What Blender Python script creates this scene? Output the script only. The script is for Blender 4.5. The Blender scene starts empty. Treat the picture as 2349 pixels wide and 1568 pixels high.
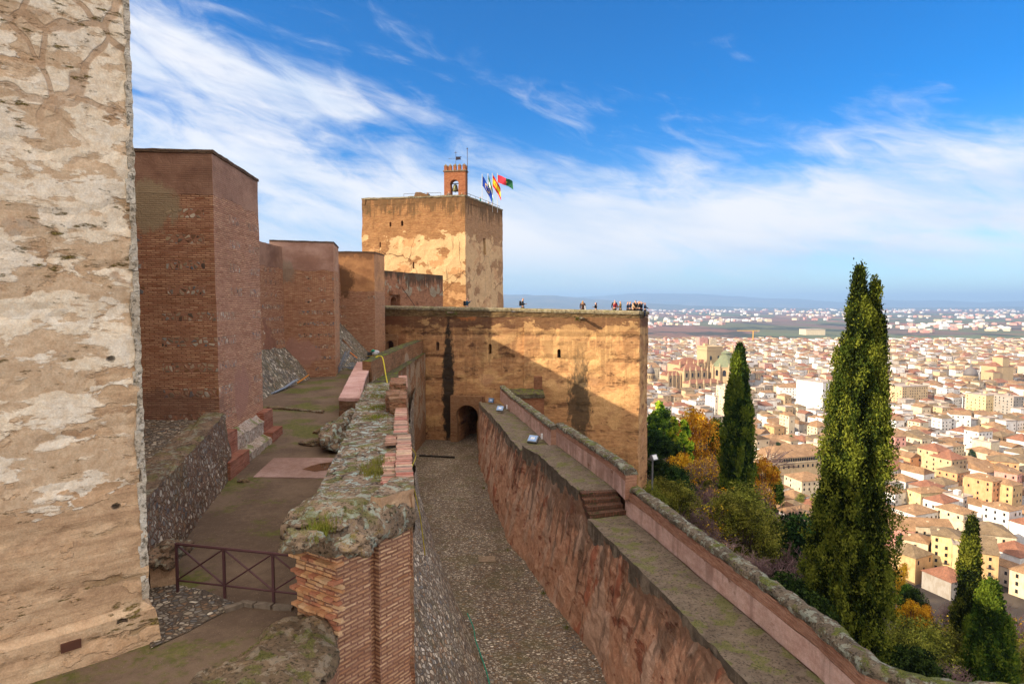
import bpy, bmesh, math, random
from mathutils import Vector, Matrix, noise
R = math.radians
SC = bpy.context.scene
# ---------------------------------------------------------------- camera, world, sun, exposure
F = 1460.0; CX = 1174.5; CY = 784.0; PITCH = 3.41            # photograph measured on a 2349 x 1568 grid
cam = bpy.data.objects.new('camera', bpy.data.cameras.new('camera'))
SC.collection.objects.link(cam); SC.camera = cam
cam.location = (0, 0, 0); cam.rotation_euler = (R(90 - PITCH), 0, 0)
cam.data.sensor_width = 36; cam.data.lens = F / 2349 * 36
cam.data.clip_start = 0.1; cam.data.clip_end = 80000
LDIR = Vector((1.0, 0.35, -0.51)).normalized()               # the way sunlight travels
SUN_EL = math.asin(-LDIR.z); SUN_ROT = math.atan2(-LDIR.x, -LDIR.y)
sun = bpy.data.objects.new('sun', bpy.data.lights.new('sun', 'SUN'))
SC.collection.objects.link(sun); sun.rotation_euler = LDIR.to_track_quat('-Z', 'Y').to_euler()
sun.data.energy = 4.5; sun.data.angle = R(0.5); sun.data.color = (1.0, 0.86, 0.66)
SKY_STRENGTH = 0.15
vs = SC.view_settings; SC.display_settings.display_device = 'sRGB'
vs.view_transform = 'Standard'; vs.look = 'None'; vs.gamma = 1; vs.use_curve_mapping = False; vs.exposure = 0.88
SC.cycles.use_denoising = True
SC.cycles.max_bounces = 6; SC.cycles.diffuse_bounces = 4; SC.cycles.glossy_bounces = 2
SC.cycles.transmission_bounces = 4; SC.cycles.transparent_max_bounces = 6; SC.cycles.volume_bounces = 0
SC.cycles.caustics_reflective = False; SC.cycles.caustics_refractive = False

def c(r, g, b):
    f = lambda v: (v / 255 / 12.92) if v <= 10 else ((v / 255 + .055) / 1.055) ** 2.4
    return (f(r), f(g), f(b), 1.0)

class NT:
    """short hand for a node tree"""
    def __init__(s, tree): s.t = tree; tree.nodes.clear()
    def n(s, typ, ins=None, **kw):
        nd = s.t.nodes.new('ShaderNode' + typ)
        for k, v in kw.items(): setattr(nd, k, v)
        for k, v in (ins or {}).items(): s.put(nd.inputs[k], v)
        return nd
    def put(s, sock, v):
        if isinstance(v, bpy.types.NodeSocket): s.t.links.new(v, sock)
        else: sock.default_value = v
    def m(s, op, a, b=None, cc=None, clamp=False):
        d = {0: a}
        if b is not None: d[1] = b
        if cc is not None: d[2] = cc
        return s.n('Math', d, operation=op, use_clamp=clamp).outputs[0]
    def mix(s, f, a, b, mode='MIX'):
        nd = s.n('Mix', data_type='RGBA', blend_type=mode)
        s.put(nd.inputs[0], f); s.put(nd.inputs[6], a); s.put(nd.inputs[7], b)
        return nd.outputs[2]
    def mr(s, v, a, b, lo=0.0, hi=1.0, smooth=True):
        return s.n('MapRange', {0: v, 1: a, 2: b, 3: lo, 4: hi}, interpolation_type='SMOOTHSTEP' if smooth else 'LINEAR').outputs[0]
    def vm(s, v, sc): return s.n('VectorMath', {0: v, 1: sc}, operation='MULTIPLY').outputs[0]
    def va(s, v, o): return s.n('VectorMath', {0: v, 1: o}, operation='ADD').outputs[0]
    def noise(s, v, scale=1, det=4, rough=.55, dist=0.0):
        return s.n('TexNoise', {'Vector': v, 'Scale': scale, 'Detail': det, 'Roughness': rough, 'Distortion': dist}).outputs[0]
    def noisec(s, v, scale=1, det=2):
        return s.n('TexNoise', {'Vector': v, 'Scale': scale, 'Detail': det}).outputs[1]
    def vor(s, v, scale=1, feat='F1', rnd=1.0):
        return s.n('TexVoronoi', {'Vector': v, 'Scale': scale, 'Randomness': rnd}, feature=feat)
    def ramp(s, v, stops, interp='LINEAR'):
        nd = s.n('ValToRGB', {0: v}); cr = nd.color_ramp; cr.interpolation = interp
        while len(cr.elements) < len(stops): cr.elements.new(0.5)
        for e, (p, col) in zip(cr.elements, stops): e.position = p; e.color = col
        return nd.outputs[0]
    def sep(s, v): return s.n('SeparateXYZ', {0: v}).outputs
    def comb(s, x, y, z): return s.n('CombineXYZ', {0: x, 1: y, 2: z}).outputs[0]
    def warp(s, v, scale, amt):
        nz = s.noisec(v, scale)
        off = s.n('VectorMath', {0: nz, 1: (-.5, -.5, -.5)}, operation='ADD').outputs[0]
        return s.n('VectorMath', {0: s.vm(off, (amt, amt, amt)), 1: v}, operation='ADD').outputs[0]

class Mat(NT):
    def __init__(s, name):
        s.mat = bpy.data.materials.new(name); s.mat.use_nodes = True
        super().__init__(s.mat.node_tree)
        s.P = s.n('NewGeometry').outputs['Position']
        s.uv = s.n('UVMap').outputs[0]
    def out(s, col, rough=.9, h=None, hs=1.0, hd=.02, spec=.25, **kw):
        b = s.n('BsdfPrincipled', {'Base Color': col, 'Roughness': rough, 'Specular IOR Level': spec})
        for k, v in kw.items(): s.put(b.inputs[k.replace('_', ' ')], v)
        if h is not None:
            s.put(b.inputs['Normal'], s.n('Bump', {'Strength': hs, 'Distance': hd, 'Height': h}).outputs[0])
        o = s.n('OutputMaterial'); s.t.links.new(b.outputs[0], o.inputs[0])
        return s.mat

# ---------------------------------------------------------------- sky
world = bpy.data.worlds.new('World'); SC.world = world; world.use_nodes = True
w = NT(world.node_tree)
d = w.n('TexCoord').outputs['Generated']
sky = w.n('TexSky', sky_type='NISHITA', sun_disc=False, sun_elevation=SUN_EL, sun_rotation=SUN_ROT, altitude=700, air_density=1.0, dust_density=0.6, ozone_density=2.0).outputs[0]
dx, dy, dz = w.sep(d)
az = w.m('ARCTAN2', dx, dy); el = w.m('ARCSINE', dz)          # radians, 0 = straight ahead
blue = w.mix(1.0, sky, (0.0, 0.35, .68, 1), 'MULTIPLY')
blue = w.mix(w.mr(el, .30, .0), blue, w.mix(1.0, sky, (.40, .54, .66, 1), 'MULTIPLY'))
# cirrus: streaks fanning out from far left, long in azimuth and thin in elevation
elr = w.m('SUBTRACT', el, w.m('MULTIPLY', az, -.18))
v1 = w.comb(w.m('MULTIPLY', az, 1.6), w.m('MULTIPLY', elr, 7.0), 0.3)
v2 = w.comb(w.m('MULTIPLY', az, 3.2), w.m('MULTIPLY', w.m('ADD', el, w.m('MULTIPLY', az, .35)), 9.0), 4.3)
n1 = w.noise(w.warp(v1, 1.3, .9), 1.5, 9, .58, .3)
n2 = w.noise(w.warp(v2, 2.0, .7), 2.0, 10, .64, .4)
fine = w.m('ADD', w.m('MULTIPLY', n1, .6), w.m('MULTIPLY', n2, .4))
# cloud bank: thick to the left and low, gone at the top right
edge = w.m('SUBTRACT', .315, w.m('MULTIPLY', az, .15))
s_ = w.mr(w.m('SUBTRACT', edge, el), -.17, .17, 0, 1, False)
lowb = w.m('MULTIPLY', w.m('MULTIPLY', w.mr(el, .03, .08), w.mr(el, .25, .14)), w.mr(az, -.25, .15, 0, .30))
cov = w.m('ADD', lowb, w.m('MULTIPLY', s_, w.mr(az, -.6, .5, .86, .55, False)))
dens = w.mr(w.m('ADD', fine, w.m('MULTIPLY', cov, .37)), .595, .875)
behind = w.mr(w.m('ABSOLUTE', az), 1.0, 1.7)
dens = w.m('MAXIMUM', dens, w.m('MULTIPLY', behind, w.mr(fine, .38, .62, .25, 1.0)))
dens = w.m('MULTIPLY', dens, w.mr(el, .005, .10, .35, 1.0))
shade = w.mr(w.noise(v1, 2.2, 5), .35, .65)
cloud = w.mix(shade, (2.7, 3.05, 3.6, 1), (3.75, 3.7, 3.75, 1))
high = w.m('MAXIMUM', w.mr(el, .60, .95), behind)                # unseen bright cloud added overhead and behind the viewer to fill the shade
cloud = w.mix(high, cloud, (8.8, 7.7, 6.6, 1))
dens = w.m('MAXIMUM', dens, w.m('MULTIPLY', w.mr(el, .60, .95), .8))
col = w.mix(w.m('MULTIPLY', dens, .96), blue, cloud)
bg = w.n('Background', {0: col, 1: SKY_STRENGTH}); o = w.n('OutputWorld'); w.t.links.new(bg.outputs[0], o.inputs[0])

# ---------------------------------------------------------------- measuring
ST, CT = math.sin(R(PITCH)), math.cos(R(PITCH))
def ray(px, py):
    a = (px - CX) / F; b = (CY - py) / F
    return Vector((a, b * ST + CT, b * CT - ST))
def W(px, py, dist): v = ray(px, py); return v * (dist / v.y)   # point seen at (px, py), at depth dist
def G(px, py, z): v = ray(px, py); return v * (z / v.z)         # point seen at (px, py), at height z

# ---------------------------------------------------------------- objects
def tag(o, label=None, cat=None, group=None, kind=None):
    if label: o['label'] = label
    if cat: o['category'] = cat
    if group: o['group'] = group
    if kind: o['kind'] = kind
    return o
def empty(name, loc, label=None, cat=None, group=None, rz=0):
    o = bpy.data.objects.new(name, None); SC.collection.objects.link(o)
    o.location = loc; o.rotation_euler = (0, 0, rz); o.empty_display_size = .3
    return tag(o, label, cat, group)
_TREE = {}
def tree_of(o):
    if o.name not in _TREE: _TREE[o.name] = [(ch, [(g, []) for g in ch.children]) for ch in o.children]
    return _TREE[o.name]
def copy_tree(o, parent=None):
    cpy = o.copy(); SC.collection.objects.link(cpy); cpy.parent = parent
    for ch, gs in tree_of(o):
        d_ = ch.copy(); SC.collection.objects.link(d_); d_.parent = cpy
        for g, _ in gs: e_ = g.copy(); SC.collection.objects.link(e_); e_.parent = d_
    return cpy
def nv(p, f): return noise.noise_vector(Vector(p) * f)
def fbm(p, f, o=4):
    return noise.fractal(Vector(p) * f, 1.0, 2.0, o)

class MB:
    """collects geometry in world (or local) coordinates and links it as one mesh object"""
    def __init__(s): s.V = []; s.F = []; s.U = []; s.M = []
    def face(s, pts, uvs=None, mi=0):
        b = len(s.V); s.V += [tuple(p) for p in pts]; s.F.append(tuple(range(b, b + len(pts))))
        s.U.append(uvs or [(p[0], p[1]) for p in pts]); s.M.append(mi)
    def patch(s, a, b, cc, d, res=1.0, mi=0, u0=None, uv='side', nu=None, nw=None):
        a, b, cc, d = map(Vector, (a, b, cc, d))
        nu = nu or max(1, min(400, round(max((b - a).length, (cc - d).length) / res)))
        nw = nw or max(1, min(400, round(max((d - a).length, (cc - b).length) / res)))
        L = ((b - a).to_2d().length + (cc - d).to_2d().length) / 2; u0 = u0 or 0.0
        base = len(s.V)
        for j in range(nw + 1):
            t = j / nw
            for i in range(nu + 1):
                q = i / nu
                s.V.append(tuple((a * (1 - q) + b * q) * (1 - t) + (d * (1 - q) + cc * q) * t))
        def U(i, j):
            p = s.V[base + j * (nu + 1) + i]
            if uv == 'side': return (u0 + L * i / nu, p[2])
            if uv == 'face': return (u0 + L * i / nu, (d - a).length * j / nw)
            return (p[0], p[1])
        for j in range(nw):
            for i in range(nu):
                k = base + j * (nu + 1) + i
                s.F.append((k, k + 1, k + nu + 2, k + nu + 1))
                s.U.append([U(i, j), U(i + 1, j), U(i + 1, j + 1), U(i, j + 1)]); s.M.append(mi)
    def box(s, cx, cy, cz, sx, sy, sz, mi=0, rz=0.0, M=None, res=99):
        """centre, full sizes"""
        m = (M or Matrix.Identity(4)) @ Matrix.Translation((cx, cy, cz)) @ Matrix.Rotation(rz, 4, 'Z')
        x, y, z = sx / 2, sy / 2, sz / 2
        P = [m @ Vector(p) for p in ((-x, -y, -z), (x, -y, -z), (x, y, -z), (-x, y, -z), (-x, -y, z), (x, -y, z), (x, y, z), (-x, y, z))]
        s.patch(P[0], P[1], P[5], P[4], res, mi, 0); s.patch(P[1], P[2], P[6], P[5], res, mi, sx)
        s.patch(P[2], P[3], P[7], P[6], res, mi, sx + sy); s.patch(P[3], P[0], P[4], P[7], res, mi, 2 * sx + sy)
        s.patch(P[4], P[5], P[6], P[7], res, mi, uv='top'); s.patch(P[3], P[2], P[1], P[0], res, mi, uv='top')
    def solid(s, base, top, res=.5, mi=0, mt=1, bottom=True, u0=0.0):
        n = len(base); u = u0
        for i in range(n):
            a, b = Vector(base[i]), Vector(base[(i + 1) % n]); cc, d = Vector(top[(i + 1) % n]), Vector(top[i])
            s.patch(a, b, cc, d, res, mi, u); u += (b - a).to_2d().length
        if n == 4:
            s.patch(*top, res, mt, uv='top')
            if bottom: s.patch(*reversed([Vector(p) for p in base]), res, mi, uv='top')
        else:
            s.capfan(top, res, mt)
            if bottom: s.capfan(list(reversed(base)), res, mi)
    def capfan(s, pts, res, mi):
        pts = [Vector(p) for p in pts]; cen = sum(pts, Vector()) / len(pts)
        for i in range(len(pts)):
            a, b = pts[i], pts[(i + 1) % len(pts)]
            nu = max(1, min(400, round((b - a).length / res)))
            for j in range(nu):
                s.face([a.lerp(b, j / nu), a.lerp(b, (j + 1) / nu), cen], None, mi)
    def tube(s, pts, r, seg=8, mi=0, caps=True):
        pts = [Vector(p) for p in pts]; n = len(pts)
        rs = r if isinstance(r, (list, tuple)) else [r] * n
        base = len(s.V); up = None; lens = 0; vv = []
        for i, p in enumerate(pts):
            t = (pts[min(i + 1, n - 1)] - pts[max(i - 1, 0)]).normalized()
            if up is None: up = t.orthogonal().normalized()
            up = (up - t * up.dot(t)).normalized(); w2 = t.cross(up)
            if i: lens += (p - pts[i - 1]).length
            vv.append(lens)
            for k in range(seg):
                a = 2 * math.pi * k / seg
                s.V.append(tuple(p + (up * math.cos(a) + w2 * math.sin(a)) * rs[i]))
        for i in range(n - 1):
            for k in range(seg):
                k2 = (k + 1) % seg; q = base + i * seg
                s.F.append((q + k, q + k2, q + seg + k2, q + seg + k))
                s.U.append([(k / seg, vv[i]), ((k + 1) / seg, vv[i]), ((k + 1) / seg, vv[i + 1]), (k / seg, vv[i + 1])]); s.M.append(mi)
        if caps:
            for off, rev in ((base, True), (base + (n - 1) * seg, False)):
                f = [off + k for k in range(seg)]
                if rev: f.reverse()
                s.F.append(tuple(f)); s.U.append([(0, 0)] * seg); s.M.append(mi)
    def lathe(s, cen, prof, seg=16, mi=0, a0=0.0):
        cen = Vector(cen); base = len(s.V)
        for r, z in prof:
            for k in range(seg):
                a = a0 + 2 * math.pi * k / seg
                s.V.append((cen.x + r * math.cos(a), cen.y + r * math.sin(a), cen.z + z))
        for i in range(len(prof) - 1):
            for k in range(seg):
                k2 = (k + 1) % seg; q = base + i * seg
                s.F.append((q + k, q + k2, q + seg + k2, q + seg + k))
                pr = 6.28 * max(prof[i][0], .1) / seg
                s.U.append([(k * pr, prof[i][1]), ((k + 1) * pr, prof[i][1]), ((k + 1) * pr, prof[i + 1][1]), (k * pr, prof[i + 1][1])]); s.M.append(mi)
        for off, rev in ((base, True), (base + (len(prof) - 1) * seg, False)):
            f = [off + k for k in range(seg)]
            if rev: f.reverse()
            s.F.append(tuple(f)); s.U.append([(0, 0)] * seg); s.M.append(mi)
    def build(s, name, mats, parent=None, amp=0, freq=1.0, weld=None, smooth=False, origin=None, local=False, fn=None, label=None, cat=None, group=None, kind=None):
        me = bpy.data.meshes.new(name)
        if local: org = Vector((0, 0, 0))
        elif origin is not None: org = Vector(origin)
        else:
            xs, ys, zs = zip(*s.V); org = Vector(((min(xs) + max(xs)) / 2, (min(ys) + max(ys)) / 2, min(zs)))
        me.from_pydata(s.V, [], s.F)
        uvl = me.uv_layers.new(name='UVMap')
        uvl.data.foreach_set('uv', [x for f in s.U for u in f for x in u])
        mats = mats if isinstance(mats, (list, tuple)) else [mats]
        for m_ in mats: me.materials.append(m_)
        me.polygons.foreach_set('material_index', [min(i, len(mats) - 1) for i in s.M])
        if weld or amp or fn:
            bm = bmesh.new(); bm.from_mesh(me); bmesh.ops.remove_doubles(bm, verts=bm.verts, dist=weld or .002)
            for v in bm.verts:
                p = v.co.copy()
                if amp: v.co += nv(p, freq) * amp + nv(p + Vector((7, 3, 1)), freq * 3.1) * amp * .45
                if fn: v.co += fn(p)
            bm.to_mesh(me); bm.free()
        if smooth: me.polygons.foreach_set('use_smooth', [True] * len(me.polygons))
        ob = bpy.data.objects.new(name, me); SC.collection.objects.link(ob)
        if org.length: me.transform(Matrix.Translation(-org))
        ob.location = org
        if parent is not None:
            ob.parent = parent
            if not local: ob.location = org - wloc(parent)
        me.update()
        return tag(ob, label, cat, group, kind)
def wloc(o):
    v = Vector(o.location)
    while o.parent: o = o.parent; v = v + Vector(o.location)
    return v
def cut(ob, cutters):
    """boolean openings out of a wall"""
    for cu in cutters:
        md = ob.modifiers.new('b', 'BOOLEAN'); md.operation = 'DIFFERENCE'; md.object = cu; md.solver = 'EXACT'
    bpy.context.view_layer.update()
    dg = bpy.context.evaluated_depsgraph_get(); me = bpy.data.meshes.new_from_object(ob.evaluated_get(dg))
    ob.modifiers.clear(); ob.data = me
    for cu in cutters: bpy.data.objects.remove(cu, do_unlink=True)
def arch_pts(w_, h, horseshoe=0.0, n=14):
    """outline of a round arch, width w_, total height h, in the x-z plane, from the bottom left"""
    r = w_ / 2 * (1 + horseshoe); zc = h - r; pts = [(-w_ / 2, 0), (w_ / 2, 0)]
    a0 = -math.acos(min(1, (w_ / 2) / r))
    for i in range(n + 1):
        a = a0 + (math.pi - 2 * a0) * i / n
        pts.append((r * math.cos(a), zc + r * math.sin(a)))
    return pts
def extrude(mb, pts, M, y0, y1, mi=0):
    """prism of an x-z outline pushed along y, put in place by matrix M"""
    A = [M @ Vector((x, y0, z)) for x, z in pts]; B = [M @ Vector((x, y1, z)) for x, z in pts]; n = len(pts)
    L = 0
    mb.face(A, [(x, z) for x, z in pts], mi); mb.face(list(reversed(B)), [(x, z) for x, z in reversed(pts)], mi)
    for i in range(n):
        j = (i + 1) % n; dl = math.dist(pts[i], pts[j])
        mb.face([A[j], A[i], B[i], B[j]], [(L + dl, y0), (L, y0), (L, y1), (L + dl, y1)], mi); L += dl
def frame(origin, along):
    """x along a wall, y into it, z up"""
    x = Vector((along[0], along[1], 0)).normalized(); y = Vector((-x.y, x.x, 0))
    return Matrix(((x.x, y.x, 0, origin[0]), (x.y, y.y, 0, origin[1]), (0, 0, 1, origin[2]), (0, 0, 0, 1)))
def cutter(pts, M, y0, y1):
    mb = MB(); extrude(mb, pts, M, y0, y1); ob = mb.build('cutter', [], weld=.0005)
    bm = bmesh.new(); bm.from_mesh(ob.data); bmesh.ops.recalc_face_normals(bm, faces=bm.faces); bm.to_mesh(ob.data); bm.free()
    return ob
# ---------------------------------------------------------------- materials
def brick(m, uv, c1, c2, cm, bw=.27, rh=.065, mo=.014, rnd=.0):
    b = m.n('TexBrick', {'Vector': uv, 'Color1': c1, 'Color2': c2, 'Mortar': cm, 'Scale': 1.0, 'Mortar Size': mo, 'Mortar Smooth': .4, 'Bias': rnd, 'Brick Width': bw, 'Row Height': rh})
    return b.outputs[0], b.outputs[1]
STONE = [(0, c(120, 105, 90)), (.2, c(178, 150, 118)), (.4, c(95, 100, 105)), (.55, c(205, 190, 165)), (.7, c(150, 105, 70)), (.85, c(80, 70, 62)), (1, c(190, 165, 130))]
def stones(m, v, scale, mortar, stops=STONE, gap=.09, soft=.08):
    """pebbles set in mortar: colour, height"""
    v = m.warp(v, 3.0, .06)
    a = m.vor(v, scale); e = m.vor(v, scale, 'DISTANCE_TO_EDGE').outputs[0]
    col = m.ramp(m.sep(a.outputs['Color'])[0], stops, 'CONSTANT' if False else 'LINEAR')
    f = m.mr(e, gap, gap + soft)
    return m.mix(f, mortar, col), f

def wall_mat(name, earth=None, brk=None, brk_mask=None, bw=.27, rh=.065, mo=.014, patches=(), band=None, top=None, strata=None, holes=None, cracks=None, streaks=None, moss=None, blots=(), bump=1.0, dark=.35, seed=0.0, ragged=None, psoft=.018, uwash=None, brktop=None):
    """weathered masonry.
    earth (c1,c2,c3); brk (c1,c2,mortar); patches [(colour, colour2, scale, stretch z, threshold, zmin, zmax)];
    band (period, height, stone scale); top (z, colour, colour2, soft); streaks (colour, z top, length, amount); blots [(x,y,z,rx,rz,colour,strength)]"""
    m = Mat(name); P = m.va(m.P, (seed * 13.7, seed * 5.1, seed * 3.3)); uv = m.va(m.uv, (seed * 3.1, 0, 0))
    x, y, z = m.sep(m.P)
    big = m.noise(m.vm(P, (1, 1, 1.6)), .45, 5, .6)
    mid = m.noise(m.vm(P, (1, 1, 2.2)), 1.7, 6, .62)
    fine = m.noise(P, 9, 6, .65)
    grain = m.noise(P, 38, 3, .6)
    h = m.m('ADD', m.m('MULTIPLY', fine, .7), m.m('MULTIPLY', grain, .14))
    if earth:
        t = m.m('ADD', m.m('MULTIPLY', mid, .6), m.m('ADD', m.m('MULTIPLY', fine, .25), m.m('MULTIPLY', big, .2)))
        col = m.ramp(t, [(.36, earth[0]), (.52, earth[1]), (.68, earth[2])])
    if brk:
        bc, bf = brick(m, m.warp(uv, 1.2, .03), brk[0], brk[1], brk[2], bw, rh, mo)
        bc = m.mix(m.mr(m.noise(m.vm(uv, (3.6, 15, 1)), 1, 2), .3, .7, 0, .55), bc, m.mix(1.0, bc, (.58, .50, .45, 1), 'MULTIPLY'))
        rw_ = m.noise(m.comb(m.m('MULTIPLY', m.sep(uv)[0], .35), m.m('MULTIPLY', m.sep(uv)[1], 7.5), 0), 1, 3, .7)   # courses of darker and lighter batches
        bc = m.mix(m.mr(rw_, .42, .60, 0, .5), bc, m.mix(1.0, bc, (.60, .50, .44, 1), 'MULTIPLY'))
        wear = m.mr(m.noise(P, 2.3, 5), .42, .62)                       # mortar smeared over the bricks
        bc = m.mix(m.m('MULTIPLY', wear, .32), bc, brk[2])
        bh = m.m('SUBTRACT', 1.0, m.m('MULTIPLY', bf, .9))
        if band:
            per, hh, ssc = band[:3]
            sc_, sh_ = stones(m, uv, ssc, brk[2])
            fr = m.m('FRACT', m.m('DIVIDE', m.m('ADD', z, 40.13 + seed), per))
            bm_ = m.m('MULTIPLY', m.m('LESS_THAN', fr, hh / per), m.m('GREATER_THAN', m.noise(m.comb(m.sep(uv)[0], m.m('FLOOR', m.m('MULTIPLY', m.sep(uv)[1], .25)), 0), band[3] if len(band) > 3 else .55, 1), .5))
            bc = m.mix(bm_, bc, sc_); bh = m.m('ADD', m.m('MULTIPLY', m.m('SUBTRACT', 1.0, bm_), bh), m.m('MULTIPLY', bm_, m.m('MULTIPLY', sh_, 1.3)))
        if earth:
            kk_ = m.m('ADD', m.m('MULTIPLY', big, .5), m.m('MULTIPLY', mid, .5))
            if brktop: kk_ = m.m('ADD', kk_, m.mr(z, brktop[0], brktop[1], 0, .35))
            k = m.mr(kk_, brk_mask - .03, brk_mask + .03)
            col = m.mix(k, col, bc); h = m.m('ADD', h, m.m('MULTIPLY', m.m('MULTIPLY', k, bh), .6))
        else:
            col = bc; h = m.m('ADD', h, m.m('MULTIPLY', bh, .9))
    if strata:                                                          # joints between the lifts of rammed earth
        per, cst, amt = strata
        zz = m.m('ADD', z, m.m('MULTIPLY', m.m('SUBTRACT', mid, .5), .5))
        fr = m.m('ABSOLUTE', m.m('SUBTRACT', m.m('FRACT', m.m('DIVIDE', m.m('ADD', zz, 41.0), per)), .5))
        line = m.m('MULTIPLY', m.mr(fr, .10, .03), m.mr(m.noise(m.vm(P, (.6, .6, .1)), 1.3, 4), .45, .60))
        col = m.mix(m.m('MULTIPLY', line, amt), col, cst); h = m.m('SUBTRACT', h, m.m('MULTIPLY', line, 1.2))
        lay = m.noise(m.vm(P, (.25, .25, 5.0)), 1.1, 5, .65)
        col = m.mix(m.mr(lay, .35, .7, .0, .5), col, m.mix(1.0, col, (.62, .55, .5, 1), 'MULTIPLY')); h = m.m('ADD', h, m.m('MULTIPLY', lay, .8))
    for pc, pc2, ps, pz, pt, z0, z1 in patches:                         # flaking render with a lip at its edge
        pn = m.noise(m.warp(m.vm(P, (1, 1, pz)), 1.5, .5), ps, 7, .58)
        zj = m.m('ADD', z, m.m('ADD', m.m('MULTIPLY', m.m('SUBTRACT', big, .5), 6.0), m.m('MULTIPLY', m.m('SUBTRACT', mid, .5), 1.5)))
        inz = m.m('MULTIPLY', m.mr(zj, z0 - .3, z0 + .3), m.mr(zj, z1 + .3, z1 - .3))
        pn = m.m('SUBTRACT', pn, m.m('MULTIPLY', m.m('SUBTRACT', 1.0, inz), .5))
        k = m.mr(pn, pt, pt + psoft)
        pcol = m.mix(m.mr(fine, .3, .7), pc, pc2)
        col = m.mix(k, col, pcol); h = m.m('ADD', m.m('MULTIPLY', h, m.m('SUBTRACT', 1.0, m.m('MULTIPLY', k, .6))), m.m('MULTIPLY', k, .9))
    if top:
        zt, tc, tc2, soft = top
        lim = m.m('ADD', m.m('SUBTRACT', z, zt), m.m('MULTIPLY', m.m('SUBTRACT', m.noise(P, 1.1, 5), .5), soft))
        k = m.mr(lim, -.02, .02)
        col = m.mix(k, col, m.mix(m.mr(big, .35, .65), tc, tc2)); h = m.m('ADD', m.m('MULTIPLY', h, m.m('SUBTRACT', 1.0, m.m('MULTIPLY', k, .85))), m.m('MULTIPLY', k, 1.2))
    if cracks:
        cs, cw, cc_, za, zb = cracks
        e = m.vor(m.warp(m.vm(P, (1, 1, .8)), 1.2, .6), cs, 'DISTANCE_TO_EDGE').outputs[0]
        k = m.m('MULTIPLY', m.mr(e, cw, cw * .55), m.mr(z, za, zb))
        col = m.mix(m.m('MULTIPLY', k, .75), col, cc_); h = m.m('SUBTRACT', h, m.m('MULTIPLY', k, .35))
    if holes:
        sx, sz, rr = holes
        hv = m.comb(m.m('DIVIDE', m.sep(m.uv)[0], sx), m.m('DIVIDE', m.m('ADD', z, m.m('MULTIPLY', mid, .2)), sz), 0)
        dd = m.vor(hv, 1, 'F1', .35).outputs[0]
        k = m.m('MULTIPLY', m.mr(dd, rr, rr * .6), m.m('GREATER_THAN', m.noise(m.vm(P, (1, 1, 1)), .8, 2), .46))
        col = m.mix(m.m('MULTIPLY', k, .9), col, c(45, 33, 26)); h = m.m('SUBTRACT', h, m.m('MULTIPLY', k, 2.5))
    if uwash:                                                           # right face's paler light put into its colour; on the terrace a paler stretch
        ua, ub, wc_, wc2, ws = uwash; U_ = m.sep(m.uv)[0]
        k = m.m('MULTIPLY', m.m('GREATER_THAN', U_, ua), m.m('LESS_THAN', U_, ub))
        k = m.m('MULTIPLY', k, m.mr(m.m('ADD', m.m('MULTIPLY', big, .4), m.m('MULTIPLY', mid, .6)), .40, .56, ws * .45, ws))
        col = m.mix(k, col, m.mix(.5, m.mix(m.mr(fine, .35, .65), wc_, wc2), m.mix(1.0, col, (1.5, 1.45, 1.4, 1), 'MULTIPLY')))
    if streaks:
        sc_, zt, ln, amt = streaks
        sn = m.noise(m.vm(P, (1, 1, .10)), 1.9, 6, .62)
        g = m.m('MULTIPLY', m.mr(z, zt - ln, zt, 0, 1, False), .32)
        k = m.m('MULTIPLY', m.mr(m.m('ADD', sn, g), .60, .74), amt)
        col = m.mix(k, col, sc_)
    if moss:
        mc, mc2, thr, za, zb = moss
        mn = m.m('ADD', m.m('MULTIPLY', m.noise(m.vm(P, (1, 1, 3)), 3.0, 7, .7), .6), m.m('MULTIPLY', big, .4))
        k = m.m('MULTIPLY', m.mr(mn, thr, thr + .06), m.mr(z, za, zb))
        col = m.mix(k, col, m.mix(m.mr(grain, .4, .6), mc, mc2)); h = m.m('ADD', h, m.m('MULTIPLY', k, m.m('MULTIPLY', grain, .8)))
    for bx, by, bz, rx, rz, bc_, bs in blots:                           # single stains, each with its own place on the wall
        q = m.n('VectorMath', {0: m.P, 1: (bx, by, bz)}, operation='SUBTRACT').outputs[0]
        q = m.n('VectorMath', {0: m.vm(q, (1 / rx, 1 / rx, 1 / rz))}, operation='LENGTH').outputs[1]
        k = m.m('MULTIPLY', m.mr(m.m('ADD', q, m.m('MULTIPLY', m.m('SUBTRACT', m.noise(m.vm(P, (1, 1, .5)), 2.6, 6, .7), .5), 1.9)), 1.15, .75), bs)
        col = m.mix(k, col, bc_)
    dirt = m.mr(m.m('ADD', m.m('MULTIPLY', big, .55), m.m('MULTIPLY', m.noise(P, 4.2, 6, .7), .45)), .42, .62)
    col = m.mix(m.m('MULTIPLY', dirt, dark), col, m.mix(1.0, col, (.48, .41, .35, 1), 'MULTIPLY'))
    spk = m.mr(grain, .35, .7, .89, 1.09)
    col = m.mix(1.0, col, m.n('CombineColor', {0: spk, 1: spk, 2: spk}).outputs[0], 'MULTIPLY')
    return m.out(col, .93, h, bump, .035)

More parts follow.
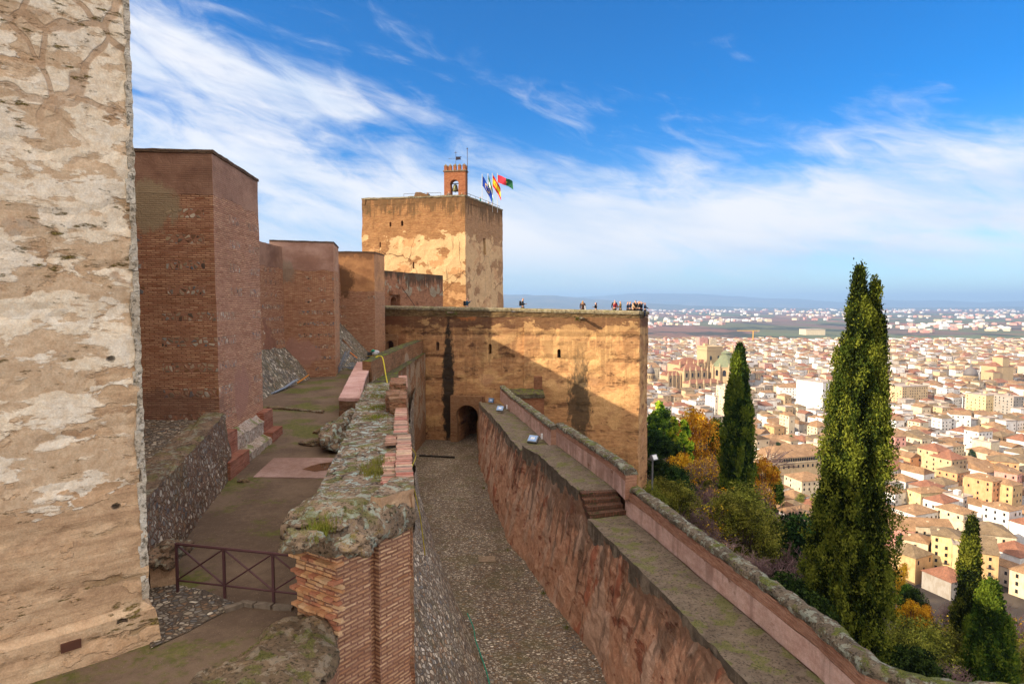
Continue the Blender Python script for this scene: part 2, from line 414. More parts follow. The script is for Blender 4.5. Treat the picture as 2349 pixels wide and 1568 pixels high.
def lichen_mat(name, base, amt=.5, pale=c(165, 172, 150), dk=c(48, 43, 36), yellow=.15, green=.3, seed=0, bump=1.0, stone=None):
    m = Mat(name); P = m.va(m.P, (seed * 7.7, seed, 0))
    n1 = m.noise(P, 1.6, 6, .65); n2 = m.noise(m.warp(P, 3, .2), 4.5, 7, .7); n3 = m.noise(P, 14, 5, .7); g = m.noise(P, 45, 3)
    col = m.mix(m.mr(n1, .35, .65), base[0], base[1])
    if stone:
        sv = m.vm(m.warp(P, 2.5, .25), (1, stone[1], 1.2)); e_ = m.vor(sv, stone[0], 'DISTANCE_TO_EDGE').outputs[0]; cl_ = m.sep(m.vor(sv, stone[0]).outputs['Color'])[0]
        col = m.mix(m.mr(cl_, 0, 1, 0, .4), col, m.mix(cl_, c(120, 92, 72), c(206, 186, 160))); gr_ = m.m('MULTIPLY', m.mr(e_, .06, .0), m.mr(m.noise(P, 2.0, 4), .40, .60))
    col = m.mix(m.mr(n3, .50, .62, 0, .85), col, dk)
    col = m.mix(m.m('MULTIPLY', m.mr(n2, .53, .57), amt), col, pale)
    col = m.mix(m.m('MULTIPLY', m.mr(m.noise(m.va(P, (5, 9, 2)), 5.5, 6, .7), .60, .63), yellow), col, c(165, 135, 50))
    nz = m.n('NewGeometry').outputs['Normal']; up = m.sep(nz)[2]
    mk = m.m('MULTIPLY', m.mr(m.noise(m.va(P, (1, 4, 8)), 1.9, 6, .6), .52, .58), m.m('MULTIPLY', m.mr(up, .2, .8), green))
    col = m.mix(mk, col, m.mix(m.mr(g, .4, .6), c(70, 85, 20), c(128, 138, 30)))
    h = m.m('ADD', m.m('ADD', n3, m.m('MULTIPLY', g, .3)), m.m('MULTIPLY', n2, 1.2))
    if stone: col = m.mix(m.m('MULTIPLY', gr_, .6), col, c(58, 48, 38)); h = m.m('SUBTRACT', h, m.m('MULTIPLY', gr_, 1.4))
    return m.out(col, .95, h, bump, .05)

def cobble_mat(name, scale=9, mortar=c(92, 80, 68), moss=.25, light=1.0, seed=0, gap=.07, row=1.0, wet=.0, flat=True):
    m = Mat(name)
    v = m.vm(m.uv if not flat else m.P, (1, row, 1)) if flat else m.vm(m.uv, (1, row, 1))
    if flat:
        x, y, z = m.sep(v); v = m.comb(x, y, seed)
    st = [(0, c(112, 102, 88)), (.25, c(170, 156, 134)), (.42, c(92, 94, 96)), (.56, c(206, 192, 168)), (.7, c(150, 118, 88)), (.84, c(84, 74, 64)), (1, c(232, 220, 198))]
    col, h = stones(m, v, scale, mortar, st, gap, .10)
    pick = m.mr(m.noise(m.P, 1.2, 5), .35, .65)
    col = m.mix(m.m('MULTIPLY', pick, .5), col, m.mix(.6, col, mortar))
    wt = m.mr(m.noise(m.vm(m.P, (1, .35, 1)), .55, 5, .6), .36, .64); col = m.mix(m.m('MULTIPLY', wt, .5), col, m.mix(1.0, col, (.55, .48, .42, 1), 'MULTIPLY'))
    col = m.mix(m.m('MULTIPLY', m.mr(m.noise(m.va(m.P, (3, 1, seed)), .7, 6, .65), .50, .62), moss), col, c(88, 86, 42))
    if light != 1.0: col = m.mix(1.0, col, (light, light, light, 1), 'MULTIPLY')
    h = m.m('ADD', h, m.m('MULTIPLY', m.noise(m.P, 30, 3), .4))
    return m.out(col, .8 - wet, h, 1.0, .04)

def dirt_mat(name, a=c(118, 98, 80), b=c(146, 126, 104), moss=c(86, 88, 30), mamt=.7, seed=0, peb=True):
    m = Mat(name); P = m.va(m.P, (seed, seed * 2, 0))
    n1 = m.noise(P, .5, 5, .6); n2 = m.noise(P, 6, 6, .7); g = m.noise(P, 60, 2)
    col = m.mix(m.mr(m.m('ADD', m.m('MULTIPLY', n1, .7), m.m('MULTIPLY', n2, .3)), .38, .62), a, b)
    col = m.mix(m.m('MULTIPLY', m.mr(m.m('ADD', m.m('MULTIPLY', m.noise(m.va(P, (9, 1, 0)), .42, 4, .55), .75), m.m('MULTIPLY', m.noise(P, 7, 5, .7), .25)), .50, .58), mamt), col, m.mix(m.mr(n2, .4, .6), moss, c(105, 104, 45)))
    v = m.vor(m.comb(*m.sep(P)[:2], 0), 26); pk = m.m('MULTIPLY', m.mr(v.outputs[0], .25, .12), m.m('GREATER_THAN', m.sep(v.outputs['Color'])[1], .72))
    col = m.mix(m.m('MULTIPLY', pk, .7), col, m.mix(m.sep(v.outputs['Color'])[0], c(95, 85, 75), c(190, 178, 158)))
    col = m.mix(m.mr(g, .3, .7, 0, .3), col, c(60, 50, 42))
    return m.out(col, .9, m.m('ADD', m.m('ADD', n2, m.m('MULTIPLY', g, .3)), pk), .9, .02)

def flat(name, col, rough=.6, metal=0.0, var=.12, sc=6, **kw):
    m = Mat(name); n_ = m.noise(m.P, sc, 5, .6)
    cc = m.mix(m.mr(n_, .3, .7, 0, 1), m.mix(1.0, col, (1 - var, 1 - var, 1 - var, 1), 'MULTIPLY'), col)
    return m.out(cc, rough, n_, .2, .01, Metallic=metal, **kw)

BR = (c(232, 188, 146), c(184, 126, 92), c(162, 116, 90))
MT = {}
# ---------------------------------------------------------------- ground round the fort
def zpath(y): return -12.4 - (min(y, 66) - 21) * .035
def zup(y): return -5.62 + .5 * min(1, max(0, (y - 12) / 14))
def GP(px, py):                                              # point of the cobbled path seen at (px, py)
    z = -13
    for _ in range(6): p = G(px, py, z); z = zpath(p.y)
    return Vector((p.x, p.y, z))
def GU(px, py, dz=0.0):
    z = -5.4
    for _ in range(6): p = G(px, py, z); z = zup(p.y) + dz
    return Vector((p.x, p.y, z))
MT['path'] = cobble_mat('path_cobbles', 8.5, c(98, 82, 66), .30, 1.3, 0, .06, 1.4)
MT['slope'] = cobble_mat('slope_cobbles', 6.5, c(98, 86, 74), .30, .95, 3, .04, 1.6)
MT['talus'] = cobble_mat('talus_cobbles', 6.0, c(92, 84, 72), .25, 1.1, 5, .05, 1.0)
MT['patch'] = cobble_mat('patch_cobbles', 9.5, c(96, 84, 72), .1, 1.05, 8, .05, 1.0)
MT['dirt'] = dirt_mat('trodden_earth', c(98, 80, 64), c(126, 106, 86), c(84, 90, 28), .85)
mb = MB()
for k in range(24):
    y0, y1 = 8 + k * 2.5, 8 + (k + 1) * 2.5
    mb.patch((-10.6, y0, zpath(y0)), (6, y0, zpath(y0)), (6, y1, zpath(y1)), (-10.6, y1, zpath(y1)), .5, uv='top')
mb.build('path', MT['path'], amp=.03, freq=.8, kind='structure', smooth=True)
WL = [(-3.6, 4), (-3.4, 11), (-3.3, 13), (-4.0, 18), (-5.9, 29), (-9.2, 41), (-9.3, 52), (-9.3, 66.5)]   # line under the middle wall
mb = MB()
for (x0, y0), (x1, y1) in zip(WL, WL[1:]):
    n = max(1, round((y1 - y0) / 1.5))
    for k in range(n):
        a, b = k / n, (k + 1) / n; ya, yb = y0 + (y1 - y0) * a, y0 + (y1 - y0) * b
        mb.patch((-24, ya, zup(ya)), (x0 + (x1 - x0) * a, ya, zup(ya)), (x0 + (x1 - x0) * b, yb, zup(yb)), (-24, yb, zup(yb)), .5, uv='top')
mb.build('upper_courtyard_ground', MT['dirt'], amp=.035, freq=.7, kind='structure', smooth=True)
# strips of concrete floor and the mossy step across the court
MT['floor'] = dirt_mat('worn_concrete_floor', c(152, 120, 106), c(190, 160, 150), mamt=.05, seed=4)
q = [GU(628, 1050, .03), GU(776, 1049, .03), GU(772, 1096, .03), GU(580, 1093, .03)]
mb = MB(); mb.solid([p - Vector((0, 0, .2)) for p in (q[3], q[2], q[1], q[0])], [q[3], q[2], q[1], q[0]], .3, 0, 0)
mb.build('concrete_floor', MT['floor'], amp=.012, kind='structure')
mb = MB(); a, b = GU(612, 936), GU(742, 946)
mb.solid([a + Vector((0, -.16, -.2)), b + Vector((0, -.16, -.2)), b + Vector((0, .16, -.2)), a + Vector((0, .16, -.2))],
         [a + Vector((0, -.16, .09)), b + Vector((0, -.16, .09)), b + Vector((0, .16, .09)), a + Vector((0, .16, .09))], .2, 0, 0)
MT['rubble'] = lichen_mat('lichen_rubble', (c(140, 114, 90), c(110, 90, 72)), .4, yellow=.1, green=.25)
mb.build('stone_step', MT['rubble'], amp=.06, freq=3, label='low mossy stone step crossing the courtyard beyond the concrete floor', cat='step')

# ---------------------------------------------------------------- near tower at the edge of the picture
tan = (c(178, 144, 112), c(208, 174, 138), c(226, 198, 162))
MT['keep'] = wall_mat('keep_wall', earth=tan, patches=[
    (c(220, 194, 162), c(200, 168, 134), .5, 1.5, .40, -2.9, 30), (c(250, 236, 212), c(232, 208, 176), 1.0, 2.2, .475, -2.3, 30), (c(196, 176, 152), c(206, 172, 138), 1.0, 1.6, .575, -3.2, 30), (c(248, 236, 216), c(232, 212, 184), .9, 2.4, .53, -3.4, 30), (c(214, 180, 144), c(198, 160, 122), .9, 2, .56, -6, -2.5)], psoft=.03,
    strata=(.84, c(142, 116, 76), .6), holes=(1.05, .84, .085), cracks=(1.5, .07, c(186, 152, 120), 2.0, 3.4),
    streaks=None, moss=(c(110, 92, 44), c(142, 124, 66), .575, -8, -6), dark=.22, bump=1.0, seed=1)
m_edge = lichen_mat('keep_edge_stones', (c(224, 214, 196), c(190, 174, 152)), .5, c(236, 230, 216), c(104, 96, 80), .12, 0, 2)
kc = W(314, 784, 10.35)
def kpt(s, back, z, off=0.0):                                # s metres back along the lit face from the corner
    u = Vector((-.72, -.69)); n_ = Vector((.69, -.72))
    return (kc.x + u.x * s - n_.x * back + n_.x * off, kc.y + u.y * s - n_.y * back + n_.y * off, z)
keep = empty('stone_tower', (kc.x, kc.y, -5.7), 'tall pale stone tower with flaking white render in the near foreground', 'tower')
mb = MB()
lv = [(-6.2, .20), (-5.05, .12), (-4.95, .02), (-2.5, 0), (3, 0), (9, -.02)]
for (z0, o0), (z1, o1) in zip(lv, lv[1:]):
    b = [kpt(9, 0, z0, o0), kpt(-o0, 0, z0, o0), kpt(-o0 * .5, 6, z0, 0), kpt(9, 6, z0, 0)]
    t = [kpt(9, 0, z1, o1), kpt(-o1, 0, z1, o1), kpt(-o1 * .5, 6, z1, 0), kpt(9, 6, z1, 0)]
    u = 0
    for i in range(4):
        j = (i + 1) % 4; mb.patch(b[i], b[j], t[j], t[i], .11 if i < 2 else .5, 0, u); u += (Vector(b[j]) - Vector(b[i])).length
mb.patch(*[kpt(9, 0, 9), kpt(0, 0, 9), kpt(0, 6, 9), kpt(9, 6, 9)], 1, uv='top')
def kfn(p):
    e = 1 / (1 + 30 * max(0, ((p.x - kc.x) ** 2 + (p.y - kc.y) ** 2) ** .5 - .15))
    lay = abs(((p.z + 41 + .3 * fbm(p, .6)) / .84) % 1 - .5)
    n_ = Vector((.69, -.72, 0))
    return n_ * (-.03 * max(0, 1 - lay / .1) * (1 if fbm(p, .5) > -.1 else 0) + .03 * fbm(p, 1.4)) + nv(p, 5) * .035 * e + nv(p, 2) * .05 * e
mb.build('shaft', MT['keep'], keep, fn=kfn)
mb = MB(); rng = random.Random(3); z = -4.9
while z < 8.8:                                               # whitish quoins down the corner
    h_ = rng.uniform(.16, .42); wd = rng.uniform(.07, .13); p = kpt(wd / 2 - .05, .06, z + h_ / 2, .02)
    mb.box(p[0], p[1], p[2], wd, .14, h_ * .98, rz=math.atan2(.69, .72) + rng.uniform(-.08, .08), res=.05); z += h_
mb.build('corner_stones', m_edge, keep, amp=.022, freq=6)
mb = MB(); p = kpt(1.08, -.155, -5.24); mb.box(*p, .26, .05, .13, rz=math.atan2(.69, .72)); mb.build('vent_grille', flat('rusty_iron', c(92, 58, 44), .7), keep)

# ---------------------------------------------------------------- brick towers of the curtain wall
def bk(name, seed, ztop, plh, dark=.35, **k):
    dark *= .6
    return wall_mat(name, mo=.019, brk=k.pop('brk', BR), band=k.pop('band', (.80, .28, 6.5)), top=(ztop - plh, k.pop('tc', c(156, 120, 98)), k.pop('tc2', c(126, 92, 74)), .5), dark=dark, seed=seed, bump=.9, **k)
def tower(name, corner, left, right, ztop, zbase, mat, label, ext=5.0, batter=.02, coping=True, capmat=None, cats='tower'):
    """square tower: corner / left / right are where its near corner and the far ends of its two seen faces stand"""
    cz = Vector((corner.x, corner.y, 0)); l = Vector((left.x, left.y, 0)); r = Vector((right.x, right.y, 0))
    dl = (l - cz).normalized(); l = cz + dl * ext; bkk = l + (r - cz)
    o = empty(name, (cz.x, cz.y, zbase), label, cats)
    top = [l, cz, r, bkk]; bs = [l + (l - r) * 0, cz + (cz - (l + r) / 2).normalized() * batter, r + (r - cz).normalized() * batter * .7, bkk]
    mb = MB(); mb.solid([(p.x, p.y, zbase) for p in bs], [(p.x, p.y, ztop) for p in top], .35)
    mb.build('shaft', [mat, MT['rubble']], o, amp=.022, freq=.9)
    if coping:
        mb = MB(); e = .045
        n1 = (cz - r).normalized() * e; n2 = (cz - l).normalized() * e
        t2 = [l + n1, cz + n1 + n2, r - n1 + n2, bkk - n1]
        mb.solid([(p.x, p.y, ztop + .003) for p in t2], [(p.x, p.y, ztop + .10) for p in t2], .25)
        mb.build('coping', [capmat or MT['cap'], MT['rubble']], o, amp=.02, freq=3)
    return o
MT['cap'] = wall_mat('coping_bricks', brk=(c(150, 120, 92), c(108, 84, 66), c(98, 84, 70)), dark=.5, bump=1)
T1 = W(486, 352, 20.0); z1 = T1.z
r1 = G(591, 417, z1); l1 = G(313, 348, z1)
p0 = W(345, 470, 19.95)
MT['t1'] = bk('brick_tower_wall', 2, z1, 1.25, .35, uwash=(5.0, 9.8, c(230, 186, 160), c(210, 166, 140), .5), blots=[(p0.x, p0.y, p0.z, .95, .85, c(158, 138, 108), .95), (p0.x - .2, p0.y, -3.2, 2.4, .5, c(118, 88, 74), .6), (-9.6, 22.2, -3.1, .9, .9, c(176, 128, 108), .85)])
t1 = tower('brick_tower', T1, l1, r1, z1, -5.8, MT['t1'], 'nearest brick bastion with rows of pebbles beside the pale stone tower', 5)
mb = MB(); mb.solid([(-17, 10.6, -5.5), (-14.7, 10.6, -5.5), (-14.7, 20.4, -5.5), (-17, 20.4, -5.5)], [(-17, 10.6, 8), (-14.7, 10.6, 8), (-14.7, 20.4, 8), (-17, 20.4, 8)], .5)  # unseen wall, added and heightened to stop sun leaking past the near tower
mb.build('curtain_wall', [MT['t1'], MT['rubble']], amp=.04, freq=.7, label='unseen wall added to block sun between the pale stone tower and the nearest bastion', cat='wall')
# stepped foot of the tower: brick piers at both ends, white stone between
st = empty('stepped_plinth', (-9.1, 22, -5.3), 'stepped plinth of new red brick and mossy white stone at a brick bastion foot', 'plinth')
MT['newbrick'] = wall_mat('new_red_brick', brk=(c(196, 126, 98), c(162, 92, 70), c(174, 132, 110)), dark=.25, seed=9)
MT['oldstone'] = lichen_mat('old_white_stone', (c(200, 180, 164), c(170, 148, 130)), .5, c(205, 200, 186), c(84, 82, 58), .1, .7, 6)
tdir = (Vector((r1.x, r1.y, 0)) - Vector((T1.x, T1.y, 0))).normalized(); tn = Vector((tdir.y, -tdir.x, 0))
def tp(s, o_, z): v = Vector((T1.x, T1.y, 0)) + tdir * s + tn * o_; return (v.x, v.y, z)
def pier(s0, s1, o0, o1, z0, z1_, name, mat, amp=.008, res=.2, bev=0):
    mb = MB(); mb.solid([tp(s0, o0, z0), tp(s0, o1, z0), tp(s1, o1, z0), tp(s1, o0, z0)][::1], [tp(s0, o0, z1_ + bev), tp(s0, o1, z1_), tp(s1, o1, z1_), tp(s1, o0, z1_ + bev)], res, 0, 0)
    return mb.build(name, mat, st, amp=amp, freq=4)
for s0, s1 in ((-.62, .8), (3.75, 4.9)):
    pier(s0, s1, -.05, .28, -6, -4.10, 'upper_pier', MT['newbrick'])
    pier(s0 - .3 if s0 < 0 else s0 - .12, s1 + .1, -.03 if s0 < 0 else .28, .62, -6, -4.82, 'lower_pier', MT['newbrick'])
pier(.8, 3.75, -.05, .27, -6, -4.40, 'upper_stone', MT['oldstone'], .04, .1, .28)
pier(.9, 3.85, .27, .58, -6, -5.0, 'lower_stone', MT['oldstone'], .04, .1, .14)

# curtain wall between the first and second towers
MT['cw'] = bk('curtain_wall_brick', 5, 3.9, 1.5, .35, patches=[(c(150, 104, 82), c(128, 88, 68), .5, 1, .56, -6, -1.5)])
cw = empty('curtain_wall', (-15.8, 35, -5.3), 'lower curtain wall linking the nearest brick bastion to the second', 'wall')
zc = W(645, 566, 43.9).z; cx_ = W(645, 566, 43.9).x
mb = MB(); mb.solid([(cx_ - 3, 23, -5.6), (cx_ + .3, 23, -5.6), (cx_ + .1, 47, -5.6), (cx_ - 3, 47, -5.6)], [(cx_ - 3, 23, zc), (cx_ + .2, 23, zc), (cx_, 47, zc), (cx_ - 3, 47, zc)], .4)
mb.build('wall_face', [MT['cw'], MT['rubble']], cw, amp=.04, freq=.7)
def talus(name, a, b, d_, e, label):
    """steep cobbled bank: a-b is its foot, e-d_ its top edge"""
    o = empty(name, a, label, 'bank'); mb = MB(); mb.patch(a, b, d_, e, .25, uv='face')
    zb = -7
    a, b, d_, e = map(Vector, (a, b, d_, e)); a2, b2, d2, e2 = [Vector((p.x, p.y, zb)) for p in (a, b, d_, e)]
    mb.patch(b, b2, d2, d_, 1, 1); mb.patch(a2, a, e, e2, 1, 1)
    mb.build('cobbled_face', [MT['talus'], MT['talus']], o, amp=.07, freq=1.6, smooth=True); return o
ga, gb = GU(592, 920), GU(707, 868)
talus('cobbled_bank', (ga.x + .2, 28, zup(28)), (gb.x + .1, gb.y + .3, gb.z), (cx_ + .05, 44.5, -3.0), (cx_ + .05, 28, -2.2), 'steep cobbled bank between the nearest and second brick bastions')
T2 = W(764.5, 557.4, 45); z2 = T2.z; l2 = G(629.6, 553.5, z2); r2 = G(776, 569.4, z2)
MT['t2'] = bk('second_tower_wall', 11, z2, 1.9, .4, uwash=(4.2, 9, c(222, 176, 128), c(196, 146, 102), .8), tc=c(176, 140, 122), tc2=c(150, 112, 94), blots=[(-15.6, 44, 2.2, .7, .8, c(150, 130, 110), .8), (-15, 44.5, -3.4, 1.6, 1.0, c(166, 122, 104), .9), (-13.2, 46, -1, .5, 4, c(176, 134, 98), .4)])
t2 = tower('brick_tower', T2, l2, r2, z2, -5.5, MT['t2'], 'second brick bastion with a pinkish plaster band round its top', 4.2)
T3 = W(858, 579.6, 60); z3 = T3.z; r3 = G(881.5, 586.8, z3); l3 = W(776, 578.6, 59.4)
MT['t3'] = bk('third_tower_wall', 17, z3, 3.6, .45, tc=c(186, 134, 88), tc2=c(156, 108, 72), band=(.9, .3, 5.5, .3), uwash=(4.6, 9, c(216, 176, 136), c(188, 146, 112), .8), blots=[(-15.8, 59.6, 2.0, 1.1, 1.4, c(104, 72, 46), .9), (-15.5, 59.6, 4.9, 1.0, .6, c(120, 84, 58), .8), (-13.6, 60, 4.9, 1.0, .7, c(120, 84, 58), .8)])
t3 = tower('brick_tower', T3, l3, r3, z3, -5.4, MT['t3'], 'third brick bastion with an ochre plastered top joining the terrace wall', 4.6)
M3 = frame((T3.x, T3.y, 0), (r3.x - T3.x, r3.y - T3.y)); L3 = (r3 - T3).to_2d().length
mb = MB(); ca = W(776, 700, 52).x
mb.solid([(-18, 47, -5.5), (-15.9, 47, -5.5), (-15.9, 60, -5.5), (-18, 60, -5.5)], [(-18, 47, 3.66), (-16, 47, 3.66), (-16, 60, 3.66), (-18, 60, 3.66)], .5)  # top raised so that this stretch casts the shadow edge on the terrace
mb.build('curtain_wall', [MT['cw'], MT['rubble']], amp=.04, freq=.7, label='short stretch of curtain wall between the second and third bastions', cat='wall')
mb = MB(); mb.solid([(-20, 58, -5.5), (-17.6, 58, -5.5), (-17.6, 79, -5.5), (-20, 79, -5.5)], [(-20, 58, 4.4), (-17.6, 58, 4.4), (-17.6, 79, 4.4), (-20, 79, 4.4)], .6)  # unseen wall added to stop sun passing behind the third bastion
mb.build('curtain_wall', [MT['cw'], MT['rubble']], amp=.04, freq=.7, label='unseen wall added to block sun, running on behind the third bastion to the rear wall', cat='wall')
talus('cobbled_bank', (-13.1, 47.3, zup(50)), (-12.7, 58.9, zup(58)), (-15.9, 59.2, -1.8), (-15.9, 47.3, -1.8), 'cobbled bank between the second and third bastions, a beam on it')

# ---------------------------------------------------------------- terrace bastion facing the camera
A0 = W(868, 701, 66); A1 = W(1203.5, 707.5, 63.1); A2 = W(1467, 713.5, 60); A3 = W(1487, 714, 63.6)
fd = Vector((A2.x - A0.x, A2.y - A0.y, 0)).normalized(); fn_ = Vector((fd.y, -fd.x, 0))
A1b = A1 + fn_ * .35
FT = [(A0.x - 1, A0.y + .3), (A1.x, A1.y), (A1b.x, A1b.y), (A2.x + fn_.x * .3, A2.y + fn_.y * .3), (A3.x, A3.y), (A3.x - 3, 84), (-15.5, 88)]
ztp = [A0.z, A1.z, A1.z - .02, A2.z, A3.z, A3.z, A0.z]
orange = (c(156, 110, 74), c(190, 142, 96), c(210, 168, 120))
MT['terr'] = wall_mat('terrace_wall_earth', earth=orange, brk=(c(176, 132, 90), c(146, 98, 66), c(140, 104, 76)), brk_mask=.575, brktop=(-2.6, -1.9), bw=.34, rh=.085, uwash=(15.4, 29.0, c(216, 176, 120), c(196, 152, 100), .4),
    patches=[(c(214, 172, 118), c(196, 150, 98), .30, 1.6, .48, -12, -1.9), (c(196, 150, 110), c(180, 134, 96), .26, 1.2, .56, -14, -5)], psoft=.09, strata=(2.3, c(104, 70, 48), .75), holes=(1.15, 1.15, .045), top=None,
    streaks=(c(86, 62, 46), -1.2, 7, .35), moss=(c(74, 66, 44), c(98, 92, 60), .60, -5, -7), dark=.35, seed=4, bump=1.5,
    blots=[(W(1028, 840, 64.6).x, 64.5, -8.2, .62, 6.6, c(42, 36, 28), .95), (W(1330, 950, 62).x, 61.6, -10, 1.25, 4.2, c(72, 62, 46), .85), (W(1330, 900, 62).x, 61.6, -7.5, .9, 3.5, c(90, 76, 56), .5),
           (-12.6, 65.8, -6, 1.9, 6.5, c(122, 70, 42), .55), (W(1075, 735, 64).x, 64.4, -1.1, 1.2, .6, c(204, 128, 70), .6)])
MT['terrtop'] = wall_mat('terrace_parapet_brick', brk=(c(170, 142, 96), c(124, 98, 64), c(104, 84, 58)), bw=.34, rh=.09, dark=.55, seed=7, bump=1.6, moss=(c(84, 76, 46), c(130, 120, 74), .56, -3, -2.5))
terr = empty('terrace_bastion', (0, 66, -14.5), 'long ochre rammed earth bastion with an arched gate and people on its terrace', 'bastion')
FL = 1.0
mb = MB()
mb.solid([(x - .0, y - (.35 if i < 5 else 0), -21) for i, (x, y) in enumerate(FT)], [(x, y, -1.3) for (x, y), z in zip(FT, ztp)], .45)
wall = mb.build('wall_face', [MT['terr'], MT['dirt']], terr, weld=.002, fn=lambda p: nv(p, .5) * .10 + nv(p, 1.9) * .05 + Vector((0, .12 * max(0, 1 - abs(((p.z + 41) / 2.3) % 1 - .5) / .12) * (1 if fbm(p, .25) > -.05 else .2), 0)) if p.y < 67 else Vector())
def wp(px, py):                                              # point of the terrace wall seen at (px, py)
    v = ray(px, py); n_ = fn_; p = A0 if px < 1203 else A1b
    return v * (Vector((p.x, p.y, 0)).dot(n_) / v.dot(n_))
cs = []
gate = wp(1075, 1016); Mg = frame((gate.x, gate.y, -14.2), fd)
cs.append(cutter(arch_pts(2.05, 4.1, .14, 18), Mg, -1.2, 15))
d2p = wp(898, 812); M2 = frame((d2p.x, d2p.y, -5.5), fd)
cs.append(cutter(arch_pts(.78, 1.75, 0, 10), M2, -1.5, .8))
for sx, sy0, sy1 in ((1002, 784, 804), (1121.6, 789, 812), (1283, 800, 820)):
    a, b = wp(sx, sy1), wp(sx, sy0)
    cs.append(cutter(arch_pts(.34, b.z - a.z, 0, 8), frame((a.x, a.y, a.z), fd), -1, 1.6))
me0 = wall.location.copy()
cut(wall, cs)
# gate surround and door leaves
MT['alfiz'] = wall_mat('gate_surround', brk=(c(196, 152, 108), c(160, 112, 76), c(182, 142, 104)), dark=.25, seed=3)
def arched_panel(name, w0, h0, w1, h1, hs, M, y0, y1, mat, parent):
    """rectangular panel with an arch cut out of it"""
    mb = MB(); ap = arch_pts(w1, h1, hs, 18); extrude(mb, [(-w0 / 2, 0), (w0 / 2, 0), (w0 / 2, h0), (-w0 / 2, h0)], M, y0, y1)
    o = mb.build(name, mat, parent, weld=.001)
    cu = cutter([(x, z - (.3 if z <= 0 else 0)) for x, z in ap], M, y0 - 1, y1 + 1); cut(o, [cu]); return o
arched_panel('gate_surround', 3.5, 5.0, 2.05, 4.1, .14, Mg, -.52, -.02, MT['alfiz'], terr)
arched_panel('door_surround', 1.5, 2.4, .78, 1.75, 0, M2, -.35, -.02, MT['alfiz'], terr)
mb = MB(); mb.box(0, .3, .9, .8, .06, 1.8, M=M2); mb.build('door', flat('dark_wood_door', c(70, 44, 34)), terr)
# parapet and its rounded coping
for k, (i, j, tk) in enumerate(((0, 1, .5), (2, 3, .5), (3, 4, .6), (4, 5, .5))):
    a = Vector((*FT[i], ztp[i])); b = Vector((*FT[j], ztp[j])); u = (b - a).to_2d().normalized(); n_ = Vector((-u.y, u.x, 0)) * tk
    mb = MB(); mb.solid([Vector((p.x, p.y, -1.3)) for p in (a, b, b + n_, a + n_)],
             [a + Vector((0, 0, -.32)), b + Vector((0, 0, -.32)), b + n_ + Vector((0, 0, -.32)), a + n_ + Vector((0, 0, -.32))], .3)
    mb.build('parapet', [MT['terrtop'], MT['terrtop']], terr, amp=.07, freq=2.2)
    mb = MB(); L = (b - a).length; n = max(1, round(L / 1.35)); ax = (b - a) / n
    for q_ in range(n):
        rr = .24; prof = [(-.34, -.31), (-.36, -.12), (-.25, .0), (0, .05), (.25, 0), (.36, -.12), (.34, -.31)]
        s0, s1 = a + ax * q_, a + ax * (q_ + .985); nn = n_.normalized(); cen = n_ * .5
        for w0, w1 in zip(prof, prof[1:]):
            mb.patch(s0 + cen + nn * w0[0] + Vector((0, 0, w0[1])), s1 + cen + nn * w0[0] + Vector((0, 0, w0[1])), s1 + cen + nn * w1[0] + Vector((0, 0, w1[1])), s0 + cen + nn * w1[0] + Vector((0, 0, w1[1])), .22)
        for e_ in (s0, s1): mb.face([e_ + cen + nn * w0[0] + Vector((0, 0, w0[1])) for w0 in prof])
    mb.build('coping', lichen_mat('terrace_coping', (c(150, 136, 108), c(116, 104, 80)), .4, c(176, 168, 140), c(58, 50, 38), .3, .25, 9) if k == 0 else bpy.data.materials['terrace_coping'], terr, amp=.035, freq=2.5)
for sx, sy in ((1040, 716), (1337, 729)):
    a = wp(sx, sy); mb = MB(); mb.box(0, -.75, 0, .26, 1.7, .16, M=frame((a.x, a.y, a.z), fd), res=.12)
    mb.build('rain_spout', MT['rubble'], terr, amp=.05, freq=4)
    bmx = MB(); rr = random.Random(int(sx))
    for q_ in range(160):
        p = a + fn_ * rr.uniform(0, .5) + Vector((rr.uniform(-.7, .5), 0, rr.uniform(-.25, .12))); s_ = rr.uniform(.05, .12)
        v1_, v2_ = Vector((rr.gauss(0, 1), rr.gauss(0, 1), rr.gauss(0, 1))).normalized() * s_, Vector((rr.gauss(0, 1), rr.gauss(0, 1), rr.gauss(0, 1))).normalized() * s_
        bmx.face([p - v1_, p + v2_, p + v1_])
    bmx.build('wall_plant', flat('wall_plant_leaf', c(88, 92, 40), .8), label='small plant growing out below the terrace coping, ' + ('above the black stain' if sx < 1100 else 'on the sunlit half of the wall'), cat='plant')

# wall behind the terrace with a small arched doorway
B0 = W(880, 620.5, 78); B1 = G(1008, 631, B0.z); B1 = Vector((B1.x, min(B1.y, 93), B0.z))
bd = Vector((B1.x - B0.x, B1.y - B0.y, 0)).normalized()
MT['back'] = wall_mat('rear_wall', earth=(c(124, 82, 58), c(160, 112, 82), c(184, 142, 108)), brk=(c(170, 124, 92), c(140, 92, 68), c(136, 98, 74)), brk_mask=.56, patches=[(c(178, 162, 138), c(150, 132, 106), .6, 1.2, .53, 1.2, 3.6)],
    streaks=(c(70, 56, 42), 4.2, 2.6, .8), moss=(c(62, 54, 40), c(96, 88, 66), .50, 3.0, 3.9), dark=.35, seed=14)
bw_ = empty('rear_wall', (B0.x, B0.y, -1.4), 'dark topped wall with a small arched doorway behind the terrace', 'wall')
mb = MB(); bn = Vector((-bd.y, bd.x, 0)) * 1.2
a, b = Vector((B0.x, B0.y, 0)) - bd * 2, Vector((B1.x, B1.y, 0)) + bd * 1.0
mb.solid([(p.x, p.y, -1.6) for p in (a, b, b + bn, a + bn)], [(p.x, p.y, B0.z) for p in (a, b, b + bn, a + bn)], .4)
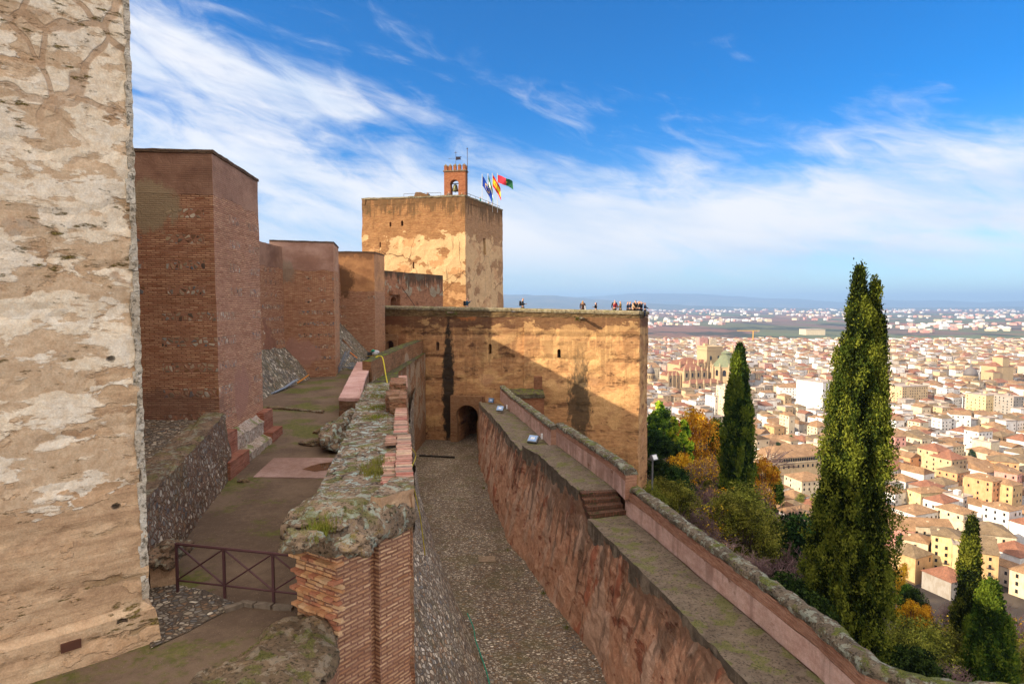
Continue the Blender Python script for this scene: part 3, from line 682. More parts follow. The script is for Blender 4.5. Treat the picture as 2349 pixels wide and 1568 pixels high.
o = mb.build('wall_face', [MT['back'], MT['rubble']], bw_, amp=.05, freq=.7)
def onl(px, py, P0, dirv):
    n_ = Vector((dirv.y, -dirv.x, 0)); v = ray(px, py); return v * (Vector((P0.x, P0.y, 0)).dot(n_) / v.dot(n_))
a = onl(903, 699, B0, bd); cut(o, [cutter(arch_pts(1.35, 2.2, 0, 12), frame((a.x, a.y, -1.3), bd), -.6, 1.0)])
Mb = frame((a.x, a.y, -1.3), bd)
mb = MB(); extrude(mb, [(.75, 0), (4.4, 0), (1.3, 2.55), (.75, 2.9), (-.9, 2.9), (-.9, 2.45), (.75, 2.45)], Mb, -.5, -.02); mb.build('stair_flank', MT['back'], bw_)
mb = MB(); mb.tube([Mb @ Vector((1.3, -.4, 3.4)), Mb @ Vector((4.6, -.4, .8))], .035, 6); mb.build('handrail', flat('black_iron', c(40, 36, 34)), bw_)

# ---------------------------------------------------------------- great tower with the bell gable
V1 = W(1066.8, 448.6, 95); zv = V1.z; V0 = G(830.3, 456.3, zv); V2 = G(1152.7, 482.1, zv); V3 = V0 + (V2 - V1)
vt = empty('great_tower', ((V1.x + V0.x) / 2, 103, -1.6), 'great square watchtower carrying a bell gable and flags', 'tower')
MT['vela'] = wall_mat('great_tower_wall', brk=(c(214, 168, 112), c(178, 124, 78), c(188, 138, 92)), rh=.10, bw=.36, mo=.022,
    patches=[(c(226, 192, 142), c(208, 166, 116), .22, 1.5, .43, -3, 10.2), (c(206, 158, 108), c(190, 142, 96), .34, 1.3, .565, -3, 10)], streaks=(c(104, 80, 52), zv, 3.6, .7), moss=(c(104, 84, 50), c(150, 130, 86), .555, zv - 4.2, zv - 1.6),
    cracks=(.15, .006, c(98, 66, 42), 11.5, 8), holes=(2.6, 2.2, .035), dark=.3, seed=6, bump=1.2, uwash=(16.3, 32.2, c(214, 188, 156), c(186, 152, 118), .85))
tops = [V0, V1, V2, V3]; cenv = sum(tops, Vector()) / 4
mb = MB(); mb.solid([(cenv.x + (p.x - cenv.x) * 1.012, cenv.y + (p.y - cenv.y) * 1.012, -1.8) for p in tops], [(p.x, p.y, zv - .95) for p in tops], .5)
def vfn(p):
    out = p - cenv; out.z = 0; out.normalize()
    return nv(p, .35) * .10 + nv(p, 1.6) * .06 + out * (.12 * max(0, fbm(p, .35)) if -2 < p.z < 10 else 0)
o = mb.build('shaft', [MT['vela'], MT['dirt']], vt, weld=.002, fn=vfn)
vl = Vector((V1.x - V0.x, V1.y - V0.y, 0)).normalized(); vr = Vector((V2.x - V1.x, V2.y - V1.y, 0)).normalized()
cs = []
for x0, x1, y0, y1 in ((893.6, 897.7, 509, 520), (920, 925, 506, 518), (871, 874, 555, 567), (946.7, 950.3, 600, 616)):
    a, b = onl((x0 + x1) / 2, y1, V1, vl), onl((x0 + x1) / 2, y0, V1, vl)
    cs.append(cutter(arch_pts((x1 - x0) / F * a.y * 1.1, b.z - a.z, 0, 6), frame(a, vl), -.8, 1.2))
a, b = onl(1111.5, 584, V1, vr), onl(1111.5, 547, V1, vr)
cs.append(cutter([(-.55, 0), (.55, 0), (.55, b.z - a.z), (-.55, b.z - a.z)], frame(a, vr), -.8, 1.0))
cut(o, cs)
for i in range(4):
    a, b = tops[i], tops[(i + 1) % 4]; u = (b - a).normalized(); n_ = Vector((-u.y, u.x, 0)) * .55; a = a + u * 0; lo = Vector((0, 0, -.95))
    mb = MB(); mb.solid([a + lo, b + lo, b + n_ + lo, a + n_ + lo], [a - Vector((0, 0, .1)), b - Vector((0, 0, .1)), b + n_ - Vector((0, 0, .1)), a + n_ - Vector((0, 0, .1))], .4)
    mb.build('parapet', [MT['vela']], vt, amp=.06, freq=1.5)
    mb = MB(); e = -n_ * .14; mb.solid([a + e - Vector((0, 0, .1)), b + e - Vector((0, 0, .1)), b + n_ * 1.1 - Vector((0, 0, .1)), a + n_ * 1.1 - Vector((0, 0, .1))], [a + e + Vector((0, 0, .13)), b + e + Vector((0, 0, .13)), b + n_ * 1.1 + Vector((0, 0, .13)), a + n_ * 1.1 + Vector((0, 0, .13))], .4)
    mb.build('coping', bpy.data.materials['terrace_coping'], vt, amp=.08, freq=1.4)
iron = flat('grey_iron', c(96, 92, 90), .5, .6)
for (a, b, n_) in ((onl(925, 446, V1, vl), onl(1010, 441, V1, vl), vl), (V1 + vr * .5, V2 - vr * .6, vr)):
    mb = MB(); off = Vector((-n_.y, n_.x, 0)) * .3; a = Vector((a.x, a.y, zv + .05)) + off; b = Vector((b.x, b.y, zv + .05)) + off
    mb.tube([a + Vector((0, 0, .55)), b + Vector((0, 0, .55))], .03, 5); k = round((b - a).length / 2)
    for i in range(k + 1): p = a.lerp(b, i / k); mb.tube([p, p + Vector((0, 0, .55))], .025, 5)
    mb.build('railing', iron, vt)
mb = MB(); a = onl(957, 440, V1, vl); Mx = frame((a.x, a.y + .8, zv - .1), vl); extrude(mb, [(-.8, 0), (3.0, 0), (.4, .95), (-.4, 1.0)], Mx, 0, .9); mb.build('stair_head', MT['vela'], vt, amp=.04)
# bell gable
gl = onl(1013.5, 449, V1, vl); gr = onl(1062, 449, V1, vl); gn = Vector((-vl.y, vl.x, 0))
gc = (gl + gr) / 2 + gn * 1.3; gw = (gr - gl).length * 1.02; Mgb = frame((gc.x, gc.y, zv - .95), vl)
gab = empty('bell_gable', (gc.x, gc.y, zv - .95), 'small brick bell gable with battlements on top of the great tower', 'bell gable')
MT['gable'] = wall_mat('bell_gable_brick', brk=(c(206, 138, 92), c(172, 98, 62), c(176, 118, 84)), rh=.09, bw=.3, dark=.2, seed=2)
hb = (449 - 391) / F * gc.y + .95
mb = MB(); extrude(mb, [(-gw / 2, 0), (gw / 2, 0), (gw / 2, hb), (-gw / 2, hb)], Mgb, 0, 1.25)
o = mb.build('body', MT['gable'], gab, weld=.001)
ax0 = (1036.8 - (1013.5 + 1062) / 2) / F * gc.y
cut(o, [cutter([(x + ax0 + 0, z + 1.15) for x, z in arch_pts(1.22, 2.55 - .1, .12, 16)], Mgb, -1, 3)])
mb = MB(); extrude(mb, [(-gw / 2 - .12, hb + .003), (gw / 2 + .12, hb + .003), (gw / 2 + .12, hb + .2), (-gw / 2 - .12, hb + .2)], Mgb, -.12, 1.37); mb.build('cornice', MT['rubble'], gab)
for i in range(5):
    x = -gw / 2 + .22 + i * (gw - .44) / 4
    for y in (0.02,) if 0 < i < 4 else (0.02, .80):
        mb = MB(); s_ = .22
        mb.box(x, y + .22, hb + .2 + .32, .44, .44, .64, M=Mgb); mb.build('merlon', MT['gable'], gab)
        mb = MB(); Bq = [Mgb @ Vector((x + dx_ * .27, y + .22 + dy_ * .27, hb + .84)) for dx_, dy_ in ((-1, -1), (1, -1), (1, 1), (-1, 1))]; apx = Mgb @ Vector((x, y + .22, hb + 1.22))
        for q_ in range(4): mb.face([Bq[q_], Bq[(q_ + 1) % 4], apx])
        mb.face(Bq[::-1]); mb.build('merlon_cap', MT['rubble'], gab)
bell = empty('bronze_bell', Mgb @ Vector((ax0, .6, 1.9)), 'dark bronze bell hanging in the gable arch', 'bell')
mb = MB(); mb.lathe(Mgb @ Vector((ax0, .6, 1.95)), [(.50, 0), (.52, .05), (.44, .16), (.36, .5), (.32, .8), (.24, .98), (.08, 1.05)], 20); mb.build('bell_body', flat('bell_bronze', c(92, 92, 62), .45, .7), bell, smooth=True)
mb = MB(); mb.tube([Mgb @ Vector((ax0 - .6, .6, 3.1)), Mgb @ Vector((ax0 + .6, .6, 3.1))], .07, 6); mb.build('headstock', flat('old_timber', c(84, 66, 50)), bell)
mb = MB(); mb.tube([Mgb @ Vector((ax0, .6, 1.75)), Mgb @ Vector((ax0, .6, 2.6))], .04, 6); mb.build('clapper', iron, bell)
# weather vane and lightning rod
vane = empty('weather_vane', Mgb @ Vector((.1, .35, hb + .8)), 'iron cross and swallow tailed weather vane above the bell gable', 'weather vane')
mb = MB(); z0 = hb + .9; X = lambda x, z: Mgb @ Vector((x, .35, z0 + z))
mb.tube([X(.1, 0), X(.1, 2.2)], .03, 6); mb.tube([X(-.12, 1.95), X(.32, 1.95)], .03, 6); mb.tube([X(-.95, 1.1), X(.1, 1.1)], .02, 5)
mb.lathe(X(.1, .15), [(.02, -.1), (.12, 0), (.02, .1)], 8); mb.lathe(X(-.95, 1.1), [(.001, -.07), (.07, 0), (.001, .07)], 6); mb.build('mast', iron, vane)
mb = MB(); extrude(mb, [(.12, .85), (.95, .9), (.78, 1.1), (1.0, 1.32), (.12, 1.35)], Matrix.Translation(X(0, 0) - Vector((0, 0, 0))) @ Mgb.to_3x3().to_4x4(), -.02, .02); mb.build('vane_flag', flat('black_iron_plate', c(34, 28, 44)), vane)
rod = Mgb @ Vector((gw / 2 + .18, .5, 0)); mb = MB(); mb.tube([rod, rod + Vector((0, 0, 8.1))], .045, 6); mb.lathe(rod + Vector((0, 0, 8.1)), [(.05, 0), (.13, .08), (.05, .2)], 8)
mb.build('lightning_rod', iron, label='tall thin lightning rod beside the bell gable', cat='lightning rod')

# ---------------------------------------------------------------- flags
def flag(px, pty, pby, dist, wid, hgt, kind, label, lean=.55, droop=.5):
    top = W(px, pty, dist); base = W(px, pby, dist); base.z = min(base.z, zv - .95)
    f = empty('flagpole', base, label, 'flag', 'flags flying on the great tower')
    mb = MB(); mb.tube([base, top], .045, 6); mb.lathe(top, [(.05, 0), (.09, .06), (.02, .14)], 8); mb.build('pole', flat('white_pole', c(214, 212, 206)) if 'white_pole' not in bpy.data.materials else bpy.data.materials['white_pole'], f)
    cols = {'blue': c(20, 62, 160), 'yellow': c(240, 196, 30), 'green': c(20, 110, 66), 'white': c(228, 230, 226), 'red': c(206, 34, 36), 'crim': c(214, 56, 72), 'dgreen': c(34, 96, 58)}
    names = list(cols); ms = []
    for k in names:
        ms.append(bpy.data.materials.get('flag_' + k) or flat('flag_' + k, cols[k], .8, var=.05))
    def pick(s, t):
        if kind == 'ring':
            for q_ in range(12):
                a = q_ * math.pi / 6
                if (s - .5) ** 2 * 2.25 + 0 >= 0 and math.hypot((s - .5 - .2 * math.cos(a)) * 1.5, t - .5 - .3 * math.sin(a)) < .055: return 'yellow'
            return 'blue'
        if kind == 'gwg':
            if math.hypot((s - .5) * 1.5, t - .5) < .1: return 'yellow'
            return 'white' if .333 < t < .667 else 'green'
        if kind == 'ryr':
            if math.hypot((s - .33) * 1.5, t - .5) < .11: return 'red'
            return 'yellow' if .25 < t < .75 else 'red'
        return 'crim' if s < .55 else ('dgreen' if math.hypot((s - .55) * 1.2, t - .5) > .09 else 'yellow')
    mb = MB(); NS, NT_ = 44, 30
    def pos(s, t):
        x = s * wid * lean; z = -t * hgt - droop * wid * (s ** 1.2) + .12 * math.sin(s * 9 + t * 2) * s
        return top + Vector((.05 + x + .10 * t * s, .30 * math.sin(s * 8 + t * 3) * s * .8, z - .15))
    for i in range(NS):
        for j in range(NT_):
            a, b, e, g = (i / NS, j / NT_), ((i + 1) / NS, j / NT_), ((i + 1) / NS, (j + 1) / NT_), (i / NS, (j + 1) / NT_)
            mb.face([pos(*a), pos(*b), pos(*e), pos(*g)], None, names.index(pick((a[0] + b[0]) / 2, (a[1] + g[1]) / 2)))
    cl = mb.build('cloth', ms, f, weld=.0005, smooth=True)
    so = cl.modifiers.new('s', 'SOLIDIFY'); so.thickness = .012
flag(1106, 401, 470, 103, 2.4, 1.6, 'ring', 'blue flag with a ring of yellow stars', .62, 1.15)
flag(1119.5, 400, 472, 104, 2.3, 2.0, 'gwg', 'drooping green and white flag between the blue one and the red and yellow one', .30, 1.05)
flag(1129.5, 399, 474, 105, 2.3, 1.9, 'ryr', 'red and yellow striped flag', .55, .95)
flag(1141, 399, 476, 106, 2.5, 1.25, 'cr', 'crimson and green flag flying out almost level', .98, .42)

# low annex wall beyond the rampart
an = empty('low_wall', W(1210, 960, 57), 'low brick wall with a mossy capping set against the terrace wall', 'wall')
az_ = W(1210, 905, 57).z; ax_, bx_ = W(1160, 905, 57), W(1248, 905, 57)
MT['annex'] = wall_mat('annex_brick', brk=(c(190, 134, 96), c(156, 100, 70), c(160, 116, 86)), dark=.3, seed=12)
mb = MB(); mb.solid([(ax_.x, 57, -16), (bx_.x, 57, -16), (bx_.x, 61, -16), (ax_.x, 61, -16)], [(ax_.x, 57, az_ - .3), (bx_.x, 57, az_ - .3), (bx_.x, 61, az_ - .3), (ax_.x, 61, az_ - .3)], .3); mb.build('wall_face', MT['annex'], an, amp=.02)
MT['moss'] = lichen_mat('mossy_capping', (c(96, 84, 64), c(70, 62, 46)), .35, c(120, 118, 92), c(40, 36, 26), .1, 1.0, 4)
mb = MB(); mb.solid([(ax_.x, 56.85, az_ - .297), (bx_.x + .1, 56.85, az_ - .297), (bx_.x + .1, 61, az_ - .297), (ax_.x, 61, az_ - .297)], [(ax_.x, 56.9, az_ + .05), (bx_.x + .05, 56.9, az_ + .05), (bx_.x + .05, 61, az_ + .05), (ax_.x, 61, az_ + .05)], .15); mb.build('capping', MT['moss'], an, amp=.06, freq=2)
mb = MB(); mb.box(bx_.x - .4, 60.6, az_ + .6, .8, .8, 1.3, res=.3); mb.build('pier', MT['annex'], an, amp=.03)
# ---------------------------------------------------------------- middle ruined wall with the brick pillar
B_ = Vector((-3.0, 10.65)); A_ = Vector((-3.87, 11.2)); fdir = Vector((.59, .81)).normalized()
C_ = B_ + fdir * 1.82; D_ = Vector((-5.05, 30.2)); E_ = Vector((-6.95, 30.2)); F_ = Vector((-4.53, 16.5))
MT['pbrick'] = wall_mat('pillar_brick', brk=(c(246, 206, 164), c(214, 160, 118), c(170, 126, 104)), bw=.29, rh=.074, mo=.02, dark=.15, seed=21, bump=1.3, psoft=.08,
    patches=[(c(222, 182, 156), c(200, 156, 130), .8, 1, .60, -9, -6)])
MT['pbrick2'] = wall_mat('pillar_side_brick', brk=(c(212, 156, 108), c(176, 112, 76), c(186, 140, 114)), bw=.30, rh=.075, mo=.016, dark=.2, seed=23, bump=1.3)
MT['bpink'] = c(206, 140, 118)
mw = empty('ruined_wall', (-3.4, 11.5, -5.7), 'ruined middle wall with a brick pillar end and a lichen covered top', 'wall')
# pillar: ragged west face with rows of jutting bricks, brick face with a recess
rec0, rec1 = B_ + fdir * .74, B_ + fdir * .95; rn = Vector((-fdir.y, fdir.x)) * .16
fp = [A_, B_, rec0, rec0 + rn, rec1 + rn, rec1, C_, C_ + Vector((-.6, .9)), A_ + Vector((.1, .9))]
mb = MB(); fp3 = lambda z: [(p.x, p.y, z) for p in fp]
mb.solid(fp3(-13.2), fp3(-4.22), .12)
mb.build('brick_pillar', [MT['pbrick'], MT['rubble']], mw, amp=.012, freq=4)
rng = random.Random(8); ad = (B_ - A_); an_ = Vector((ad.y, -ad.x)).normalized(); Ma = frame((A_.x, A_.y, 0), ad)
tb = [flat('toothing_brick', q_, .9, var=.3, sc=7) for q_ in (c(220, 172, 124), c(206, 152, 108), c(228, 188, 144), c(192, 130, 98))]
mb = MB()
for z in (-4.45, -4.75, -5.05, -5.35, -5.65):                 # bonding bricks left sticking out
    x = -.05
    while x < .95:
        w_ = rng.uniform(.15, .19); pr = rng.uniform(.11, .15)
        mb.box(x + w_ / 2, -pr / 2 + .05, z + rng.uniform(-.008, .008), w_ * .90, pr + .1, .05, mi=rng.randrange(4), M=Ma, rz=rng.uniform(-.07, .07)); x += w_
mb.build('toothing_bricks', tb, mw, amp=.004, freq=9)
mb = MB()
for z in [(-4.3 - .075 * i) for i in range(20)]:
    x = 0
    while x < .95:
        w_ = rng.uniform(.16, .30); pr = rng.choice((.0, .012, .02, .035))
        if rng.random() < .8: mb.box(x + w_ / 2, -pr / 2 + .02, z, w_ * .92, pr + .05, .052, mi=rng.randrange(4), M=Ma)
        x += w_
mb.build('face_bricks', tb, mw, amp=.004, freq=9)
# wall body
body = [Vector((-3.75, 11.9)), C_ + Vector((-.45, -.3)), C_, D_, E_, E_ + Vector((.55, -3.5)), F_]
mb = MB(); mb.solid([(p.x, p.y, -13.6) for p in body], [(p.x, p.y, -3.86) for p in body], .3)
MT['mwtop'] = lichen_mat('ruined_wall_top', (c(166, 140, 116), c(122, 106, 90)), 1.0, c(184, 198, 188), c(70, 62, 52), .1, .55, 11, 1.2, stone=(2.2, 2.4))
MT['mwside'] = wall_mat('ruined_wall_side', earth=(c(116, 92, 72), c(150, 120, 94), c(176, 146, 114)), brk=BR, brk_mask=.52, dark=.45, seed=31, streaks=(c(72, 62, 48), -3.8, 1.5, .5), bump=1.4)
def topfn(p):
    if p.z < -4.2: return nv(p, .9) * .03
    return nv(p, 1.1) * .10 + Vector((0, 0, .12 * fbm(p, .9) + .10 * fbm(p, 3.0)))
mb2 = MB(); n = 40
def edge_l(y):
    pts = [(11.6, -3.82), (13, -4.0), (16.5, -4.53), (26.5, -6.3), (36, -7.6)]
    for (a, xa), (b, xb) in zip(pts, pts[1:]):
        if a <= y <= b: return xa + (xb - xa) * (y - a) / (b - a)
    return pts[-1][1]
def edge_r(y): return C_.x + (D_.x - C_.x) * (y - C_.y) / (D_.y - C_.y)
mb.build('wall_body', [MT['mwside'], MT['mwtop']], mw, fn=topfn)
for k in range(92):                                          # uneven top as a thick crust
    y0, y1 = 11.7 + k * .2, 11.7 + (k + 1) * .2
    s_ = lambda y: -.25 - .0 * y
    mb2.patch((edge_l(y0) - .02, y0, -3.95), (edge_l(y0), y0, -3.78), (edge_l(y1), y1, -3.78), (edge_l(y1) - .02, y1, -3.95), .12)
    mb2.patch((edge_l(y0), y0, -3.78), (edge_r(y0) - .33, y0, -3.72), (edge_r(y1) - .33, y1, -3.72), (edge_l(y1), y1, -3.78), .1, nu=16, nw=2, uv='top')
    mb2.patch((edge_r(y0) - .33, y0, -3.72), (edge_r(y0) - .33, y0, -3.95), (edge_r(y1) - .33, y1, -3.95), (edge_r(y1) - .33, y1, -3.72), .12)
mb2.build('wall_crust', MT['mwtop'], mw, fn=lambda p: nv(p, 1.3) * .04 + nv(p, 4) * .02 + Vector((0, 0, .05 * fbm(p, .8) + .05 * fbm(p, 2.6))))
# overhanging rubble cap at the near end, mossy and spotted with lichen
MT['cap_rubble'] = lichen_mat('rubble_cap', (c(182, 156, 128), c(132, 112, 92)), .65, c(190, 202, 184), c(50, 44, 36), .45, .45, 15, 1.4)
def lump(name, cen, rad, mat, parent=None, seed=0, flatz=1.0, sub=4, amp=.35, **k):
    bm = bmesh.new(); bmesh.ops.create_icosphere(bm, subdivisions=sub, radius=1)
    for v in bm.verts:
        p = v.co.copy(); s_ = 1 + amp * fbm(p + Vector((seed * 3.1, seed, 0)), 1.1, 3) + amp * .45 * fbm(p + Vector((seed, 4, seed)), 3.6, 3)
        v.co = Vector((p.x * rad[0] * s_, p.y * rad[1] * s_, max(p.z, -.75) * rad[2] * s_))
    me = bpy.data.meshes.new(name); bm.to_mesh(me); bm.free(); me.uv_layers.new(name='UVMap'); me.materials.append(mat)
    me.polygons.foreach_set('use_smooth', [True] * len(me.polygons))
    o = bpy.data.objects.new(name, me); SC.collection.objects.link(o)
    if parent is not None: o.parent = parent; o.location = Vector(cen) - wloc(parent)
    else: o.location = cen
    o.rotation_euler[2] = k.pop('rz', 0)
    return tag(o, **k)
capo = [A_ + Vector((-.22, -.10)), B_ + Vector((0.0, -.16)), B_ + fdir * .9 + Vector((.12, -.08)), C_ + Vector((.02, -.04)), C_ + Vector((-.3, .6)), Vector((-3.0, 12.6)), Vector((-3.95, 12.4))]
mb = MB(); cc_ = sum(capo, Vector((0, 0))) / len(capo)
lvl = [(-4.36, .80), (-4.27, .98), (-4.12, 1.05), (-3.92, 1.03), (-3.74, .93), (-3.66, .75), (-3.62, .4)]
for (za, sa), (zb, sb) in zip(lvl, lvl[1:]):
    for i in range(len(capo)):
        a, b = capo[i], capo[(i + 1) % len(capo)]; P_ = lambda v, s_, z: (cc_.x + (v.x - cc_.x) * s_, cc_.y + (v.y - cc_.y) * s_, z)
        mb.patch(P_(a, sa, za), P_(b, sa, za), P_(b, sb, zb), P_(a, sb, zb), .05)
mb.capfan([(cc_.x + (v.x - cc_.x) * .4, cc_.y + (v.y - cc_.y) * .4, -3.62) for v in capo], .05, 0)
mb.build('rubble_cap', MT['cap_rubble'], mw, smooth=True, fn=lambda p: nv(p, 1.7) * .07 + nv(p, 4.5) * .05 + nv(p, 11) * .03)
MT['rend'] = wall_mat('rendered_coping_stone', earth=(c(160, 128, 98), c(186, 152, 120), c(206, 176, 142)), dark=.4, seed=41, bump=1.2)
mb = MB(); ks = [B_ + fdir * 1.02 + Vector((.0, .02)), C_ + Vector((.04, -.0)), C_ + Vector((-.12, .85)), C_ + Vector((-.55, .75)), B_ + fdir * .82 + Vector((-.1, .3))]
mb.solid([(p.x, p.y, -4.25) for p in ks], [(p.x, p.y, -3.55) for p in ks], .06); mb.build('coping_stone', [MT['rend'], MT['cap_rubble']], mw, amp=.022, freq=5)
for k_, (px, py, rx, ry, rz_) in enumerate(((690, 1228, .33, .22, .19), (760, 1190, .34, .35, .12), (850, 1130, .42, .26, .13), (705, 1188, .34, .28, .10), (815, 1240, .30, .24, .16))):
    p = G(px, py, -3.75); lump('rubble_lump', (p.x, p.y, -3.82), (rx, ry, rz_), MT['cap_rubble'], mw, k_ + 2, sub=4, amp=.5)
# brick edging along the path side, laid brick by brick
cols_ = [c(208, 154, 136), c(188, 126, 108), c(220, 188, 158), c(184, 144, 122), c(204, 164, 140), c(158, 138, 120)]
ms = [flat('edging_brick', q_, .85, var=.35, sc=9) for q_ in cols_]
wd = (D_ - C_).normalized(); wn = Vector((wd.y, -wd.x)); Lw = (D_ - C_).length; rng = random.Random(5)
def edging(s0, s1, o0, o1, z, name='brick_edging', step=.135, jag=.02):
    mb = MB(); s_ = s0
    while s_ < s1:
        st_ = step * rng.uniform(.85, 1.15); cxy = C_ + wd * (s_ + st_ / 2) + wn * ((o0 + o1) / 2 + rng.uniform(-jag, jag)); k = rng.randrange(6)
        mb.box(cxy.x, cxy.y, z + rng.uniform(-.012, .012), abs(o1 - o0), st_ * .93, .07, mi=k, rz=math.atan2(wd.y, wd.x) - math.pi / 2 + rng.uniform(-.04, .04)); s_ += st_
    return mb.build(name, ms, mw, amp=.006, freq=9)
edging(.35, 5.2, -.33, .03, -3.60); edging(5.2, 9.6, -.42, -.04, -3.56); edging(14.2, 18.4, -.34, .03, -3.45)
edging(.9, 3.6, -.62, -.34, -3.72, 'brick_ledge', .11, .04); edging(4.3, 5.3, -.62, -.34, -3.62, 'brick_ledge')
mb = MB()
for s0, s1, o0, o1, z0, z1_ in ((-.05, 18.5, -.33, 0.0, -13, -3.64), (9.6, 12.6, -.62, -.04, -4, -3.22), (12.0, 14.0, -.66, -.04, -4, -3.0), (10.1, 11.5, -.75, -.3, -4, -3.15)):
    q_ = [C_ + wd * s0 + wn * o0, C_ + wd * s0 + wn * o1, C_ + wd * s1 + wn * o1, C_ + wd * s1 + wn * o0]
    mb.solid([(p.x, p.y, z0) for p in q_], [(p.x, p.y, z1_) for p in q_], .14, 0, 0)
mb.build('parapet_stump', wall_mat('parapet_stump_stone', earth=(c(116, 92, 72), c(158, 124, 96), c(186, 152, 120)), brk=BR, brk_mask=.5, dark=.45, seed=35, moss=(c(60, 66, 24), c(104, 112, 40), .55, -4.2, -3.4), bump=1.5), mw, amp=.05, freq=2.2)
# rubble tumbled on the courtyard side
rm = lump('rubble_mass', (-6.5, 24.6, -5.0), (.7, 2.4, .7), MT['mwtop'], None, 4, amp=.35, label='lump of collapsed masonry leaning on the courtyard side of the ruined wall', cat='rubble')
for px, py, r_, rz_, lb in ((722, 1018, .55, .16, 'flat grey boulder lying on the courtyard floor'), (737, 993, .32, .16, 'smaller stone behind the flat boulder in the courtyard'), (560, 1105, .16, .07, 'small mossy stones at the foot of the red brick plinth'), (596, 1008, .2, .12, 'pale stone at the far corner of the brick plinth')):
    p = GU(px, py); lump('boulder', p + Vector((0, 0, .02)), (r_, r_ * .6, rz_), MT['rubble'], None, int(px), amp=.5, label=lb, cat='boulder')
# foreground mossy wall stump
MT['mossrock'] = lichen_mat('mossy_rubble', (c(156, 132, 104), c(118, 100, 78)), .35, c(206, 192, 166), c(70, 62, 46), .2, .5, 33, 1.5)
fg = [Vector((-3.9, 11.15)), B_ + Vector((0, .1)), Vector((-2.82, 9.3)), Vector((-2.6, 7.6)), Vector((-4.6, 7.6)), Vector((-4.75, 9.2)), Vector((-4.35, 10.0)), Vector((-4.2, 10.7))]
mb = MB(); mb.solid([(p.x, p.y, -13) for p in fg], [(p.x, p.y, -5.75) for p in fg], .2)
ms_ = mb.build('wall_stump', [MT['pbrick'], MT['mossrock']], amp=.02, freq=3, label='broken mossy wall stump at the foot of the brick pillar, nearest the camera', cat='wall')
lv2 = [(-5.75, 1.0), (-5.58, .98), (-5.45, .85), (-5.4, .5)]; c2 = Vector((-3.65, 9.0)); mb = MB()
for (za, sa), (zb, sb) in zip(lv2, lv2[1:]):
    for i in range(len(fg)):
        a, b = fg[i], fg[(i + 1) % len(fg)]; P_ = lambda v, s_, z: (c2.x + (v.x - c2.x) * s_, c2.y + (v.y - c2.y) * s_, z)
        mb.patch(P_(a, sa, za), P_(b, sa, za), P_(b, sb, zb), P_(a, sb, zb), .06)
mb.capfan([(c2.x + (v.x - c2.x) * .5, c2.y + (v.y - c2.y) * .5, -5.4) for v in fg], .06, 0)
o = mb.build('rubble_top', MT['mossrock'], ms_, smooth=True, fn=lambda p: nv(p, 1.5) * .12 + nv(p, 4.5) * .07 + nv(p, 12) * .03)
# cobbled slope below the wall, on the path side
toe = [Vector((-.2, 18, 0)), GP(1130, 1568), GP(1060, 1400), GP(975, 1280), GP(955, 1100), GP(946, 1045), Vector((-9.4, 65.6, 0))]
topl = [(-3.0, 11), (-3.35, 21), (-4.0, 26), (-5.2, 33), (-6.6, 40), (-8.6, 55), (-9.6, 65.6)]
mb = MB()
ys = [5, 12, 18, 21, 24, 27.5, 32.5, 38, 46, 57, 65.8]
def interp(pts, y):
    pts = sorted((p[1], p[0]) for p in pts)
    if y <= pts[0][0]: (a, xa), (b, xb) = pts[0], pts[1]; return xa + (xb - xa) * (y - a) / (b - a)
    for (a, xa), (b, xb) in zip(pts, pts[1:]):
        if y <= b: return xa + (xb - xa) * (y - a) / (b - a)
    return pts[-1][1]
u = 0
for y0, y1 in zip(ys, ys[1:]):
    f0, f1 = interp(toe, y0), interp(toe, y1); g0, g1 = interp(topl, y0) + .02, interp(topl, y1) + .02
    n = max(1, round((y1 - y0) / .25)); 
    mb.patch((f0, y0, zpath(y0) - .15), (f1, y1, zpath(y1) - .15), (g1, y1, -7.6), (g0, y0, -7.6), .25, uv='face', u0=u, nu=n, nw=24); u += y1 - y0
MT['slope'] = cobble_mat('slope_cobbles', 5.6, c(108, 94, 78), .25, 1.2, 3, .03, 1.5, flat=False)
mb.build('cobbled_slope', MT['slope'], smooth=True, fn=lambda p: nv(p, .7) * .10 + nv(p, 3) * .03, label='steep cobbled slope dropping from the ruined wall to the path', cat='slope')
# brick parapet piece running on to the terrace wall, pink slab beside it
pa, pb = W(852, 829, 40.5), W(921, 799.5, 52.5)
pw = empty('brick_parapet', (pa.x, pa.y, -5.2), 'brick parapet rising towards the small side door of the terrace wall', 'wall')
MT['par2'] = wall_mat('far_parapet', brk=(c(196, 150, 104), c(156, 110, 76), c(156, 122, 94)), patches=[(c(178, 156, 130), c(140, 116, 92), .7, .8, .47, -12, -4.9)], moss=(c(60, 58, 34), c(96, 100, 50), .57, -14, -5), dark=.4, seed=44)
mb = MB(); pc = Vector((pb.x, 66.2)); 
q_ = [Vector((pa.x, 40.5)), Vector((pb.x, pb.y)), Vector((pb.x, 66.1)), Vector((pb.x - .8, 66.1)), Vector((pb.x - 1.1, pb.y)), Vector((pa.x - .7, 41))]
zt_ = [pa.z, pb.z, pb.z, pb.z, pb.z, pa.z]
mb.solid([(p.x, p.y, -14.2) for p in q_], [(p.x, p.y, z) for p, z in zip(q_, zt_)], .3); mb.build('wall_face', [MT['par2'], MT['moss']], pw, amp=.04, freq=1.2)
mb = MB(); q_ = [Vector((-7.2, 29.2)), Vector((-5.35, 29.6)), Vector((pa.x + .35, 40.6)), Vector((pa.x + .1, 52)), Vector((pa.x + .1, 66)), Vector((pa.x - .6, 66)), Vector((pa.x - .8, 41))]
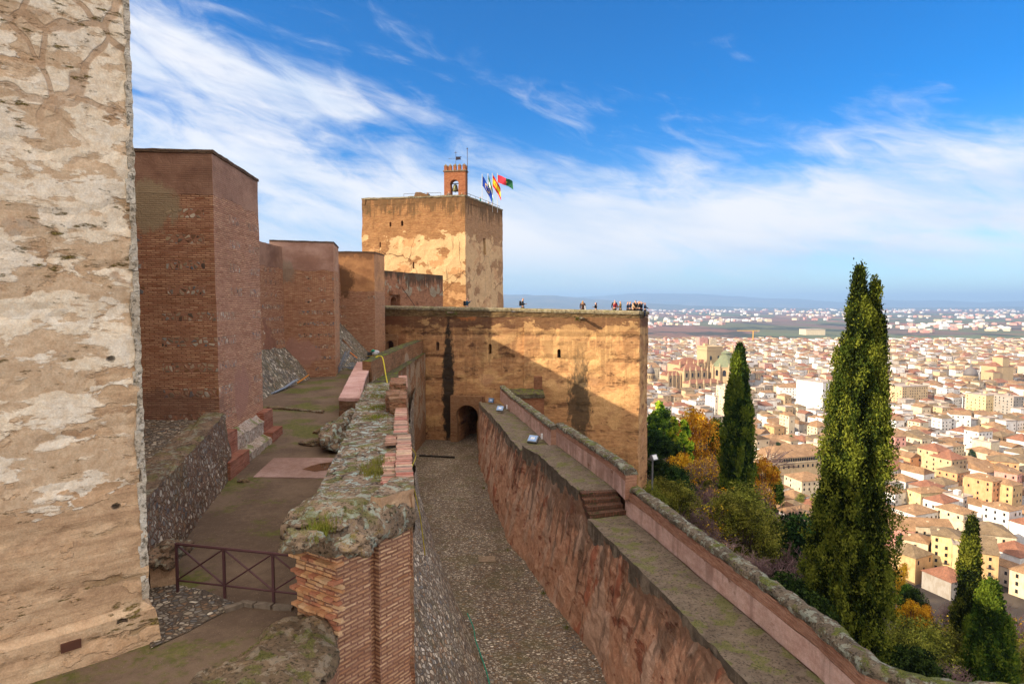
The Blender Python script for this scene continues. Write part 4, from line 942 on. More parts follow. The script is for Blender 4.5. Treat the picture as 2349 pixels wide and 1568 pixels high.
mb.solid([(p.x + (.2 if i in (1, 2) else 0), p.y, -14.2) for i, p in enumerate(q_)], [(p.x, p.y, -5.0) for p in q_], .35); mb.build('retaining_face', [MT['par2'], MT['moss']], pw, amp=.05, freq=1.2)
MT['pink'] = dirt_mat('pink_mortar_slab', c(196, 150, 138), c(222, 182, 170), mamt=.0, seed=14)
qq = [G(777, 912, -4.25), G(826, 913, -4.25), G(838, 868, -4.25), G(854, 830, -4.25), G(819, 830, -4.25), G(799, 868, -4.25)]
mb = MB(); mb.solid([p - Vector((0, 0, .14)) for p in qq], qq, .15, 0, 0); mb.build('mortar_slab', MT['pink'], amp=.02, freq=2, label='long pink mortar slab capping the wall beside the cobbled court', cat='slab')
mb = MB(); mb.solid([(p.x, p.y, -6) for p in qq], [(p.x, p.y, -4.4) for p in qq], .3, 0, 0); mb.build('slab_wall', MT['mwside'], amp=.03, freq=2, label='low rubble wall underneath the pink mortar slab', cat='wall')

# ---------------------------------------------------------------- low rubble wall and cobbled bed between the near tower and the first bastion
q_ = [(-8.35, 12.6), (-7.35, 12.4), (-7.9, 14.8), (-8.5, 17.6), (-8.95, 19.7), (-9.6, 19.7), (-9.0, 16)]
zt_ = [-3.95, -3.95, -3.85, -3.6, -3.38, -3.38, -3.75]
mb = MB(); bs_ = [(x + (.25 if i in (1, 2, 3, 4) else 0), y, -5.9) for i, (x, y) in enumerate(q_)]
mb.solid(bs_, [(x, y, z) for (x, y), z in zip(q_, zt_)], .11)
MT['pebblewall'] = cobble_mat('pebble_wall', 8.5, c(128, 98, 76), .25, .88, 0, .06, 1.0, flat=False)
mb.build('low_rubble_wall', [MT['pebblewall'], MT['rubble']], fn=lambda p: nv(p, 2) * .05 + nv(p, 7) * .03, label='low pebble wall with a lichen top joining the near tower and the first bastion', cat='wall')
mb = MB(); mb.patch((-16, 12.2, -4.35), (-7.9, 12.2, -4.35), (-9.2, 19.8, -3.62), (-16, 19.8, -3.62), .25, uv='top'); mb.build('cobbled_bed', MT['patch'], kind='structure', amp=.05, freq=1, smooth=True)
p = GU(370, 1352); mb = MB(); mb.box(p.x - .12, p.y + .35, p.z + .18, .5, .5, .5, rz=.5, res=.06); stp = mb.build('masonry_stub', MT['rend'], amp=.03, freq=5, label='short broken block of masonry between the near tower and the railing', cat='masonry')
lump('stub_top', (p.x - .14, p.y + .4, p.z + .55), (.36, .5, .22), MT['rubble'], stp, 6, amp=.5)
# cobbled patch and kerb stones before the railing
pts = [GU(*q_, .02) for q_ in ((328, 1345), (395, 1338), (470, 1352), (560, 1390), (515, 1402), (470, 1425), (430, 1448), (345, 1486))]
mb = MB(); mb.capfan([(p.x, p.y, p.z) for p in reversed(pts)], .1, 0); o = mb.build('cobbled_patch', MT['patch'], kind='structure')
for v in o.data.polygons: pass
MT['kerb'] = flat('kerb_stone', c(126, 112, 96), .9, var=.4)
for a, b in (((552, 1387), (585, 1391)), ((588, 1391), (624, 1395)), ((628, 1396), (672, 1398)), ((515, 1403), (556, 1390)), ((560, 1386), (566, 1389))):
    a, b = GU(*a), GU(*b); mid_ = (a + b) / 2; mb = MB(); mb.box(mid_.x, mid_.y, mid_.z + .02, (b - a).length, .13, .12, rz=math.atan2(b.y - a.y, b.x - a.x), res=.05)
    mb.build('kerb_stone', MT['kerb'], amp=.02, freq=6, label='worn kerb stones edging the cobbled patch below the railing', cat='kerb stone', group='kerb stones below the railing')
# railing
ry = GU(408, 1360), GU(517, 1379), GU(628, 1386)
dirr = (ry[2] - ry[0]).normalized(); step_ = (ry[2] - ry[0]).length / 2
rl = empty('railing', ry[0], 'brown metal railing with crossed bars across the courtyard', 'railing')
iron2 = flat('brown_painted_steel', c(92, 62, 62), .5, .3, .1)
P_ = [ry[0] + dirr * step_ * k for k in range(4)]; H = 1.0
for k in range(4): mb = MB(); mb.box(P_[k].x, P_[k].y, P_[k].z + H / 2, .045, .045, H); mb.build('post', iron2, rl)
up = Vector((0, 0, 1)); bar = lambda a, b, r_, nm: (lambda m_: (m_.tube([a, b], r_, 6), m_.build(nm, iron2, rl)))(MB())
bar(P_[0] + up * (H - .02), P_[3] + up * (H - .02), .028, 'top_rail'); bar(P_[0] + up * .26, P_[3] + up * .26, .020, 'bottom_rail')
for k in range(3):
    a, b = P_[k], P_[k + 1]; bar(a + up * .27, b + up * (H - .03), .017, 'cross_bar'); bar(a + up * (H - .03), b + up * .27, .017, 'cross_bar')

# ---------------------------------------------------------------- right rampart with its wall walk
rp = empty('rampart', (2, 30, -13.5), 'long rampart with a stepped wall walk between the cobbled path and the hillside', 'rampart')
MT['rw'] = wall_mat('rampart_face', earth=(c(158, 106, 78), c(190, 142, 112), c(208, 170, 140)), brk=(c(190, 120, 90), c(150, 82, 60), c(166, 112, 86)), brk_mask=.565,
    patches=[(c(204, 168, 142), c(184, 146, 122), .55, .55, .50, -14, -8.6), (c(176, 112, 84), c(158, 96, 70), .7, .5, .585, -14, -8)], streaks=(c(74, 60, 46), -7.9, 3.4, .65), dark=.3, seed=51, bump=1.4, psoft=.05)
MT['walk'] = lichen_mat('wall_walk_floor', (c(112, 98, 82), c(134, 118, 100)), .25, c(150, 138, 120), c(66, 56, 44), .1, .45, 61, 1.2)
MT['lip'] = wall_mat('walk_edge_render', earth=(c(100, 88, 74), c(134, 120, 102), c(158, 144, 124)), streaks=(c(62, 54, 44), -7.6, 2.2, .6), dark=.35, seed=55, bump=1.3)
ZE, ZD, ZC, ZB, ZA = -8.4, -7.7, -8.2, -8.7, -9.05
Ei = [G(*q, ZE) for q in ((1353, 1190), (1400, 1238), (1511, 1345.7), (1605, 1445), (1718, 1567.7), (1850, 1700))]
Eo = [G(*q, ZE) for q in ((1436, 1180), (1480, 1216), (1605, 1324), (1710, 1410), (1871, 1547), (2010, 1665))]
Di = [G(*q, ZD) for q in ((1200, 1021.6), (1240, 1046), (1328.6, 1125.3))]; Do = [G(*q, ZD) for q in ((1276, 1020), (1325, 1056), (1411, 1122))]
Ci = [G(*q, ZC) for q in ((1144, 968.9), (1175.5, 1010), (1196, 1032))]; Co = [G(*q, ZC) for q in ((1203.5, 968.9), (1232, 995), (1262, 1022))]
Bi = [G(*q, ZB) for q in ((1124.5, 946.5), (1144, 972))]; Bo = [G(*q, ZB) for q in ((1174, 944), (1206, 972))]
Ai = [G(*q, ZA) for q in ((1099.8, 922.8), (1124.5, 950))]; Ao = [G(*q, ZA) for q in ((1149, 926), (1176, 950))]
foot = [GP(*q) for q in ((1096.5, 1057.8), (1111, 1104), (1134, 1169.7), (1170.6, 1255), (1203.5, 1288), (1262.8, 1376), (1361, 1504), (1388, 1567.7))]
foot = [Vector((foot[0].x - .6, 67, zpath(67)))] + foot + [foot[-1] + (foot[-1] - foot[-2]).normalized() * 6]
def footx(y): return interp([(p.x, p.y) for p in foot], y)
def seg(inn, out, z, drop=False):
    """wall body under one stretch of the walk; its floor is its top"""
    mb = MB(); wm = MB()
    for a, b, cc, d in zip(inn, inn[1:], out[1:], out):
        wm.patch(a, b, cc, d, .12, uv='top')
        of = Vector((.9, -.2, 0)); mb.patch(cc + of, d + of, Vector((d.x + 1.6, d.y, -22)), Vector((cc.x + 1.6, cc.y, -22)), 1.0, 0)
    for e0, e1 in ((inn[0], out[0]), (inn[-1], out[-1])):
        mb.patch(e0 - Vector((0, 0, 5)), e1 - Vector((0, 0, 5)), e1 - Vector((0, 0, .02)), e0 - Vector((0, 0, .02)), .3, 0)
    mb.build('wall_core', [MT['rw']], rp)
    wm.build('wall_walk', [MT['walk']], rp, fn=lambda p: nv(p, 1.5) * .015)
seg(Ei, Eo, ZE); seg(Di, Do, ZD); seg(Ci, Co, ZC); seg(Bi, Bo, ZB); seg(Ai, Ao, ZA)
# the long face towards the path, one continuous sheet
chain = []
for L_, z in ((Ei, ZE), (Di, ZD), (Ci, ZC), (Bi, ZB), (Ai, ZA)): chain += [(p.y, p.x, z) for p in L_]
chain.sort()
def topof(y):
    if y <= chain[0][0]: return chain[0][1:]
    for (ya, xa, za), (yb, xb, zb2) in zip(chain, chain[1:]):
        if ya <= y <= yb: t = (y - ya) / max(1e-6, yb - ya); return xa + (xb - xa) * t, (za + (zb2 - za) * t)
    return chain[-1][1:]
mb = MB(); ys_ = []; y = chain[0][0]
while y < 66.4: ys_.append(y); y += .16 if y < 40 else .3
NW = 34; sx_ = lambda y: sum(topof(y + q)[0] for q in (-.6, -.3, 0, .3, .6)) / 5
for y in ys_:
    fx, tx_, tz_ = footx(y), min(topof(y)[0], sx_(y) + .12), topof(y)[1] - .12
    for k in range(NW + 1): t = k / NW; mb.V.append((fx + (tx_ - fx) * t, y, (zpath(y) - .2) * (1 - t) + tz_ * t))
for i in range(len(ys_) - 1):
    for k in range(NW): q = i * (NW + 1) + k; f = (q, q + 1, q + NW + 2, q + NW + 1); mb.F.append(f); mb.U.append([(-mb.V[j][1], mb.V[j][2]) for j in f]); mb.M.append(0)
mb.build('wall_face', [MT['rw']], rp, fn=lambda p: Vector((fbm(p, .35) * .10 + fbm(p, 1.6) * .07 + fbm(p, 5) * .025, 0, 0)))
# edge band of rendered stone along the inner side, standing a little proud
def lip(inn, z, w0=.0, h_=.55, name='walk_edge'):
    mb = MB()
    for a, b in zip(inn, inn[1:]):
        u = (b - a).to_2d().normalized(); n_ = Vector((u.y, -u.x, 0)); n_ = n_ if n_.x < 0 else -n_
        q_ = [a + n_ * .06, b + n_ * .06, b - n_ * .22, a - n_ * .22]
        if (q_[1] - q_[0]).cross(q_[2] - q_[1]).z < 0: q_.reverse()
        mb.solid([p - Vector((0, 0, h_)) for p in q_], [p + Vector((0, 0, .03)) for p in q_], .12, 0, 1)
    mb.build(name, [MT['lip'], MT['walk']], rp, fn=lambda p: nv(p, 1.2) * .05 + nv(p, 4) * .03)
lip(Ei, ZE, h_=.75); lip(Di, ZD, h_=.9); lip(Ci, ZC, h_=.6); lip(Bi, ZB, h_=.5); lip(Ai, ZA, h_=.4)
# steps from the near stretch up to the middle one
MT['step'] = wall_mat('step_brick', brk=(c(150, 104, 80), c(112, 74, 56), c(96, 80, 66)), bw=.07, rh=.2, dark=.5, seed=71, moss=(c(54, 56, 30), c(90, 94, 46), .54, -9, -8.2))
sa0, sa1 = Di[-1], Do[-1]; sb0, sb1 = Ei[0], Eo[0]; NST = 4
for k in range(NST):
    t0, t1 = k / NST, (k + 1) / NST; z = ZD - (ZD - ZE) * (k + .0) / NST
    a, b = sa0.lerp(sb0, t0), sa1.lerp(sb1, t0); e, g = sa1.lerp(sb1, t1), sa0.lerp(sb0, t1)
    a, b = a - (g - a) * .0, b
    q_ = [Vector((p.x, p.y, 0)) for p in (g, e, b, a)]
    mb = MB(); mb.solid([(p.x, p.y, -9.2) for p in q_], [(p.x, p.y, z - .001 * k) for p in q_], .1, 0, 0); mb.build('step', MT['step'], rp, amp=.012, freq=5)
mb = MB(); q_ = [sb0, sa0, Di[-1]]; 
fa = Vector((footx(sa0.y), sa0.y, zpath(sa0.y) - .2)); fb = Vector((footx(sb0.y), sb0.y, zpath(sb0.y) - .2))
mb.patch(fb, fa, sa0 - Vector((0, 0, .9)), sb0 - Vector((0, 0, .35)), .2); mb.build('wall_body', MT['rw'], rp, amp=.06, freq=1.2)
# parapets
MT['parbrick'] = wall_mat('rampart_parapet', brk=(c(212, 162, 130), c(176, 122, 96), c(186, 144, 122)), rh=.06, bw=.26, dark=.25, seed=81, bump=1.1)
MT['parpink'] = wall_mat('parapet_pink_render', earth=(c(190, 148, 130), c(212, 174, 158), c(226, 194, 180)), brk=(c(204, 152, 122), c(170, 118, 94), c(186, 144, 122)), brk_mask=.62, dark=.35, seed=83, streaks=(c(120, 84, 68), -6, 3, .4), bump=.7)
MT['coprub'] = lichen_mat('parapet_coping_rubble', (c(142, 126, 104), c(108, 96, 80)), .7, c(176, 180, 160), c(50, 44, 34), .2, .7, 85, 1.9)
def parapet(inner, ztops, width=.42, hi=.55, cop=.20, plain_from=None):
    """inner: foot line on the walk; ztops: height of the coping top at each point"""
    mb, m2, m3 = MB(), MB(), MB()
    def nrm(i):
        u = (inner[min(i + 1, len(inner) - 1)] - inner[max(i - 1, 0)]).to_2d().normalized(); n_ = Vector((-u.y, u.x, 0)); return n_ if n_.x > 0 else -n_
    for i in range(len(inner) - 1):
        a, b = inner[i], inner[i + 1]; za, zb = ztops[i], ztops[i + 1]; na, nb = nrm(i) * width, nrm(i + 1) * width
        at = lambda p, z: Vector((p.x, p.y, z))
        ma, mb_ = a.z + (za - a.z) * hi, b.z + (zb - b.z) * hi
        ua = a.y
        m2.patch(at(b, b.z), at(a, a.z), at(a, ma), at(b, mb_), .15, u0=-b.y)
        mb.patch(at(b, mb_), at(a, ma), at(a, za - cop), at(b, zb - cop), .15, u0=-b.y)
        mb.patch(at(a + na, -16), at(b + nb, -16), at(b + nb, zb - cop), at(a + na, za - cop), .8)
        prof = [(-.05, -cop), (-.07, -cop * .45), (0.02, -.02), (.5, .03), (.98, -.02), (1.07, -cop * .45), (1.05, -cop)]
        for p0_, p1_ in zip(prof, prof[1:]):
            m3.patch(at(b + nb * p0_[0], zb + p0_[1]), at(a + na * p0_[0], za + p0_[1]), at(a + na * p1_[0], za + p1_[1]), at(b + nb * p1_[0], zb + p1_[1]), .09)
    for i, s_ in ((0, 1), (len(inner) - 1, -1)):
        p = inner[i]; n_ = nrm(i) * width; z = ztops[i]
        mb.patch((p.x, p.y, p.z), (p.x + n_.x, p.y + n_.y, p.z), (p.x + n_.x, p.y + n_.y, z - cop), (p.x, p.y, z - cop), .15)
        m3.face([Vector((p.x, p.y, z)) + n_ * w0 + Vector((0, 0, w1)) for w0, w1 in [(-.05, -cop), (0, 0), (.5, .03), (1, 0), (1.05, -cop)]])
    m2.build('parapet_render', MT['parpink'], rp, amp=.015); mb.build('parapet_brick', MT['parbrick'], rp, amp=.02, freq=3)
    m3.build('coping', MT['coprub'], rp, fn=lambda p: nv(p, 2.2) * .05 + nv(p, 6) * .035)
def par_from(px_in, ztop, zwalk, hi=.55):
    inner = [G(*q, zwalk) for q in px_in]; return inner
iE = [G(*q, ZE) for q in ((1434, 1178), (1480, 1214), (1605, 1322), (1710, 1408), (1871, 1545))]
last = iE[-1]; iE += [Vector((7.05, 12.3, ZE)), Vector((7.9, 11.5, ZE)), Vector((10.5, 11.15, ZE))]
parapet(iE, [-7.18] * 8, .42, .52)
iD = [G(*q, ZD) for q in ((1276, 1020), (1325, 1056), (1411, 1122), (1434, 1146))]
parapet(iD, [-6.5, -6.5, -6.5, -6.52], .46, .62)
iC = [G(*q, ZC) for q in ((1203.5, 968.9), (1232, 995), (1264, 1024))]; parapet(iC, [-7.0] * 3, .45, .7)
iB = [G(*q, ZB) for q in ((1174, 944), (1206, 972))]; parapet(iB, [-7.42, -7.42], .45, .75)
iA = [G(*q, ZA) for q in ((1147, 918), (1176, 950))]; parapet(iA, [-7.62, -7.66], .45, .75)

# floodlights and small wall lamps on the walk
glass = Mat('floodlight_glass'); gm = glass.out(c(120, 160, 210), .12, spec=.8, Coat_Weight=.6)
grey = flat('grey_cast_metal', c(132, 134, 136), .45, .5)
for k, (px, py, z, s_, lb, tilt, rz_) in enumerate(((1222, 1016, ZC, .62, 'largest of the tilted floodlights, standing on the wall walk', .75, -.5), (1147, 944, ZB + .1, .60, 'second floodlight of the wall walk with its glass turned up', .8, -.4), (1126, 925, ZA + .05, .55, 'farthest floodlight of the wall walk seen edge on', 1.35, -.6))):
    p = G(px, py, z); o = empty('floodlight', p, lb, 'floodlight', 'floodlights on the wall walk')
    M = Matrix.Translation(p + Vector((0, 0, .30))) @ Matrix.Rotation(rz_, 4, 'Z') @ Matrix.Rotation(-(math.pi / 2 - tilt), 4, 'X')
    mb = MB(); mb.box(0, .10, 0, s_, .16, s_ * .78, M=M); mb.box(0, .22, 0, s_ * .6, .12, s_ * .5, M=M); mb.build('housing', grey, o)
    mb = MB(); mb.box(0, .008, 0, s_ * .86, .02, s_ * .64, M=M); g_ = mb.build('glass', gm, o)
    mb = MB(); mb.box(0, -.006, 0, s_ * .42, .004, s_ * .26, M=M); mb.build('reflector', flat('bright_reflector', c(236, 240, 244), .25), o)
    mb = MB(); mb.tube([p, p + Vector((0, .05, .3))], .035, 6); mb.build('bracket', grey, o)
white = flat('white_enamel', c(236, 234, 232), .4)
for px, py, dd, lb in ((1244, 1000, 37.4, 'small white wall lamp next to the largest floodlight'), (1407.5, 1081, 26.9, 'small white wall lamp on the pink parapet just above the steps'), (1163.5, 933, 51.5, 'small white wall lamp on the farthest parapet')):
    p = W(px, py, dd); o = empty('wall_lamp', p, lb, 'wall lamp', 'white lamps on the parapet'); mb = MB(); mb.box(p.x - .03, p.y, p.z, .12, .18, .30); mb.build('lamp_body', white, o)
    mb = MB(); mb.box(p.x - .12, p.y - .02, p.z - .09, .08, .14, .05); mb.build('lamp_hood', grey, o)
lpz = W(1497, 1052, 46)
o = empty('lamp_post', (lpz.x, lpz.y, lpz.z - 5), 'thin grey floodlight post standing among the trees past the terrace corner', 'lamp post')
mb = MB(); mb.tube([lpz - Vector((0, 0, 6)), lpz], .06, 8); mb.build('post', grey, o)
M = Matrix.Translation(lpz + Vector((.1, 0, .1))) @ Matrix.Rotation(.6, 4, 'Z') @ Matrix.Rotation(-.5, 4, 'X'); mb = MB(); mb.box(0, 0, 0, .5, .22, .42, M=M); mb.build('lamp_head', grey, o); mb = MB(); mb.box(0, -.12, 0, .4, .01, .32, M=M); mb.build('glass', white, o)

# ---------------------------------------------------------------- hoses, builders' things
def smooth_line(P, n=8):
    P = [Vector(p) for p in P]; out = []
    for i in range(len(P) - 1):
        a, b, cc, d = P[max(i - 1, 0)], P[i], P[i + 1], P[min(i + 2, len(P) - 1)]
        for k in range(n):
            t = k / n; out.append(.5 * ((2 * b) + (cc - a) * t + (2 * a - 5 * b + 4 * cc - d) * t * t + (3 * b - a - 3 * cc + d) * t ** 3))
    return out + [P[-1]]
yh = flat('yellow_hose', c(206, 188, 30), .5)
mb = MB(); mb.tube(smooth_line([W(862, 819, 40.8), W(868, 816.5, 41), W(876, 818, 40.6), W(880, 830, 40), W(885, 860, 38), W(890.5, 887, 35.5)]), .035, 6); mb.build('yellow_hose', yh, label='yellow hose looped over the brick parapet by the side door', cat='hose')
mb = MB(); mb.tube(smooth_line([W(937, 1006, 17.4), W(941, 1022, 17.3), W(952.5, 1039, 18), W(953, 1050, 18), W(945, 1072, 16.5), W(946.5, 1100, 15), W(953, 1135, 15.5), W(962, 1175, 16), W(968, 1215, 16.5), W(975, 1272, 17)]), .012, 6); mb.build('yellow_cable', yh, label='thin yellow cable hanging from the brick edging towards the path', cat='cable')
mb = MB(); mb.tube(smooth_line([GP(1078, 1420) + Vector((-.1, 0, .25)), GP(1092, 1450) + Vector((-.1, 0, .2)), GP(1100, 1480) + Vector((-.15, 0, .25)), GP(1108, 1510) + Vector((-.1, 0, .2)), GP(1122, 1550) + Vector((-.1, 0, .2)), GP(1132, 1590) + Vector((-.1, 0, .2))]), .022, 6); mb.build('green_hose', flat('green_hose', c(20, 140, 110), .5), label='green hose lying at the foot of the cobbled slope', cat='hose')
p = GU(858, 832); p = Vector((-12.4, 57.5, zup(57)))
p = W(857, 818, 57.0); p.z = W(857, 826, 57.0).z
o = empty('mortar_trough', p, 'builder\'s trough holding a white sack tied with green', 'trough'); mb = MB(); mb.box(p.x, p.y, p.z + .25, .95, .6, .25); mb.box(p.x - .35, p.y, p.z + .55, .3, .5, .35); mb.build('trough', flat('dark_tub', c(58, 60, 66), .6), o)
mb = MB(); mb.box(p.x, p.y - .05, p.z + .40, 1.1, .55, .05); mb.build('board', flat('yellow_board', c(176, 138, 62)), o)
lump('sack', (p.x + .18, p.y, p.z + .68), (.34, .28, .26), flat('white_sack', c(206, 208, 214), .8), o, 2, sub=3, amp=.2)
lump('tie', (p.x - .02, p.y - .12, p.z + .86), (.2, .16, .13), flat('green_plastic', c(40, 160, 130), .5), o, 3, sub=3, amp=.3)
mb = MB(); mb.box(p.x, p.y, p.z + .05, .8, .5, .15); mb.build('pallet', flat('grey_block', c(90, 84, 78)), o)
rng = random.Random(12)
tubem = flat('galvanised_tube', c(122, 132, 142), .4, .6)
for px, py, dd, n, L, ang, lb in ((792, 836, 51, 7, 1.8, .5, 'loose stack of scaffold tubes by the second bastion'), (812, 842, 49, 5, 1.1, .1, 'short heap of grey clamps and tubes on the court'), (822, 822, 55, 6, 2.6, -.15, 'long grey scaffold tubes lying at the foot of the third bastion'), (785, 858, 47.2, 4, 1.7, 1.25, 'tubes leaning against the corner of the second bastion')):
    a = W(px, py, dd); o = empty('scaffold_tubes', (a.x, a.y, zup(dd)), lb, 'scaffold tubes'); a.z = zup(dd) + .05
    for k in range(n):
        d_ = Vector((math.cos(ang + rng.uniform(-.2, .2)), math.sin(ang + rng.uniform(-.2, .2)), 0 if ang < 1 else 1.1)).normalized() * L / 2; cpos = a + Vector((rng.uniform(-.3, .3), rng.uniform(-.3, .3), rng.uniform(0, .3) + (L / 2 * .7 if ang > 1 else 0)))
        mb = MB(); mb.tube([cpos - d_, cpos + d_], .03, 6); mb.build('tube', tubem, o)
a = W(806, 821, 53.5); o = empty('barrow_frame', a, 'orange and white tool frame on the heap of tubes', 'tool'); mb = MB(); mb.box(a.x, a.y, a.z, .7, .3, .06, rz=.3, M=Matrix.Identity(4)); mb.build('plate', flat('dull_plate', c(128, 120, 120)), o)
mb = MB(); mb.tube([a + Vector((-.1, 0, .5)), a + Vector((.5, 0, 0))], .05, 6); mb.build('handle', flat('orange_paint', c(220, 130, 60)), o)
pa_, pb_ = GU(622, 905), GU(675, 884)
mb = MB(); n_ = 6
for k in range(3):
    off = Vector((.05 * k, .12 * k, .06 + .02 * k)); mb.tube([pa_ + off, pa_.lerp(pb_, .5) + off + Vector((0, 0, .05)), pb_ + off + Vector((0, 0, .25))], .05, 6)
mb.box(((pa_ + pb_) / 2).x - .4, ((pa_ + pb_) / 2).y - .1, pa_.z + .08, 1.3, .35, .06, rz=math.atan2((pb_ - pa_).y, (pb_ - pa_).x)); mb.build('gutter_lengths', flat('pale_blue_plastic', c(136, 146, 160), .5), label='grey blue plastic lengths lying at the foot of the first cobbled bank', cat='gutter')
a, b = GU(683, 882), GU(708, 872); mb = MB(); mb.tube([a + Vector((0, 0, .12)), b + Vector((0, 0, .35))], .045, 6); mb.build('orange_bar', flat('orange_bar', c(206, 130, 40)), label='short orange bar lying by the grey blue plastic lengths', cat='bar')
mb = MB(); mb.tube([W(786, 778, 55), W(832, 832, 55.5)], .09, 6); mb.build('timber_beam', flat('old_beam', c(130, 88, 58)), label='wooden beam leaning down the cobbled bank by the third bastion', cat='beam')
mb = MB(); a, b = GP(962, 1046), GP(1043, 1050); mb.solid([a + Vector((0, -.12, -.1)), b + Vector((0, -.12, -.1)), b + Vector((0, .12, -.1)), a + Vector((0, .12, -.1))], [a + Vector((0, -.12, .14)), b + Vector((0, -.12, .14)), b + Vector((0, .12, .14)), a + Vector((0, .12, .14))], .15, 0, 0)
mb.build('drain_kerb', flat('wet_dark_stone', c(44, 38, 32), .6), amp=.05, freq=3, label='dark stone kerb lying across the path before the gate', cat='kerb')
# grasses on the ruined wall
def grass(name, pts, h_, n, col, label, seed):
    rr = random.Random(seed); mb = MB()
    for k in range(n):
        cx0, cy0, cz0, sp = pts[rr.randrange(len(pts))]; x, y = cx0 + rr.gauss(0, sp), cy0 + rr.gauss(0, sp * 1.3); z = cz0
        hh = h_ * rr.uniform(.4, 1.2); a = rr.uniform(0, 6.28); w_ = .006; le = Vector((math.cos(a), math.sin(a), 0)) * hh * rr.uniform(.1, .6); sd = Vector((-math.sin(a), math.cos(a), 0)) * w_
        p0 = Vector((x, y, z)); p1 = p0 + le * .4 + Vector((0, 0, hh * .6)); p2 = p0 + le + Vector((0, 0, hh))
        mb.face([p0 - sd, p0 + sd, p1 + sd * .7, p1 - sd * .7], None, rr.randrange(2)); mb.face([p1 - sd * .7, p1 + sd * .7, p2], None, rr.randrange(2))
    mb.build(name, [flat(name + '_blade', col, .8, var=.4), flat(name + '_blade', c(150, 146, 60), .8, var=.4)], label=label, cat='grass', kind='stuff')
def gz_(px, py, z): p = G(px, py, z); return (p.x, p.y, z - .06)
grass('grass_tuft', [(*gz_(742, 1205, -3.72), .12), (*gz_(765, 1185, -3.72), .10), (*gz_(725, 1222, -3.72), .08)], .16, 900, c(120, 132, 34), 'bright grass tuft growing on the rubble cap of the pillar', 1)
grass('dry_grass', [(*gz_(868, 1060, -3.7), .14), (*gz_(860, 1082, -3.7), .12), (*gz_(850, 1072, -3.7), .14)], .16, 800, c(132, 130, 60), 'dry grass on the ruined wall beside the brick edging', 2)
grass('wall_top_moss', [(*gz_(870, 905, -3.65), .3), (*gz_(872, 890, -3.65), .35), (*gz_(866, 930, -3.65), .25), (*gz_(863, 952, -3.65), .2)], .05, 2600, c(126, 142, 24), 'low green moss and grass on the far end of the ruined wall', 3)

# small things of the courtyard and the lane
m = Mat('puddle_water'); pud = m.out(c(96, 66, 44), .06, m.noise(m.P, 3, 2), .05, .01, spec=.5)
mb = MB(); q_ = [GU(*q, .036) for q in ((693, 1076), (712, 1068), (735, 1062), (760, 1059), (771, 1062), (770, 1070), (748, 1077), (722, 1081))]
mb.capfan(list(reversed(q_)), .2, 0); mb.build('puddle', pud, kind='structure')
mb = MB(); p = GP(1117, 1283); mb.box(p.x, p.y, p.z + .02, .85, .7, .06, rz=.1, res=.2); mb.build('stone_slab', flat('lane_slab', c(150, 128, 104), .9, var=.4), amp=.01, freq=4, label='single pale stone slab set in the cobbles of the lane', cat='slab')
mb = MB(); p = GU(764, 1067, .04)
for k in range(5): mb.box(p.x + k * .05 - .1, p.y, p.z, .025, .16, .02)
mb.build('drain_grate', flat('drain_iron', c(54, 56, 60), .5, .5), label='small iron drain grate at the edge of the concrete floor', cat='drain')
def sp_(px, py): p = GP(px, py); return (p.x, p.y, p.z)
pts = []
for px, py, up_ in ((1000, 1350, 1.0), (985, 1310, .8), (1020, 1420, .9), (1040, 1470, .8), (965, 1260, .3), (1085, 1500, .2), (1165, 1262, 0), (1110, 1120, 0), (1300, 1440, 0), (1245, 1362, 0)):
    p = GP(px, py); pts.append((p.x - up_ * .35, p.y, p.z + up_, .07))
grass('weeds', pts, .14, 700, c(64, 92, 34), 'weeds rooted in the cobbled slope and along the foot of the lane walls', 9)
# ---------------------------------------------------------------- hillside, plain and far hills
ZT = -120.0
def gz(x, y):
    v = -16.5 - .60 * max(0, x - 8) - .33 * max(0, y - 100) + 2.2 * fbm((x, y, 0), .03, 3)
    k = 14.0
    return max(v, ZT) + k * math.exp(-abs(v - ZT) / k) * 0 if v > ZT + 0 else ZT - .6
def GH(px, py):
    v = ray(px, py); t = 20.0
    while t < 900:
        p = v * t
        if p.z < gz(p.x, p.y): return p
        t += .5
    return G(px, py, ZT)
MT['hill'] = dirt_mat('hillside_undergrowth', c(62, 58, 38), c(88, 76, 56), c(60, 68, 30), .8, seed=22)
mb = MB(); nx, ny = 64, 100; x0, x1, y0, y1 = -70, 210, -30, 430
base = 0
for j in range(ny + 1):
    for i in range(nx + 1):
        x, y = x0 + (x1 - x0) * i / nx, y0 + (y1 - y0) * j / ny; z = gz(x, y)
        if x < 8 and y < 90: z = min(z, -19)
        mb.V.append((x, y, z))
for j in range(ny):
    for i in range(nx):
        k = j * (nx + 1) + i; f = (k, k + 1, k + nx + 2, k + nx + 1); mb.F.append(f); mb.U.append([mb.V[q][:2] for q in f]); mb.M.append(0)
mb.build('hillside', MT['hill'], kind='structure', smooth=True)
m = Mat('plain_fields'); P = m.P; x, y, z = m.sep(P)
cellv = m.comb(m.m('MULTIPLY', x, 1 / 620), m.m('MULTIPLY', y, 1 / 1500), 0)
vv = m.vor(m.warp(cellv, .9, .5), 1.0)
fc = m.ramp(m.sep(vv.outputs['Color'])[0], [(0, c(116, 84, 66)), (.22, c(92, 92, 60)), (.38, c(112, 92, 66)), (.55, c(104, 84, 70)), (.7, c(136, 96, 76)), (.85, c(92, 98, 66)), (1, c(84, 72, 54))], 'CONSTANT')
tr = m.mr(m.noise(m.comb(m.m('MULTIPLY', x, 1 / 420), m.m('MULTIPLY', y, 1 / 900), 0), 1.6, 7, .65), .53, .57)
fc = m.mix(m.m('MULTIPLY', tr, .85), fc, c(40, 46, 30))
